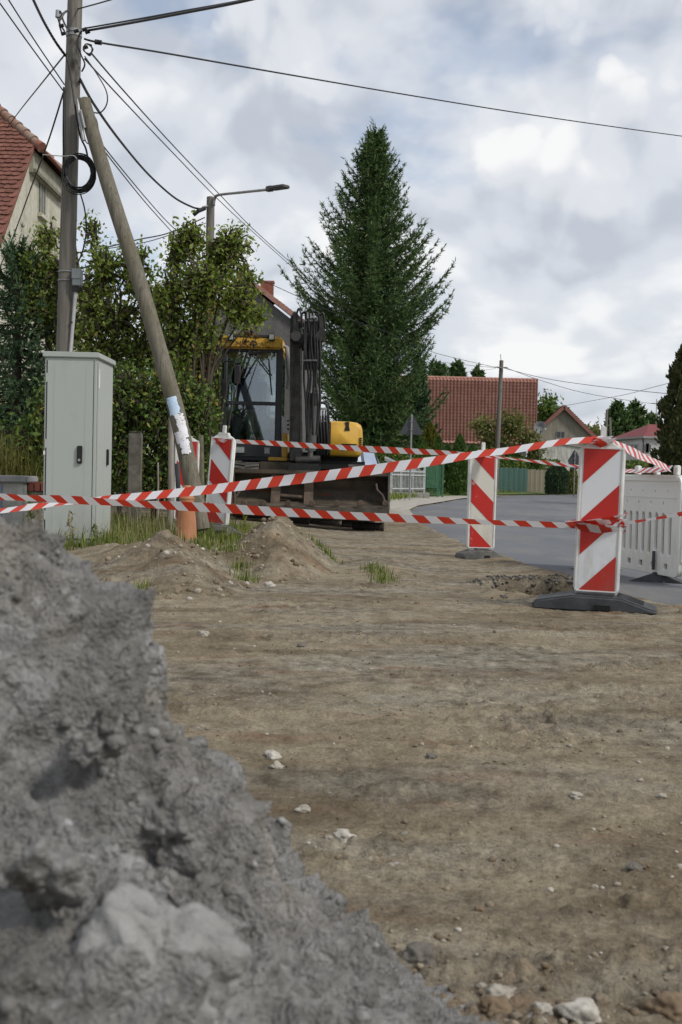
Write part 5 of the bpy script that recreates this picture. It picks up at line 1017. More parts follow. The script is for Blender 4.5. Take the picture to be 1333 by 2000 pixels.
# ------------------------------------------------------------------ dark car behind the digger
def car():
    xs = P(757, 960, 25.4).x; xc = xs-0.88; y0 = 24.6; g = h1(0.2, 26)
    rt = thing('parked_car', (xc, y0+2.1, g), 'dark car parked behind the digger, facing the road works', 'car')
    M_P = nm('dark_car_paint', (0.030, 0.033, 0.040), (0.026, 0.028, 0.034), 2, 0.25, spec=0.6)
    # stations along the length: (y, half width low, z low, belt half width, belt z, roof half width, roof z)
    st = [(0.0, .70, .35, .68, .62, .62, .66), (0.12, .82, .25, .82, .72, .74, .76), (0.9, .88, .22, .86, .88, .76, .93), (1.25, .88, .22, .87, .92, .74, .97), (2.0, .88, .22, .87, .95, .60, 1.44), (2.8, .88, .22, .87, .96, .61, 1.48), (3.7, .88, .22, .86, .97, .58, 1.42), (4.2, .82, .28, .82, .95, .62, 1.0), (4.3, .74, .35, .74, .8, .6, .85)]
    V = []; F = []
    for (y, a, zl, b_, zb, c_, zr) in st:
        for x, z in ((a*0.9, zl), (a, zl+0.15), (b_, (zl+zb)/2+0.05), (b_*0.985, zb), (c_, zr), (c_*0.5, zr+0.03), (-c_*0.5, zr+0.03), (-c_, zr), (-b_*0.985, zb), (-b_, (zl+zb)/2+0.05), (-a, zl+0.15), (-a*0.9, zl)): V.append((xc+x, y0+y, g+z))
    n = 12
    for i in range(len(st)-1):
        for k in range(n): F.append((i*n+k, i*n+(k+1) % n, (i+1)*n+(k+1) % n, (i+1)*n+k))
    F.append(tuple(range(n))); F.append(tuple((len(st)-1)*n+k for k in range(n)))
    body = MB().add(V, F).build('body', M_P, rt, smooth=True, bevel=0.02)
    def quad(idx, nme, mat, off): 
        pts = [Vector(V[i]) for i in idx]; c0 = sum(pts, Vector())/4; nn = (pts[1]-pts[0]).cross(pts[2]-pts[0]).normalized()
        if nn.dot(c0-Vector((xc, y0+2.2, g+0.8))) < 0: nn = -nn
        return MB().add([c0+(p-c0)*0.86+nn*off for p in pts], [(0, 1, 2, 3)]).build(nme, mat, rt)
    quad((3*n+5, 3*n+6, 4*n+6, 4*n+5), 'windscreen', M_CARGL, 0.012); quad((3*n+4, 3*n+5, 4*n+5, 4*n+4), 'windscreen', M_CARGL, 0.012); quad((3*n+6, 3*n+7, 4*n+7, 4*n+6), 'windscreen', M_CARGL, 0.012)
    M_SKYGL = nm('tinted_window', (0.04, 0.05, 0.055), rough=0.05, spec=0.9)
    for s in ((3, 4), (8, 7)):
        for i in (4, 5): quad((i*n+s[0], i*n+s[1], (i+1)*n+s[1], (i+1)*n+s[0]), 'side_window', M_SKYGL, 0.012)
        quad((3*n+s[0], 3*n+s[1], 4*n+s[1], 4*n+s[0]), 'quarter_window', M_SKYGL, 0.012)
    for s in (-1, 1):
        m = MB().box((xc+s*0.90-0.09, y0+1.55, g+0.93), (xc+s*0.90+0.09, y0+1.68, g+1.07)).build('door_mirror', M_P, rt, smooth=True, bevel=0.04, seg=3)
        MB().box((xc+s*0.62-0.14, y0+0.03, g+0.58), (xc+s*0.62+0.14, y0+0.3, g+0.72)).build('headlight', nm('car_lamp', (0.5, 0.52, 0.53), rough=0.1), rt, bevel=0.04, seg=3)
        for yy in (0.85, 3.45):
            c0 = Vector((xc+s*0.80, y0+yy, g+0.32)); w = MB().lathe([(0.2, -0.1), (0.31, -0.1), (0.325, -0.06), (0.325, 0.06), (0.31, 0.1), (0.2, 0.1)], c0, 'X', 28).build('wheel', nm('car_tyre', (0.02, 0.02, 0.021), rough=0.85), rt, smooth=True)
            MB().lathe([(0.205, 0.06), (0.205, 0.105), (0.17, 0.09), (0.03, 0.085)], c0+Vector((0 if s > 0 else 0, 0, 0)), 'X', 20).build('rim', nm('alloy', (0.35, 0.36, 0.37), rough=0.35, metal=0.8), w, smooth=True)
    MB().box((xc-0.5, y0-0.02, g+0.36), (xc+0.5, y0+0.06, g+0.52)).build('grille', nm('under_black', (0.012, 0.012, 0.012)), rt, bevel=0.02)
car()
# ------------------------------------------------------------------ buildings
def plaster(name, c1, c2, stain=(0.22, 0.20, 0.15), s=0.6):
    t = NT(name); v = t.co('Object'); a = t.noise(t.co('Object', (1, 1, 0.28)), s*2.2, 7, 0.68, 0.5); b = t.noise(v, 7, 6, 0.7)
    c = t.ramp(a, [(0.30, stain), (0.46, c2), (0.68, c1)]); c = t.mix(1.0, c, t.ramp(b, [(0.3, (0.78, 0.77, 0.75)), (0.7, (1.12, 1.12, 1.12))]), 'MULTIPLY')
    t.col(c); t.set(Roughness=0.95); t.bump(b, 0.5, 0.03); return t.m
M_TILE = stonemat('old_clay_tiles', [(0, (0.135, 0.060, 0.048)), (0.5, (0.180, 0.078, 0.060)), (0.85, (0.21, 0.094, 0.071)), (1, (0.30, 0.13, 0.07))], 6)
def old_house():
    X = -7.5; M_W = plaster('old_plaster', (0.66, 0.64, 0.56), (0.50, 0.48, 0.40), (0.27, 0.26, 0.20)); M_WOOD = nm('grey_board', (0.20, 0.20, 0.16), (0.12, 0.12, 0.09), 8, 0.9)
    pa = P(50, 285, 26.7); zt = pa.z; yc = 28.1; yn, yf = 26.72, 29.48
    slope = 1.12; ze = 3.6; yb_n = yn-(zt-ze)/slope; yb_f = yf+(zt-ze)/slope; zr = zt+(yc-yn)*1.15; xr = X-1.65; x2 = -17
    rt = thing('old_house', (X-4, yc, 0), 'old house with stained plaster gable and red tiled half hipped roof', 'house')
    MB().prism([(X, yb_n+0.25, 0), (X, yb_n+0.25, ze), (X, yn+0.02, zt-0.15), (X, yf-0.02, zt-0.15), (X, yb_f-0.25, ze), (X, yb_f-0.25, 0)], (x2-X, 0, 0)).build('wall', M_W, rt)
    # roof carcass
    th = 0.14
    def sheet(pts, nme, m=M_TILE): 
        a, b, c = (Vector(p) for p in pts[:3]); nn = (b-a).cross(c-a).normalized(); nn = nn if nn.z > 0 else -nn
        return MB().prism([Vector(p) for p in pts], nn*0.06).build(nme, m, rt)
    r1 = sheet([(X+0.12, yb_n-0.2, ze-0.22), (X+0.12, yn, zt), (xr, yc, zr), (x2, yc, zr), (x2, yb_n-0.2, ze-0.22)], 'roof_slope'); sheet([(X+0.12, yb_f+0.2, ze-0.22), (X+0.12, yf, zt), (xr, yc, zr), (x2, yc, zr), (x2, yb_f+0.2, ze-0.22)], 'roof_slope')
    sheet([(X+0.30, yn-0.12, zt-0.13), (X+0.30, yf+0.12, zt-0.13), (xr, yc, zr+0.01)], 'half_hip')
    MB().box((X, yn-0.1, zt-0.62), (X+0.10, yf+0.08, zt-0.10)).build('soffit_board', nm('pale_board', (0.36, 0.35, 0.28), (0.25, 0.24, 0.18), 6, 0.9), rt); MB().box((X+0.10, yn-0.1, zt-0.62), (X+0.16, yf+0.05, zt-0.54)).build('soffit_trim', M_WOOD, rt)
    # courses of flat clay tiles on the slope towards the road, near the gable: each tile its own piece
    du = Vector((0, yn-yb_n+0.2, zt-ze+0.22)).normalized(); nn = Vector((0, -du.z, du.y)); base = Vector((X+0.10, yb_n-0.2, ze-0.22))
    L = (zt-ze+0.22)/du.z; gauge = 0.165; wd = 0.175; me = None; cnt = 0; rest = MB()
    rows = int((zr-ze)/du.z/gauge)+1
    def tile(c):
        a, b, w, l = 0.0, 0.022, wd/2-0.004, gauge*1.12
        pr = [(-w, 0.03), (-w*0.6, 0.008), (0, 0.0), (w*0.6, 0.008), (w, 0.03), (w, l), (-w, l)]
        f = lambda x, y, h: Vector((x, 0, 0))+du*y+nn*(h+0.050+0.030*(1-y/l))
        return [f(x, y, 0) for x, y in pr]+[f(x, y, 0.016) for x, y in pr]
    TF = [(0, 1, 2, 3, 4, 5, 6), (13, 12, 11, 10, 9, 8, 7)]+[(i, (i+1) % 7, 7+(i+1) % 7, 7+i) for i in range(7)]
    proto = tile(None)
    for r in range(rows-1, -1, -1):
        s = r*gauge; z = base.z+du.z*s
        xmax = X+0.10 if z < zt-0.1 else X+0.10-(z-zt)/(zr-zt)*(X+0.1-xr)-0.06
        for k in range(26):
            x = xmax-wd*(k+0.5)-(wd/2 if r % 2 else 0)
            p = Vector((x, base.y, base.z))+du*s+Vector((0, 0, random.uniform(-0.006, 0.006)))
            # seen part of the roof lies close to the gable
            px_ = 667+(x/p.y)*FPX
            if px_ > -8 and z > 5.2 and cnt < 300:
                if me is None:
                    o = MB().add(proto, TF).build('tile', M_TILE, r1, local=True); me = o.data; o.location = p-root_loc(rt)
                else: o = bpy.data.objects.new('tile', me); COL.objects.link(o); o.parent = r1; o.location = p-root_loc(rt)
                o.rotation_euler = (random.uniform(-0.012, 0.012), random.uniform(-0.02, 0.02), 0); cnt += 1
            elif k < 16: rest.add([q+p for q in proto], TF)
    o = rest.build('tile_field', M_TILE, r1); o['kind'] = 'stuff'
    # hip tiles, one by one
    for (A, Bq) in (((X+0.30, yn-0.12, zt-0.1), (xr, yc, zr+0.04)), ((X+0.30, yf+0.12, zt-0.1), (xr, yc, zr+0.04)), ((xr, yc, zr+0.04), (x2, yc, zr+0.04))):
        A, Bq = Vector(A), Vector(Bq); n = max(4, int((Bq-A).length/0.36)); n = min(n, 8) if A.x < X-1 else n
        for k in range(n):
            a = A+(Bq-A).normalized()*(0.36*k); b = a+(Bq-A).normalized()*0.40; MB().tube([a+Vector((0, 0, 0.045)), b+Vector((0, 0, 0.02))], [0.125, 0.10], 10).build('hip_tile', nm('lichen_tile', (0.23, 0.085, 0.06), (0.27, 0.22, 0.17), 3.5, 0.9), rt, smooth=True)
    for yy in (yf+0.02, yn): pass
    MB().prism([(X+0.0, yf+0.02, zt-0.2), (X+0.14, yf+0.02, zt-0.2), (X+0.14, yb_f, ze-0.1), (X, yb_f, ze-0.1)], (0, 0.10, 0.0)).build('verge_board', nm('dark_verge', (0.10, 0.07, 0.05)), rt)
    # windows in the gable: deep reveals
    def window(px0, py0, px1, py1):
        y0 = -X*FPX/(667-px0); y1 = -X*FPX/(667-px1); z1 = P(px0, py0, y0).z; z0 = P(px0, py1, y0).z
        w = MB().box((X-0.02, y0, z0), (X+0.012, y1, z1)).build('window', nm('window_dark', (0.10, 0.10, 0.095), rough=0.3), rt)
        MB().box((X-0.0, y0-0.08, z1), (X+0.05, y1+0.08, z1+0.10)).build('lintel', M_W, w); MB().box((X, y0-0.1, z0-0.09), (X+0.10, y1+0.1, z0)).build('sill', M_W, w)
        MB().box((X+0.012, y0, z0), (X+0.03, y0+0.06, z1)).build('frame', M_WOOD, w); MB().box((X+0.012, y1-0.06, z0), (X+0.03, y1, z1)).build('frame', M_WOOD, w); MB().box((X+0.012, (y0+y1)/2-0.03, z0), (X+0.026, (y0+y1)/2+0.03, z1)).build('frame', M_WOOD, w)
        MB().box((X+0.002, y0+0.06, z0+0.02), (X+0.016, y1-0.06, z1-0.02)).build('pane', nm('dusty_pane', (0.28, 0.29, 0.28), (0.2, 0.2, 0.19), 4, 0.25), w)
    window(67, 356, 78, 416); window(46, 500, 62, 545)
old_house()
def wave_roof(A, B, C, D_, mat, name, parent, cols, rows, amp=0.03, step=0.03):
    "pantile sheet on the quad A (eave left) B (eave right) C (ridge right) D (ridge left): rolled columns, stepped courses"
    A, B, C, D_ = (np.array(q, float) for q in (A, B, C, D_)); nn = np.cross(B-A, D_-A); nn /= np.linalg.norm(nn); nn = nn if nn[2] > 0 else -nn
    us = np.linspace(0, 1, cols*6+1); vs = []; hs = []
    for r in range(rows): vs += [(r-0.07)/rows, (r+0.999)/rows]; hs += [step, 0.0]
    vs = np.array(vs); hs = np.array(hs); U, Vv = np.meshgrid(us, vs, indexing='ij'); Hh = np.broadcast_to(hs, U.shape)
    jit = rng.normal(0, 0.004, (cols+1, rows+1))[np.minimum((U*cols).astype(int), cols), np.minimum((Vv*rows).astype(int), rows)]
    ph = (U*cols) % 1.0; wv = amp*np.where(ph < 0.62, np.sin(ph/0.62*np.pi), -0.35*np.sin((ph-0.62)/0.38*np.pi))
    Pp = (1-Vv)[..., None]*((1-U)[..., None]*A+U[..., None]*B)+Vv[..., None]*((1-U)[..., None]*D_+U[..., None]*C)+nn*(Hh+wv+jit+0.05)[..., None]
    n1, n2 = U.shape; idx = np.arange(n1*n2).reshape(n1, n2); F = np.stack([idx[:-1, :-1], idx[1:, :-1], idx[1:, 1:], idx[:-1, 1:]], -1).reshape(-1, 4)
    o = np_mesh(name, Pp.reshape(-1, 3), F, mat, parent, smooth=False); return o
def tilemat(name, c1, c2, c3):
    t = NT(name); b = t.noise(t.co('Object'), 1.1, 6, 0.7); d = t.noise(t.co('Object'), 9, 4, 0.8)
    c = t.ramp(b, [(0.32, c1), (0.5, c2), (0.7, c3)]); c = t.mix(1.0, c, t.ramp(d, [(0.3, (0.62, 0.62, 0.62)), (0.7, (1.22, 1.22, 1.22))]), 'MULTIPLY'); t.col(c); t.set(Roughness=0.8); return t.m
def big_roof():
    d = 84; zr = P(940, 741, d+4).z; ze = P(940, 868, d).z; x0 = P(740, 740, d).x; x1 = P(1050, 742, d+4).x; xe = P(1046, 868, d).x
    rt = thing('tiled_house', ((x0+x1)/2, d+4, 0), 'house with one huge plain slope of red pantiles behind the hedge', 'house')
    M_T = tilemat('red_pantiles', (0.34, 0.165, 0.128), (0.40, 0.20, 0.158), (0.45, 0.245, 0.20))
    MB().prism([(x0+0.3, d+0.5, 0), (x0+0.3, d+0.5, ze), (x0+0.3, d+4, zr-0.3), (x0+0.3, d+8, ze), (x0+0.3, d+8, 0)], (xe-x0-0.9, 0, 0)).build('wall', plaster('house_plaster', (0.45, 0.43, 0.38), (0.38, 0.36, 0.31)), rt)
    wave_roof((x0, d, ze), (xe, d, ze), (x1, d+4, zr), (x0, d+4, zr), M_T, 'roof', rt, 46, 20, 0.07, 0.075); wave_roof((x0, d+8.4, ze), (x1, d+8.4, ze), (x1, d+4, zr), (x0, d+4, zr), M_T, 'roof', rt, 44, 20, 0.04, 0.05)
    for k in range(30):
        w = (x1-x0)/30; MB().tube([(x0+w*k, d+4, zr+0.07), (x0+w*(k+1.06), d+4, zr+0.06)], [0.12, 0.11], 8).build('ridge_tile', M_T, rt, smooth=True)
    MB().bar((xe+0.02, d-0.1, ze-0.02), (x1+0.02, d+4, zr), 0.08, 0.25).build('verge_board', nm('brown_verge', (0.16, 0.07, 0.05)), rt)
    sd_ = thing('satellite_dish', P(1052, 838, 83), 'grey satellite dish at the right edge of the huge tiled roof', 'dish')
    c = P(1055, 835, 83); MB().lathe([(0.02, 0.10), (0.25, 0.05), (0.45, -0.08), (0.47, -0.08), (0.25, 0.09), (0.02, 0.14)], c, 'Y', 20).build('reflector', nm('dish_grey', (0.22, 0.23, 0.25)), sd_, smooth=True)
    MB().tube([c+Vector((0, 0.1, 0)), P(1047, 846, 84)], 0.05, 6).build('mount', M_STEEL, sd_); MB().tube([c+Vector((0, 0, -0.4)), c+Vector((0.3, -0.5, -0.15))], 0.03, 6).build('feed_arm', M_STEEL, sd_); MB().lathe([(0.02, 0), (0.08, 0.03), (0.08, 0.14), (0.03, 0.16)], c+Vector((0.3, -0.5, -0.22)), 'Z', 10).build('receiver', nm('lnb_pale', (0.5, 0.5, 0.46)), sd_)
big_roof()
def gable_house():
    d = 92; rt = thing('gable_house', (P(1100, 900, d+3).x, d+4, 0), 'beige gabled house with brown roof and one small window', 'house')
    zp = P(1103, 797, d).z; ze = P(1060, 838, d).z; xl, xr, xm = P(1056, 838, d).x, P(1160, 850, d).x, P(1101, 797, d).x; zer = P(1160, 855, d).z; L = 10
    M_W = plaster('beige_plaster', (0.30, 0.28, 0.235), (0.25, 0.235, 0.195), (0.17, 0.16, 0.13)); sk = Vector((1.5, L, 0))
    MB().prism([(xl, d, 0), (xl, d, ze), (xm, d, zp-0.1), (xr, d, zer), (xr, d, 0)], sk).build('wall', M_W, rt)
    M_R = tilemat('brown_tiles', (0.07, 0.032, 0.025), (0.10, 0.042, 0.032), (0.125, 0.06, 0.045)); o = 0.35
    def side(x, z): 
        a = Vector((xm, d-0.3, zp)); b = Vector((x, d-0.3, z)); k = (b-a)*1.08; return a, a+k
    for x, z in ((xl, ze), (xr, zer)):
        a, b = side(x, z); rf = MB().prism([a, b, b+sk+Vector((0, 0.6, 0)), a+sk+Vector((0, 0.6, 0))], (0, 0, 0.22)).build('roof', M_R, rt)
        wave_roof(b+Vector((0, 0, .18)), b+sk+Vector((0, 0.6, .18)), a+sk+Vector((0, 0.6, .18)), a+Vector((0, 0, .18)), M_R, 'tiles', rf, 34, 16, 0.05, 0.05)
        MB().bar(a+Vector((0, -0.05, 0.08)), b+Vector((0, -0.05, 0.08)), 0.10, 0.28).build('verge_board', nm('pink_verge', (0.24, 0.11, 0.085)), rf)
    a, b, c, e = prect(1103, 795, 1112, 813, d+5); MB().box((a, d+5, b-0.6), (c+0.05, d+5.5, e)).build('chimney', nm('dark_brick', (0.16, 0.07, 0.05), (0.10, 0.045, 0.035), 8, 0.9), rt)
    a, b, c, e = prect(1087, 842, 1104, 856, d); w = MB().box((a, d-0.06, b), (c, d+0.02, e)).build('window', nm('window_frame', (0.25, 0.24, 0.21)), rt)
    for k in (0, 1): MB().box((a+0.06+(c-a-0.06)/2*k, d-0.07, b+0.06), (a+(c-a-0.06)/2*(k+1), d-0.055, e-0.06)).build('pane', nm('dark_pane', (0.02, 0.024, 0.03), rough=0.1, spec=0.6), w)
    MB().box((a-0.1, d-0.12, b-0.1), (c+0.1, d+0.01, b-0.01)).build('sill', M_W, w)
    # rough white wall in front of it
    a, b, c, e = prect(1042, 872, 1150, 925, 84); ww = thing('white_wall', ((a+c)/2, 84.4, 0), 'rough whitewashed wall below the beige gabled house', 'wall'); MB().prism([(a, 84, -0.1), (c, 84, -0.1), (c, 84, e-0.15), (a+2.0, 84, e+0.15), (a, 84, e+0.05)], (0, 0.8, 0)).build('wall_body', plaster('whitewash', (0.62, 0.61, 0.58), (0.44, 0.43, 0.40), (0.25, 0.24, 0.22), 1.6), ww)
    MB().prism([(a-0.1, 83.9, e+0.07), (a+2.0, 83.9, e+0.17), (c, 83.9, e-0.13), (c, 83.9, e-0.05), (a+2.0, 83.9, e+0.26), (a-0.1, 83.9, e+0.16)], (0, 1.0, 0)).build('coping', nm('coping_grey', (0.3, 0.29, 0.26)), ww)
gable_house()
def white_house():
    d = 105; rt = thing('white_house', (P(1262, 900, d).x, d+4, 0), 'white two storey house with dark red hipped roof at the end of the road', 'house')
    x0, x1, x2 = P(1236, 860, d).x, P(1257, 860, d-1.5).x, P(1300, 870, d-1.5).x; zt = P(1245, 853, d).z; M_W = plaster('white_plaster', (0.62, 0.60, 0.60), (0.56, 0.54, 0.54), (0.42, 0.40, 0.39))
    MB().prism([(x0, d+3, 0), (x1, d-1.5, 0), (x2+1, d-1.5, 0), (x2+1, d+8, 0), (x0, d+8, 0)], (0, 0, zt)).build('wall', M_W, rt)
    zp = P(1275, 826, d).z; xa = P(1272, 826, d+2).x; e = 0.35
    A, B_, C_, Dd = Vector((x0-e, d+3-e, zt)), Vector((x1-e*0.3, d-1.5-e, zt)), Vector((x2+1+e, d-1.5-e, zt)), Vector((x0-e, d+8+e, zt)); T = Vector((xa, d+2.5, zp)); T2 = Vector((x2+2, d+3, zp)); E = Vector((x2+1+e, d+8+e, zt))
    MB().add([A, B_, C_, Dd, T, T2, E], [(0, 1, 4), (1, 2, 5, 4), (0, 4, 3), (3, 4, 5, 6), (2, 6, 5)]).build('roof', tilemat('maroon_roof', (0.165, 0.040, 0.045), (0.20, 0.052, 0.055), (0.23, 0.07, 0.07)), rt)
    MB().prism([A, B_, C_, E, Dd], (0, 0, -0.18)).build('eaves', nm('eaves_grey', (0.35, 0.34, 0.34)), rt)
    def on(px, py0, py1, w, nme='window'):
        k = (px-1236)/(1257-1236)
        if k < 1:
            a = Vector((x0, d+3, 0)); b = Vector((x1, d-1.5, 0)); 
        else: a = Vector((x1, d-1.5, 0)); b = Vector((x2+1, d-1.5, 0)); k = (P(px, py0, d-1.5).x-x1)/(x2+1-x1)
        t = (b-a).normalized(); nn = Vector((t.y, -t.x, 0)); nn = nn if nn.y < 0 else -nn; c = a+(b-a)*k; z1, z0 = P(px, py0, c.y).z, P(px, py1, c.y).z
        f = MB().prism([c-t*w+nn*0.02+Vector((0, 0, z0)), c+t*w+nn*0.02+Vector((0, 0, z0)), c+t*w+nn*0.02+Vector((0, 0, z1)), c-t*w+nn*0.02+Vector((0, 0, z1))], nn*0.05).build('window', nm('white_frame', (0.6, 0.6, 0.6)), rt)
        MB().prism([c-t*w*0.8+nn*0.07+Vector((0, 0, z0+0.1)), c+t*w*0.8+nn*0.07+Vector((0, 0, z0+0.1)), c+t*w*0.8+nn*0.07+Vector((0, 0, z1-0.1)), c-t*w*0.8+nn*0.07+Vector((0, 0, z1-0.1))], nn*0.01).build('pane', nm('grey_pane', (0.12, 0.12, 0.13), rough=0.2), f)
    for px, w in ((1239.5, 0.5), (1245.5, 0.45), (1250, 0.45), (1262.5, 0.28), (1267, 0.28)): on(px, 866, 884, w)
    MB().tube([B_+Vector((0, 0.2, -0.2)), Vector((x1, d-1.62, zt-0.6)), Vector((x1, d-1.62, 0.5))], 0.08, 8).build('downpipe', nm('dark_pipe_far', (0.10, 0.09, 0.09)), rt)
    MB().tube([T+Vector((0.6, 0, -0.3)), T+Vector((0.6, 0, 2.4))], 0.04, 6).tube([T+Vector((0.1, 0, 2.0)), T+Vector((0.9, 0, 2.0))], 0.03, 5).build('aerial', M_STEEL, rt)
white_house()
def chimney_house():
    d = 67; rt = thing('chimney_house', (P(500, 700, d).x, d+4, 0), 'grey gabled house with faded red roof and brick chimney behind the cab', 'house')
    zp = P(488, 551, d).z; xm = P(488, 551, d).x; k = (P(566, 612, d+0.0)-P(488, 553, d)); b = P(488, 553, d)+k*1.5; bl = Vector((xm-k.x*1.5, d, b.z)); sk = Vector((1.0, 8.5, 0))
    M_W = plaster('grey_plaster', (0.15, 0.145, 0.15), (0.12, 0.118, 0.12), (0.10, 0.098, 0.095)); MB().prism([(bl.x+0.4, d+0.2, 0), (bl.x+0.4, d+0.2, bl.z), (xm, d+0.2, zp-0.2), (b.x-0.4, d+0.2, b.z), (b.x-0.4, d+0.2, 0)], sk).build('wall', M_W, rt)
    M_R = tilemat('faded_red_sheet', (0.30, 0.15, 0.125), (0.36, 0.19, 0.16), (0.40, 0.23, 0.20)); a = Vector((xm, d, zp))
    for e in (b, bl):
        rf = MB().prism([a, e, e+sk, a+sk], (0, 0, 0.2)).build('roof', M_R, rt); wave_roof(e+Vector((0, 0, .16)), e+sk+Vector((0, 0, .1)), a+sk+Vector((0, 0, .1)), a+Vector((0, 0, .1)), M_R, 'tiles', rf, 28, 18, 0.04, 0.03); MB().bar(a+Vector((0, -0.04, 0.05)), e+Vector((0, -0.04, 0.05)), 0.08, 0.24).build('verge_board', M_R, rf)
    x0, z0, x1, z1 = prect(509, 552, 534, 590, d+2.4); ch = MB().box((x0, d+2.4, z0-0.8), (x1, d+2.95, z1)).build('chimney', nm('mortar', (0.22, 0.17, 0.14)), rt)
    MB().box((x0-0.05, d+2.35, z1), (x1+0.05, d+3.0, z1+0.12)).build('chimney_cap', nm('chimney_brick', (0.31, 0.115, 0.08), (0.22, 0.08, 0.055), 9, 0.9), ch)
    me = None; hb = 0.075
    for r in range(int((z1-z0+0.8)/hb)):
        for k in range(2 if r % 2 else 3):
            w = (x1-x0)/2.0; xa = x0+(k-(0 if r % 2 else 0.5))*w; xb = min(x1, xa+w)-0.012; xa = max(x0, xa)
            MB().box((xa, d+2.385, z0-0.8+r*hb), (xb, d+2.41, z0-0.8+r*hb+hb-0.012)).build('brick', nm('chimney_brick', (0.31, 0.115, 0.08)), ch)
chimney_house()
# ------------------------------------------------------------------ fences, gate, signs along the bend
def white_fence():
    d = 44; a = P(764, 960, d); b = P(829, 958, d+3); zt = P(790, 908, d).z; rt = thing('metal_fence', ((a.x+b.x)/2, d+1, 0.05), 'low white metal bar fence beyond the car', 'fence'); M_F = nm('white_metal', (0.48, 0.49, 0.50), (0.38, 0.39, 0.40), 6, 0.5); n = 24; t = (Vector((b.x, b.y, 0))-Vector((a.x, a.y, 0)))
    a0 = Vector((a.x, a.y, 0)); me = None
    for i in range(n+1):
        p = a0+t*i/n; top = zt-0.12+0.05*math.sin(i/n*math.pi*6)
        MB().bar(p+Vector((0, 0, 0.3)), p+Vector((0, 0, top)), 0.025, 0.025).build('fence_bar', M_F, rt)
    for z in (0.40, 0.95, zt-0.25): MB().bar(a0+Vector((0, -0.02, z)), a0+t+Vector((0, -0.02, z)), 0.05, 0.05, ).build('rail', M_F, rt)
    for i in (0, 0.42, 1): MB().bar(a0+t*i+Vector((0, 0.03, 0)), a0+t*i+Vector((0, 0.03, zt)), 0.08, 0.08).build('post', nm('green_post', (0.05, 0.09, 0.08)) if i == 0.42 else M_F, rt)
    MB().box((a.x, d+0.1, 0), (b.x, d+0.3, 0.28)).build('base_wall', nm('base_concrete', (0.3, 0.29, 0.27)), rt)
    # white handrail of steps behind
    hr = thing('handrail', P(755, 960, 47), 'white sloping handrail behind the white metal fence', 'handrail')
    MB().bar(P(752, 893, 47), P(812, 920, 47), 0.12, 0.10).build('rail', M_F, hr); MB().bar(P(752, 898, 47.2), P(800, 920, 47.2), 0.06, 0.06).build('rail', M_F, hr)
    for x in (760, 785, 808): q = P(x, 900, 47); MB().bar((q.x, 47, 0.02), (q.x, 47, P(x, 893+(x-752)*0.45, 47).z), 0.07, 0.07).build('post', M_F, hr)
    # green gate
    ga, gb = P(829, 960, 47), P(862, 960, 48); zt = P(845, 906, 47).z; g = thing('green_gate', ((ga.x+gb.x)/2, 47.5, 0.05), 'green sheet metal gate between the white fence and the thujas', 'gate'); M_G = nm('green_paint', (0.055, 0.155, 0.085), (0.04, 0.115, 0.065), 6, 0.5)
    w = (gb.x-ga.x); 
    for k in range(6):
        x = ga.x+w*0.02+w*0.7/6*k; MB().box((x, 47.3, 0.45), (x+w*0.7/6-0.015, 47.33, zt-0.03*(k % 2))).build('slat', M_G, g)
    for x in (ga.x, ga.x+w*0.73, gb.x): MB().bar((x, 47.36, 0), (x, 47.36, zt+0.08), 0.07, 0.07).build('post', M_G, g)
    for k in range(3): x = ga.x+w*0.77+w*0.2/3*k; MB().box((x, 47.36, 0.15), (x+w*0.05, 47.39, zt-0.05)).build('slat', M_G, g)
    for z in (0.16, 0.46): MB().bar((ga.x, 47.28, z), (ga.x+w*0.73, 47.28, z), 0.04, 0.04).build('rail', M_G, g)
    for k in range(8): x = ga.x+w*0.7*k/8+0.03; MB().bar((x, 47.3, 0.16), (x, 47.3, 0.46), 0.018, 0.018).build('lower_bar', M_G, g)
white_fence()
def plank_fence(pa, pb, da, db, ztop_px, n, mats, label):
    a, b = P(pa, 960, da), P(pb, 962, db); zt = P((pa+pb)/2, ztop_px, (da+db)/2).z; a0 = Vector((a.x, da, 0)); t = Vector((b.x, db, 0))-a0; rt = thing('plank_fence', a0+t/2, label, 'fence', 'plank fences on the far side of the bend'); me = {}
    u = t.normalized(); ang = math.atan2(u.y, u.x); w = t.length/n
    for i in range(n):
        m = mats[i % len(mats)]
        if m not in me: o = MB().box((0, -0.012, 0.04), (w*0.93, 0.012, zt)).build('plank', m, rt, local=True); me[m] = o.data
        else: o = bpy.data.objects.new('plank', me[m]); COL.objects.link(o); o.parent = rt
        o.location = a0+u*w*i-rt.location+Vector((0, 0, random.uniform(-0.06, 0.02))); o.rotation_euler = (0, random.uniform(-0.006, 0.006), ang)
    for z in (0.4, zt-0.35): MB().bar(a0+Vector((0, 0.06, z)), a0+t+Vector((0, 0.06, z)), 0.08, 0.05).build('rail', mats[0], rt)
M_GP = [nm('green_plank_%d' % i, c, tuple(v*0.8 for v in c), 3, 0.85, stretch=(1, 1, 0.2)) for i, c in enumerate(((0.045, 0.105, 0.085), (0.055, 0.115, 0.095), (0.040, 0.085, 0.072)))]
M_BP = [nm('grey_plank_%d' % i, c, tuple(v*0.75 for v in c), 3, 0.9, stretch=(1, 1, 0.2)) for i, c in enumerate(((0.19, 0.165, 0.12), (0.15, 0.15, 0.10), (0.23, 0.20, 0.15)))]
plank_fence(974, 1030, 64, 68, 913, 17, M_GP, 'faded green plank fence right of the far pole'); plank_fence(1030, 1068, 68, 71, 917, 12, M_BP, 'bare weathered plank fence beside the faded green one')
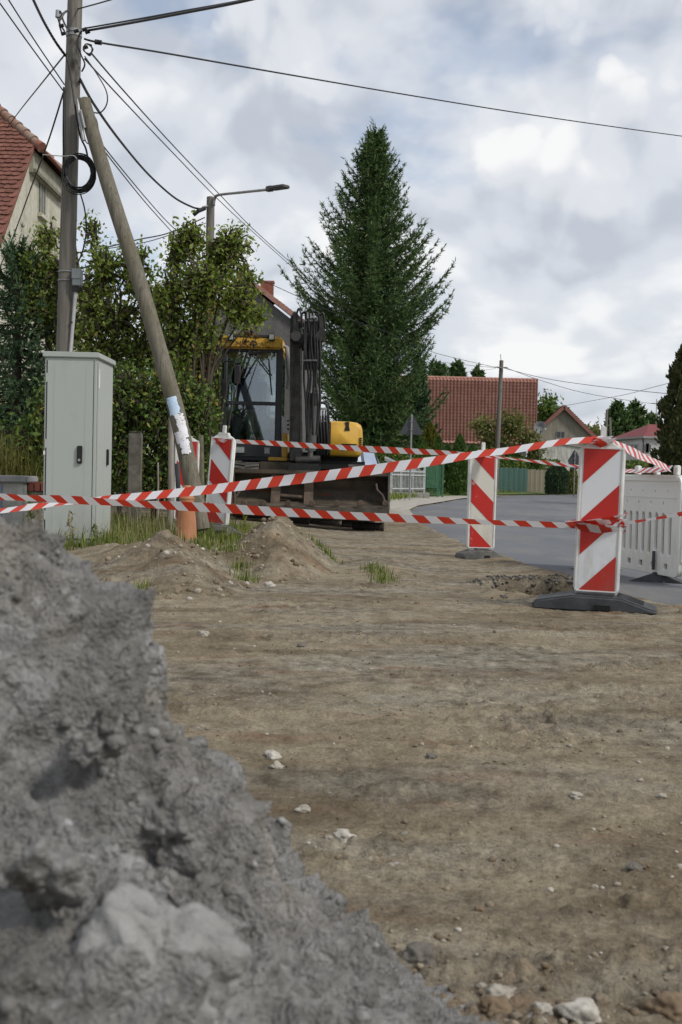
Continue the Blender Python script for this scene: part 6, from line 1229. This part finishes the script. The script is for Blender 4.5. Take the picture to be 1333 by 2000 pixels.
def warning_sign(px, top, h, pole_bot, d, label, ang=0):
    c = P(px, top+h*0.62, d); s = h/FPX*d; q = P(px-1, pole_bot, d); rt = thing('road_sign', (c.x, d, 0.02), label, 'road sign', 'triangular road signs seen from behind'); e = s/0.866/2; ca, sa = math.cos(ang), math.sin(ang)
    pts = []; r = 0.06*s
    for (x, z) in ((-e, 0), (e, 0), (0, s)):
        for k in range(4):
            a0 = {(-e): R(150), e: R(270), 0: R(30)}[x]+R(120)*k/3; cx, cz = (x*0.88, (z-s/3)*0.88+s/3); pts.append((cx+r*math.cos(a0), cz+r*math.sin(a0)))
    zb = P(px, top+h, d).z
    MB().prism([(c.x+x*ca, d+x*sa, zb+z) for x, z in pts], (-sa*0.03, 0.03*ca, 0)).build('plate', nm('sign_back', (0.075, 0.08, 0.088), (0.06, 0.064, 0.07), 4, 0.45, 0.3), rt)
    MB().tube([(c.x, d-0.04, 0), (c.x, d-0.04, zb+s*0.95)], 0.032, 8).build('post', nm('galvanised', (0.30, 0.31, 0.31), (0.24, 0.25, 0.25), 9, 0.5, 0.4), rt, smooth=True)
    for k in (0.2, 0.6): MB().box((c.x-0.06, d-0.085, zb+s*k), (c.x+0.06, d-0.004, zb+s*k+0.03)).build('clamp', M_STEEL, rt)
    return rt
warning_sign(804, 808, 40, 962, 40, 'grey back of a triangular road sign under the big spruce')
sg = warning_sign(1123, 878, 24, 962, 60, 'weathered grey back of a triangular sign left of the nearest beacon'); cpt = P(1123, 905, 59.97); MB().lathe([(0.01, 0), (0.33, 0.0), (0.33, 0.03), (0.01, 0.03)], cpt, 'Y', 20).build('round_plate', nm('sign_back', (0.075, 0.08, 0.088)), sg)
# ------------------------------------------------------------------ vegetation
def unit(n): 
    v = rng.normal(size=(n, 3)); return v/np.linalg.norm(v, axis=1)[:, None]
def leaf_quads(C, size, upbias=0.3, droop=0.3, asp=0.52, jit=0.35):
    "one diamond-shaped leaf of four corners for each centre"
    n = len(C); t = unit(n); t[:, 2] -= droop; t /= np.linalg.norm(t, axis=1)[:, None]
    nn = unit(n); nn[:, 2] += upbias; s = np.cross(t, nn); s /= np.linalg.norm(s, axis=1)[:, None]+1e-9; k = np.cross(s, t)
    sz = (size*(1+jit*rng.normal(size=n)))[:, None]; sz = np.clip(sz, size*0.4, size*1.9)
    V = np.stack([C-t*sz*0.5, C+s*sz*asp*0.5+k*sz*0.06, C+t*sz*0.5-k*sz*0.05, C-s*sz*asp*0.5+k*sz*0.06], 1).reshape(-1, 3)
    F = np.arange(4*n).reshape(-1, 4); return V, F
def in_ell(n, c, r, shell=0.5):
    d = unit(n); q = (rng.random(n)**(1/3))*(1-shell)+shell*(0.72+0.30*rng.random(n)); return np.array(c)+d*q[:, None]*np.array(r)
M_BARK = nm('tree_bark', (0.085, 0.070, 0.052), (0.04, 0.033, 0.025), 10, 0.95, bump=0.6, stretch=(1, 1, 0.3))
def broadleaf(name, label, cat, base, blobs, twigs, per, lsize, mat, spread=0.11, group=None, trunk_r=0.06, limbs=7, shell=0.45, droop=0.3, kind=None, stem=True, upright=0.0):
    "trunk, limbs into each foliage mass, twigs with leaves along them; blobs: (centre, radii) in metres"
    root = thing(name, base, label, cat, group); b = Vector(base); wood = MB(); Cs = []
    vol = np.array([r[0]*r[1]*r[2] for c, r in blobs])**0.72; vol = vol/vol.sum()
    lowest = min(c[2]-r[2] for c, r in blobs)
    for (c, r), w in zip(blobs, vol):
        c = np.array(c, float); hub = Vector((b.x*0.86+c[0]*0.14, b.y*0.7+c[1]*0.3, max(b.z+0.1, b.z+(c[2]-b.z)*0.62)))
        if stem:
            wood.tube([Vector(s) for s in spline([tuple(b), tuple(hub+Vector(rng.normal(0, 0.06, 3))), tuple(c)], 9)], [trunk_r*(1-0.72*i/8) for i in range(9)], 6)
        n = max(3, int(twigs*w)); E = in_ell(n, c, r, shell)
        for e in E:
            s = c+(e-c)*0.25*rng.random()+rng.normal(0, 0.04, 3); s[2] -= upright*abs(e[2]-c[2])*0.6
            m = (s+e)/2+rng.normal(0, 0.05, 3)*np.linalg.norm(e-s); m[2] += 0.05
            S = spline([tuple(s), tuple(m), tuple(e)], 6)
            if stem: wood.tube([Vector(q) for q in S], [0.010+0.004*(5-i) for i in range(6)], 4, caps=False)
            k = rng.poisson(per); f = 0.25+0.8*rng.random(k)**0.7; pt = s+(e-s)*f[:, None]; Cs.append(pt+rng.normal(0, spread, (k, 3))*(0.6+0.4*f)[:, None])
    C = np.concatenate(Cs); C = C[C[:, 2] > b.z+0.02]; V, F = leaf_quads(C, lsize, droop=droop); o = np_mesh('crown', V, F, mat, root); o['kind'] = 'stuff'
    if stem: wood.build('trunk', M_BARK, root)
    return root
def pb_(cx, cy, rx, ry, d, depth=None):
    c = P(cx, cy, d); s = d/FPX; return (tuple(c), (rx*s, depth or (rx+ry)/2*s, ry*s))
L_PEAR = leafmat('pear_leaves', [(0, (0.091, 0.139, 0.024)), (0.4, (0.176, 0.247, 0.048)), (0.8, (0.266, 0.336, 0.085)), (0.96, (0.363, 0.354, 0.109)), (1, (0.303, 0.177, 0.061))], 0.42)
L_DARK = leafmat('hedge_leaves', [(0, (0.049, 0.087, 0.023)), (0.5, (0.101, 0.164, 0.039)), (0.92, (0.181, 0.252, 0.059)), (1, (0.338, 0.263, 0.059))], 0.3)
L_OLIVE = leafmat('olive_leaves', [(0, (0.095, 0.117, 0.034)), (0.5, (0.161, 0.189, 0.057)), (0.9, (0.236, 0.246, 0.085)), (1, (0.302, 0.189, 0.095))], 0.3)
L_VINE = leafmat('autumn_vine', [(0, (0.105, 0.088, 0.028)), (0.35, (0.176, 0.150, 0.039)), (0.65, (0.211, 0.097, 0.039)), (0.85, (0.193, 0.062, 0.035)), (1, (0.351, 0.228, 0.053))], 0.3)
L_YEL = leafmat('yellow_green', [(0, (0.11, 0.13, 0.025)), (0.6, (0.19, 0.20, 0.04)), (1, (0.26, 0.23, 0.05))], 0.35)
def gbase(px, d): q = P(px, 960, d); return (q.x, d, h1(q.x, d))
D1 = 17.0
broadleaf('pear_tree', 'sunlit pear tree between the brace pole and the digger cab', 'tree', gbase(392, D1+0.2), [pb_(*b, D1+dd) for b, dd in (((448, 490, 52, 58), 0.5), ((372, 468, 34, 52), 0.2), ((462, 580, 42, 56), 0.3), ((395, 560, 55, 62), 0), ((335, 585, 38, 70), 0.2), ((385, 655, 38, 56), 0.2), ((345, 680, 46, 70), 0.3), ((500, 612, 28, 28), 0.9), ((345, 505, 16, 62), 0.2), ((470, 622, 34, 22), 0.4), ((478, 545, 26, 34), 0.8))], 580, 18, 0.068, L_PEAR, 0.085, 'fruit trees on the left', 0.035, upright=0.5)
D2 = 18.0
broadleaf('pear_tree', 'leafy pear tree seen between the utility pole and its brace', 'tree', gbase(235, D2), [pb_(*b, D2) for b in ((180, 455, 20, 40), (205, 530, 50, 62), (262, 525, 42, 62), (300, 600, 42, 70), (225, 620, 66, 62), (180, 600, 40, 80), (270, 690, 70, 52), (195, 690, 50, 60))], 450, 18, 0.068, L_PEAR, 0.09, 'fruit trees on the left', 0.035, upright=0.4)
broadleaf('pear_tree', 'pear tree left of the utility pole in front of the old house', 'tree', gbase(96, 18.6), [pb_(*b, 18.6) for b in ((95, 465, 24, 40), (75, 520, 34, 44), (118, 540, 36, 60), (85, 600, 50, 56), (130, 640, 40, 70))], 300, 18, 0.066, L_PEAR, 0.085, 'fruit trees on the left', 0.06, upright=0.4)
broadleaf('hedge_shrub', 'dense dark hedge below the pear trees behind the concrete post', 'shrub', gbase(300, 16.4), [pb_(*b, 16.3+0.006*i) for i, b in enumerate(((250, 780, 56, 80), (320, 800, 60, 95), (372, 820, 44, 105), (255, 900, 60, 70), (320, 930, 60, 60), (385, 930, 46, 70), (225, 850, 30, 120), (402, 860, 20, 120)))], 620, 24, 0.062, L_DARK, 0.11, trunk_r=0.03, shell=0.6)
broadleaf('hedge_shrub', 'dark bush between the blue spruce and the grey cabinet', 'shrub', gbase(40, 15.5), [pb_(*b, 15.5) for b in ((60, 880, 46, 52), (20, 905, 40, 40), (72, 935, 36, 40), (95, 820, 30, 80))], 200, 22, 0.075, L_DARK, 0.12, trunk_r=0.03, shell=0.6)
broadleaf('vine', 'reddish brown vine hanging beside and over the digger cab', 'vine', gbase(425, 18.6), [pb_(*b, 18.7) for b in ((388, 760, 34, 90), (405, 670, 20, 60), (380, 850, 36, 70), (480, 652, 26, 8), (492, 672, 18, 8), (412, 560, 18, 90), (360, 780, 30, 80))], 330, 15, 0.050, L_VINE, 0.07, trunk_r=0.02)
broadleaf('background_hedge', 'tall shady hedge closing the garden behind the fruit trees', 'hedge', gbase(260, 24.5), [pb_(*b, 24.5) for b in ((60, 850, 90, 130), (200, 800, 90, 170), (330, 780, 90, 190), (435, 790, 60, 190), (170, 940, 150, 60), (360, 950, 90, 60))], 700, 24, 0.12, L_DARK, 0.18, trunk_r=0.03, shell=0.3)
# ornamental grass at the left edge
# ---- conifers
def conifer(name, label, base, hgt, prof, whorl, nb, mat, group=None, twig=0.30, card=(0.15, 0.030), per=9, upturn=0.22, droop=0.16, seed=1, z0=0.05, trunk_r=0.16, extra=(), hang=0.5, u=1.0):
    r = np.random.default_rng(seed); root = thing(name, base, label, 'tree', group); b = np.array(base, float); wood = MB(); segs = []
    wood.tube([Vector(b+np.array([0, 0, hgt*k/10])) for k in range(11)], [trunk_r*(1-0.95*k/10) for k in range(11)], 8)
    zs = np.array([p[0] for p in prof]); rs = np.array([p[1] for p in prof]); z = z0*hgt; ph = 0.0
    def branch(zb, phi, Ln):
        d = np.array([math.cos(phi), math.sin(phi), 0]); m = max(4, int(Ln/(0.16*u))); rise = (zb/hgt)**2*0.55
        prev = None; side = np.array([-d[1], d[0], 0])*r.normal(0, 0.06)
        pts = []
        for i in range(m+1):
            f = i/m; p = b+np.array([0, 0, zb])+d*Ln*f+side*Ln*f*f; p[2] += Ln*(rise*f-droop*math.sin(f*math.pi*0.9)*1.6*(1-rise)+upturn*f**2.2); pts.append(p)
        wood.tube([Vector(p) for p in pts[::max(1, m//4)]], [0.022*u*(1-0.7*i/5) for i in range(len(pts[::max(1, m//4)]))], 4, caps=False)
        for i in range(1, m+1):
            f = i/m; t = pts[i]-pts[i-1]; t /= np.linalg.norm(t)+1e-9; s = np.cross(t, [0, 0, 1]); s /= np.linalg.norm(s)+1e-9
            for sg in (-1, 1):
                tl = twig*(1.05-0.75*f)*min(1.2, 0.35+Ln/u*0.5)*r.uniform(0.6, 1.25); td = t*0.65+s*sg*0.8+np.array([0, 0, -hang*r.uniform(0.3, 1.3)*(1-f*0.9)]); td /= np.linalg.norm(td); segs.append((pts[i], td, tl))
            segs.append((pts[i-1], t, 0.2*u))
            if r.random() < 0.35*hang: segs.append((pts[i], np.array([r.normal(0, .15), r.normal(0, .15), -1]), twig*r.uniform(0.5, 1.1)*(1-0.6*f)))
        segs.append((pts[-1], t+np.array([0, 0, 0.25]), 0.22*u))
    while z < hgt*0.985:
        Ln = float(np.interp(z, zs, rs)); k = nb if Ln > 0.5*u else max(4, nb-2)
        for i in range(k):
            phi = ph+2*math.pi*i/k+r.normal(0, 0.25); irr = 1+0.36*float(pn(np.array([math.cos(phi)*1.3+seed]), np.array([math.sin(phi)*1.3]), np.array([z*0.75/u]))[0])
            branch(z+r.normal(0, 0.07*u), phi, Ln*irr*r.uniform(0.72, 1.12))
        ph += 1.9; z += whorl*(1.0 if Ln > 0.6*u else 0.75)
    for (zb, phi, Ln) in extra: branch(zb, phi, Ln)
    for k in range(5): segs.append((b+np.array([0, 0, hgt-0.12*k*u]), np.array([r.normal(0, .25), r.normal(0, .25), 1.0]), 0.35*u))
    S0 = np.array([s[0] for s in segs]); T = np.array([s[1] for s in segs]); Ls = np.array([s[2] for s in segs])
    rep = np.repeat(np.arange(len(S0)), per); n = len(rep); f = r.random(n); C = S0[rep]+T[rep]*(Ls[rep]*f)[:, None]
    dirs = T[rep]*0.9+r.normal(0, 0.55, (n, 3)); dirs[:, 2] += 0.06; dirs /= np.linalg.norm(dirs, axis=1)[:, None]; w = np.cross(dirs, r.normal(size=(n, 3))); w /= np.linalg.norm(w, axis=1)[:, None]
    ln = card[0]*r.uniform(0.55, 1.25, n)[:, None]; wd = card[1]*r.uniform(0.7, 1.3, n)[:, None]
    V = np.stack([C-w*wd, C+w*wd, C+dirs*ln+w*wd*0.25, C+dirs*ln-w*wd*0.25], 1).reshape(-1, 3); o = np_mesh('crown', V, np.arange(4*n).reshape(-1, 4), mat, root); o['kind'] = 'stuff'
    wood.build('trunk', M_BARK, root); return root
N_SPR = leafmat('spruce_needles', [(0, (0.035, 0.069, 0.029)), (0.5, (0.064, 0.121, 0.040)), (0.85, (0.116, 0.198, 0.057)), (1, (0.203, 0.217, 0.088))], 0.12, 0.6)
N_BLUE = leafmat('blue_spruce_needles', [(0, (0.043, 0.086, 0.044)), (0.6, (0.088, 0.154, 0.081)), (1, (0.146, 0.226, 0.117))], 0.12, 0.6)
DS = 58.0; US = DS/35; q = P(716, 975, DS); s_ = DS/FPX; zg = 0.1
def zpx(y, d=DS): return P(720, y, d).z-zg
hgt = zpx(252); prof = [(0.6, 1.25*US), (zpx(860), 1.4*US), (zpx(760), 1.75*US), (zpx(660), 2.05*US), (zpx(580), 2.05*US), (zpx(500), 1.55*US), (zpx(430), 1.08*US), (zpx(370), 0.70*US), (zpx(310), 0.36*US), (zpx(270), 0.14*US), (hgt, 0.06*US)]
conifer('spruce_tree', 'big dark spruce towering behind the digger', (P(716, 960, DS).x, DS, zg), hgt, prof, 0.175*US, 11, N_SPR, trunk_r=0.20*US, seed=11, per=12, twig=0.44*US, card=(0.12*US, 0.0135*US), u=US, hang=0.8, extra=[(zpx(800), 0.0, 2.35*US), (zpx(812), -0.2, 2.2*US), (zpx(792), 0.15, 2.3*US), (zpx(620), 0.0, 2.4*US), (zpx(650), -0.25, 2.3*US), (zpx(600), 0.2, 2.3*US), (zpx(540), 3.1, 2.0*US), (zpx(520), 2.9, 1.9*US)])
qb = gbase(814, 57); conifer('blue_spruce', 'smaller blue green spruce half hidden behind the big spruce', (P(814, 960, 63).x, 63, 0.1), P(814, 706, 63).z, [(0.3, 1.1), (3.0, 0.95), (5.5, 0.45), (7.0, 0.1)], 0.22, 7, N_BLUE, 'blue spruces', per=8, card=(0.16, 0.04), seed=3)
qb = gbase(30, 18.8); conifer('blue_spruce', 'blue spruce with drooping branches at the left edge before the old house', (qb[0], 18.8, qb[2]), P(50, 495, 18.8).z, [(0.3, 1.35), (1.6, 1.25), (3.0, 0.9), (3.9, 0.4), (4.3, 0.1)], 0.21, 8, N_BLUE, 'blue spruces', per=16, twig=0.36, card=(0.075, 0.012), seed=5, upturn=0.25, hang=0.9)
far = dict(twig=0.6, card=(0.55, 0.13), per=5)
for (px, top, d, w, lab, sd_) in ((1203, 790, 128, 2.0, 'left of the two tall spruces at the end of the road', 21), (1237, 788, 130, 2.0, 'right of the two tall spruces at the end of the road', 22), (1270, 812, 150, 2.0, 'faint distant spruce top above the dark red roof', 23), (887, 711, 118, 1.9, 'bushy dark pine top above the ridge of the huge tiled roof', 24), (845, 714, 124, 1.7, 'thin spruce top left of the pine above the huge tiled roof', 25), (928, 722, 124, 1.2, 'slender spruce tip right of the pine above the huge tiled roof', 26), (855, 716, 126, 1.3, 'second thin spruce top left of the pine above the huge tiled roof', 27)):
    q = P(px, 930, d); hh = P(px, top, d).z; conifer('far_spruce', lab, (q.x, d, 0), hh, [(0.5, w), (hh*0.5, w), (hh*0.8, w*0.55), (hh, 0.15)], 0.55, 6, N_SPR, 'distant conifers', seed=sd_, z0=0.3 if top < 730 else 0.06, hang=0.3, **far)
# ---- thujas and hedges
L_THU = leafmat('thuja_sprays', [(0, (0.036, 0.077, 0.018)), (0.5, (0.069, 0.137, 0.029)), (1, (0.127, 0.210, 0.048))], 0.2, 0.7)
L_THB = leafmat('bluish_thuja', [(0, (0.035, 0.062, 0.035)), (0.6, (0.060, 0.100, 0.055)), (1, (0.085, 0.125, 0.070))], 0.2, 0.7)
L_THD = leafmat('bronze_thuja', [(0, (0.030, 0.044, 0.017)), (0.5, (0.055, 0.072, 0.025)), (0.9, (0.094, 0.098, 0.038)), (1, (0.127, 0.094, 0.051))], 0.2, 0.7)
def column(label, px, top, d, hw, mat, n, size, group=None, taper=0.55, name='thuja', bot=0.05, wob=0.16, cat='shrub'):
    q = P(px, 950, d); h = P(px, top, d).z; w = hw*d/FPX; b = (q.x, d, h1(q.x, d) if d < 58 else 0.05); root = thing(name, b, label, cat, group)
    z = rng.random(n); a = rng.random(n)*2*math.pi; rr = w*(1-np.clip((z-(1-taper))/taper, 0, 1)**1.9)**0.8*(0.80+0.22*rng.random(n)**0.5); rr = rr*(1+wob*fbm(np.cos(a)*2+q.x, np.sin(a)*2+d, z*h*1.6, o=3)*2); rr[rng.random(n) < 0.3] *= 0.75
    C = np.stack([b[0]+rr*np.cos(a), b[1]+rr*np.sin(a), b[2]+bot+z*(h-b[2]-bot)], -1); t = np.stack([np.cos(a)*0.45, np.sin(a)*0.45, np.ones(n)], -1)+rng.normal(0, 0.28, (n, 3)); t /= np.linalg.norm(t, axis=1)[:, None]; s = np.cross(t, rng.normal(size=(n, 3))); s /= np.linalg.norm(s, axis=1)[:, None]; sz = size*rng.uniform(0.6, 1.4, n)[:, None]
    V = np.stack([C-t*sz*0.4, C+s*sz*0.28, C+t*sz*0.6, C-s*sz*0.28], 1).reshape(-1, 3); o = np_mesh('crown', V, np.arange(4*n).reshape(-1, 4), mat, root); o['kind'] = 'stuff'
    MB().tube([b, (b[0], b[1], b[2]+(h-b[2])*0.9)], [0.07, 0.02], 6).build('trunk', M_BARK, root); return root
G_T = 'clipped thujas along the bend'
column('rounded thuja just right of the triangular sign post', 822, 856, 53, 17, L_THU, 2600, 0.15, G_T); column('rounded thuja behind the green gate', 855, 853, 54, 13, L_THU, 2600, 0.15, G_T); column('tall dark thuja left of the cream beacon', 896, 850, 53, 17, L_THU, 3600, 0.15, G_T); column('thuja directly behind the lamp socket of the cream beacon', 922, 868, 55, 18, L_THU, 3000, 0.15, G_T); column('low dark thuja between the green gate and the tall one', 873, 868, 55, 14, L_THU, 2600, 0.15, G_T); column('thuja between the cream beacon and the far pole', 950, 880, 58, 18, L_THU, 2600, 0.16, G_T)
column('broad thuja over the faded green plank fence', 1000, 878, 72, 24, L_THU, 2800, 0.2, G_T); column('thuja rising over the weathered planks', 1040, 880, 73, 18, L_YEL if False else L_THU, 2600, 0.2, G_T)
column('rounded bluish green clipped shrub right of the weathered planks', 1088, 906, 66, 22, L_THB, 3600, 0.16, None, 0.4, 'clipped_shrub', wob=0.05)
column('yellowish shrub beside the weathered triangular sign', 1118, 912, 68, 10, L_YEL, 900, 0.18, None, 0.5, 'garden_shrub')
column('yellow green shrub below the left end of the huge roof', 838, 828, 60, 26, L_YEL, 2200, 0.2, None, 0.6, 'garden_shrub', wob=0.3)
column('tall bronze green conifer cut off by the right edge', 1340, 650, 40, 54, L_THD, 17000, 0.17, None, 0.75, 'garden_conifer', wob=0.42, cat='tree')
column('smaller conifer in front of the tall bronze one by the barrier', 1322, 800, 39, 30, L_THD, 6000, 0.16, None, 0.5, 'garden_conifer', wob=0.35, cat='tree')
def hedge(label, pa, pb, da, db, top, th, mat, n, size, name='hedge'):
    a, b = P(pa, 940, da), P(pb, 940, db); h = P((pa+pb)/2, top, (da+db)/2).z; root = thing(name, ((a.x+b.x)/2, (da+db)/2, 0.02), label, 'hedge'); f = rng.random(n); z = rng.random(n)**0.8; u = np.array([b.x-a.x, db-da, 0]); L = np.linalg.norm(u); u /= L; nn = np.array([u[1], -u[0], 0]); k = rng.uniform(-1, 1, n); edge = rng.random(n) < 0.7; k = np.where(edge, np.sign(k)*(0.9+0.15*rng.random(n)), k)*th/2*(1-0.25*z**3)
    hh = h*(1+0.10*fbm(f*L*0.8, f*0+3.0, o=3)); C = np.array([a.x, da, 0])+u*(f*L)[:, None]+nn*k[:, None]; C[:, 2] = z*hh; V, F = leaf_quads(C, size, droop=-0.4); o = np_mesh('foliage', V, F, mat, root); o['kind'] = 'stuff'; MB().tube([(a.x, da, 0.3), (b.x, db, 0.3)], 0.05, 5).build('stems', M_BARK, root)
hedge('dark hedge beyond the road behind the white barrier', 1175, 1420, 62, 44, 905, 1.6, L_DARK, 12000, 0.17); hedge('shady hedge at the foot of the big spruce', 700, 850, 48, 50, 880, 1.4, L_DARK, 7000, 0.15); hedge('distant dark hedge in front of the white house', 1130, 1260, 108, 96, 900, 2, L_DARK, 5000, 0.3)
hedge('shady hedge under the shrubs in front of the huge roof', 900, 1075, 66, 76, 893, 1.6, L_DARK, 7000, 0.2)
Dn = 72; broadleaf('garden_tree', 'loose olive green tree in front of the huge tiled roof', 'tree', gbase(985, Dn)[:2]+(0,), [pb_(*b, Dn) for b in ((945, 838, 30, 24), (1000, 832, 34, 32), (1030, 860, 26, 26), (970, 870, 40, 22), (1045, 880, 20, 24))], 300, 15, 0.19, L_OLIVE, 0.25, trunk_r=0.09)
broadleaf('far_tree', 'round leafy tree top between the huge roof and the beige gable', 'tree', (P(1072, 930, 125).x, 125, 0), [pb_(*b, 125) for b in ((1068, 800, 20, 34), (1080, 820, 18, 30), (1058, 830, 16, 30))], 160, 18, 0.42, L_DARK, 0.5, trunk_r=0.2)
broadleaf('far_tree', 'pale distant tree low behind the nearest beacon top', 'tree', (P(1160, 930, 150).x, 150, 0), [pb_(*b, 150) for b in ((1158, 848, 22, 18), (1172, 860, 16, 22), (1148, 870, 18, 22))], 110, 16, 0.45, L_OLIVE, 0.5, trunk_r=0.15)
for k, (x, lab) in enumerate(((1215, 'dark leafy tree between the two tall spruces'), (1180, 'dark bushy tree behind the far poles'))): broadleaf('far_tree', lab, 'tree', (P(x, 930, 122).x, 122, 0), [pb_(x, 890, 18, 24, 122), pb_(x+8, 905, 20, 20, 122)], 120, 16, 0.4, L_DARK, 0.45, trunk_r=0.15)
# distant belt of trees all round the village
def belt():
    Cs = []
    for k in range(170):
        a = rng.uniform(-1.25, 1.25); d = rng.uniform(190, 260); x, y = d*math.sin(a), d*math.cos(a); h = rng.uniform(4, 7.5)
        Cs.append(in_ell(110, (x, y, h*0.5), (h*0.8, h*0.8, h*0.55), 0.4))
    V, F = leaf_quads(np.concatenate(Cs), 0.9); o = np_mesh('tree_belt', V, F, L_DARK); tag(o, 'low belt of distant trees along the horizon', 'trees', kind='stuff')
belt()
# ------------------------------------------------------------------ grass
def blades(X, Y, ln, wd, lean=0.5, zoff=0.0):
    n = len(X); Z = H(X, Y)+zoff; a = rng.random(n)*6.283; L = ln*rng.uniform(0.45, 1.35, n); le = np.abs(rng.normal(0, lean, n)); w = wd*rng.uniform(0.6, 1.4, n); dx, dy = np.cos(a), np.sin(a)
    b = np.stack([X, Y, Z], -1); out = np.stack([dx, dy, 0*dx], -1); s = np.stack([-dy, dx, 0*dx], -1)*w[:, None]; up = np.array([0, 0, 1.0])
    m = b+up*(L*0.55*np.cos(le*0.5))[:, None]+out*(L*0.55*np.sin(le*0.5))[:, None]; t = m+up*(L*0.45*np.cos(le*1.6))[:, None]+out*(L*0.45*np.sin(le*1.6))[:, None]
    V = np.stack([b-s, b+s, m+s*0.8, m-s*0.8, t], 1).reshape(-1, 3); i = np.arange(n)*5
    F = np.concatenate([np.stack([i, i+1, i+2], -1), np.stack([i, i+2, i+3], -1), np.stack([i+3, i+2, i+4], -1)]); return V, F
L_GR = leafmat('grass_blades', [(0, (0.067, 0.106, 0.022)), (0.5, (0.134, 0.187, 0.037)), (0.85, (0.217, 0.247, 0.060)), (1, (0.420, 0.374, 0.180))], 0.3, 0.6)
L_DRY = leafmat('dry_grass', [(0, (0.20, 0.17, 0.085)), (0.6, (0.30, 0.26, 0.15)), (1, (0.40, 0.36, 0.24))], 0.3, 0.7)
def clumps(C, per, spread): 
    C = np.array(C); k = np.repeat(np.arange(len(C)), per); return C[k, 0]+rng.normal(0, spread, len(k)), C[k, 1]+rng.normal(0, spread*1.4, len(k))
def grass(name, label, X, Y, ln, wd, mat, lean=0.5):
    k = (X < road_left(Y)-0.03) & ~((np.abs(X+1.67) < 0.16) & (Y > 11.6) & (Y < 12.6)); V, F = blades(X[k], Y[k], ln, wd, lean); tag(np_mesh(name, V, F, mat), label, 'grass', kind='stuff')
n = 15000; Y = rng.uniform(11.0, 17.5, n); X = rng.uniform(-0.36, -0.02, n)*Y; den = fbm(X*1.4, Y*1.1, o=3); cl = ((X+0.6)/0.7)**2+((Y-11.0)/1.5)**2 < 1.1; cl2 = ((X+1.5)/0.9)**2+((Y-9.8)/1.6)**2 < 1
k = (den+rng.normal(0, .25, n) > -0.12) & ~cl & ~cl2 & (X < -0.55) & ~((X > -1.75) & (Y > 16.2)); grass('verge_grass', 'rough green grass on the verge round cabinet, poles and beacons', X[k], Y[k], 0.11, 0.0045, L_GR, 0.7)
C = [(rng.uniform(-3.3, -1.35), rng.uniform(11.2, 14.6)) for _ in range(42)]; X, Y = clumps(C, 14, 0.10); grass('tall_grass', 'tall dry grass stalks round the cabinet and under the brace pole', X, Y, 0.34, 0.0028, L_DRY, 0.4)
C = [(rng.uniform(-3.2, -1.2), rng.uniform(11.2, 14.2)) for _ in range(34)]; X, Y = clumps(C, 34, 0.09); grass('lush_grass', 'lush green tufts along the verge', X, Y, 0.20, 0.005, L_GR, 0.7)
T = [GP(x, y, z) for x, y, z in ((740, 1112, .05), (752, 1120, .05), (728, 1108, .05), (632, 1078, .12), (640, 1086, .1), (622, 1072, .15), (470, 1105, .1), (455, 1095, .1), (480, 1112, .1), (440, 1085, .1), (262, 1158, .02), (275, 1150, .03), (250, 1165, .02), (408, 1095, .1), (425, 1080, .12), (748, 1130, .03))]
X, Y = clumps([(t.x, t.y) for t in T], 70, 0.055); grass('soil_grass', 'small tufts of grass growing on the loose soil', X, Y, 0.085, 0.0032, L_GR, 0.7)
C = [(float(road_left(y))-rng.uniform(2.0, 6.5)*(1 if y > 45 else .7), y) for y in rng.uniform(33, 66, 520)]; X, Y = clumps(C, 16, 0.25); V, F = blades(X, Y, 0.16, 0.014, 0.5, 0.12); tag(np_mesh('far_grass', V, F, L_GR), 'grass and weeds along the fences beyond the road', 'grass', kind='stuff')
# ornamental grass tussock
q = gbase(12, 15.0); V, F = blades(rng.normal(q[0], 0.22, 700), rng.normal(15.0, 0.15, 700), 0.7, 0.005, 0.75); o = np_mesh('reed_tussock', V, F, leafmat('reed_blades', [(0, (0.10, 0.11, 0.03)), (1, (0.22, 0.20, 0.07))], 0.3)); o.location = (0, 0, 0.45); tag(o, 'yellowish arching ornamental grass at the left edge beside the cabinet', 'plant')
# weeds: slim stems with leaves
def weed(px, py, d, h, lab, mat):
    p = P(px, py, d); z = h1(p.x, d); root = thing('weed', (p.x, d, z), lab, 'plant', 'weeds on the verge'); st = [Vector((p.x+0.02*math.sin(i), d, z+h*i/6)) for i in range(7)]; MB().tube(st, 0.006, 5).build('stem', mat, root)
    C = np.array([[p.x+rng.normal(0, .045)*(1-i/40), d+rng.normal(0, .045), z+h*(0.25+0.75*i/34)] for i in range(34)]); V, F = leaf_quads(C, 0.055, asp=0.3); o = np_mesh('leaves', V, F, mat, root); o['kind'] = 'stuff'
weed(478, 1030, 12.6, 0.42, 'bright green upright weed between the leaning beacon and the pointed heap', L_YEL); weed(137, 1045, 11.3, 0.36, 'brownish seed stalk standing in front of the cabinet door', L_DRY); weed(60, 1010, 11.8, 0.5, 'weed in front of the low crumbling wall', L_GR); weed(185, 1062, 11.2, 0.22, 'grey green weed at the lower right corner of the cabinet', L_GR)
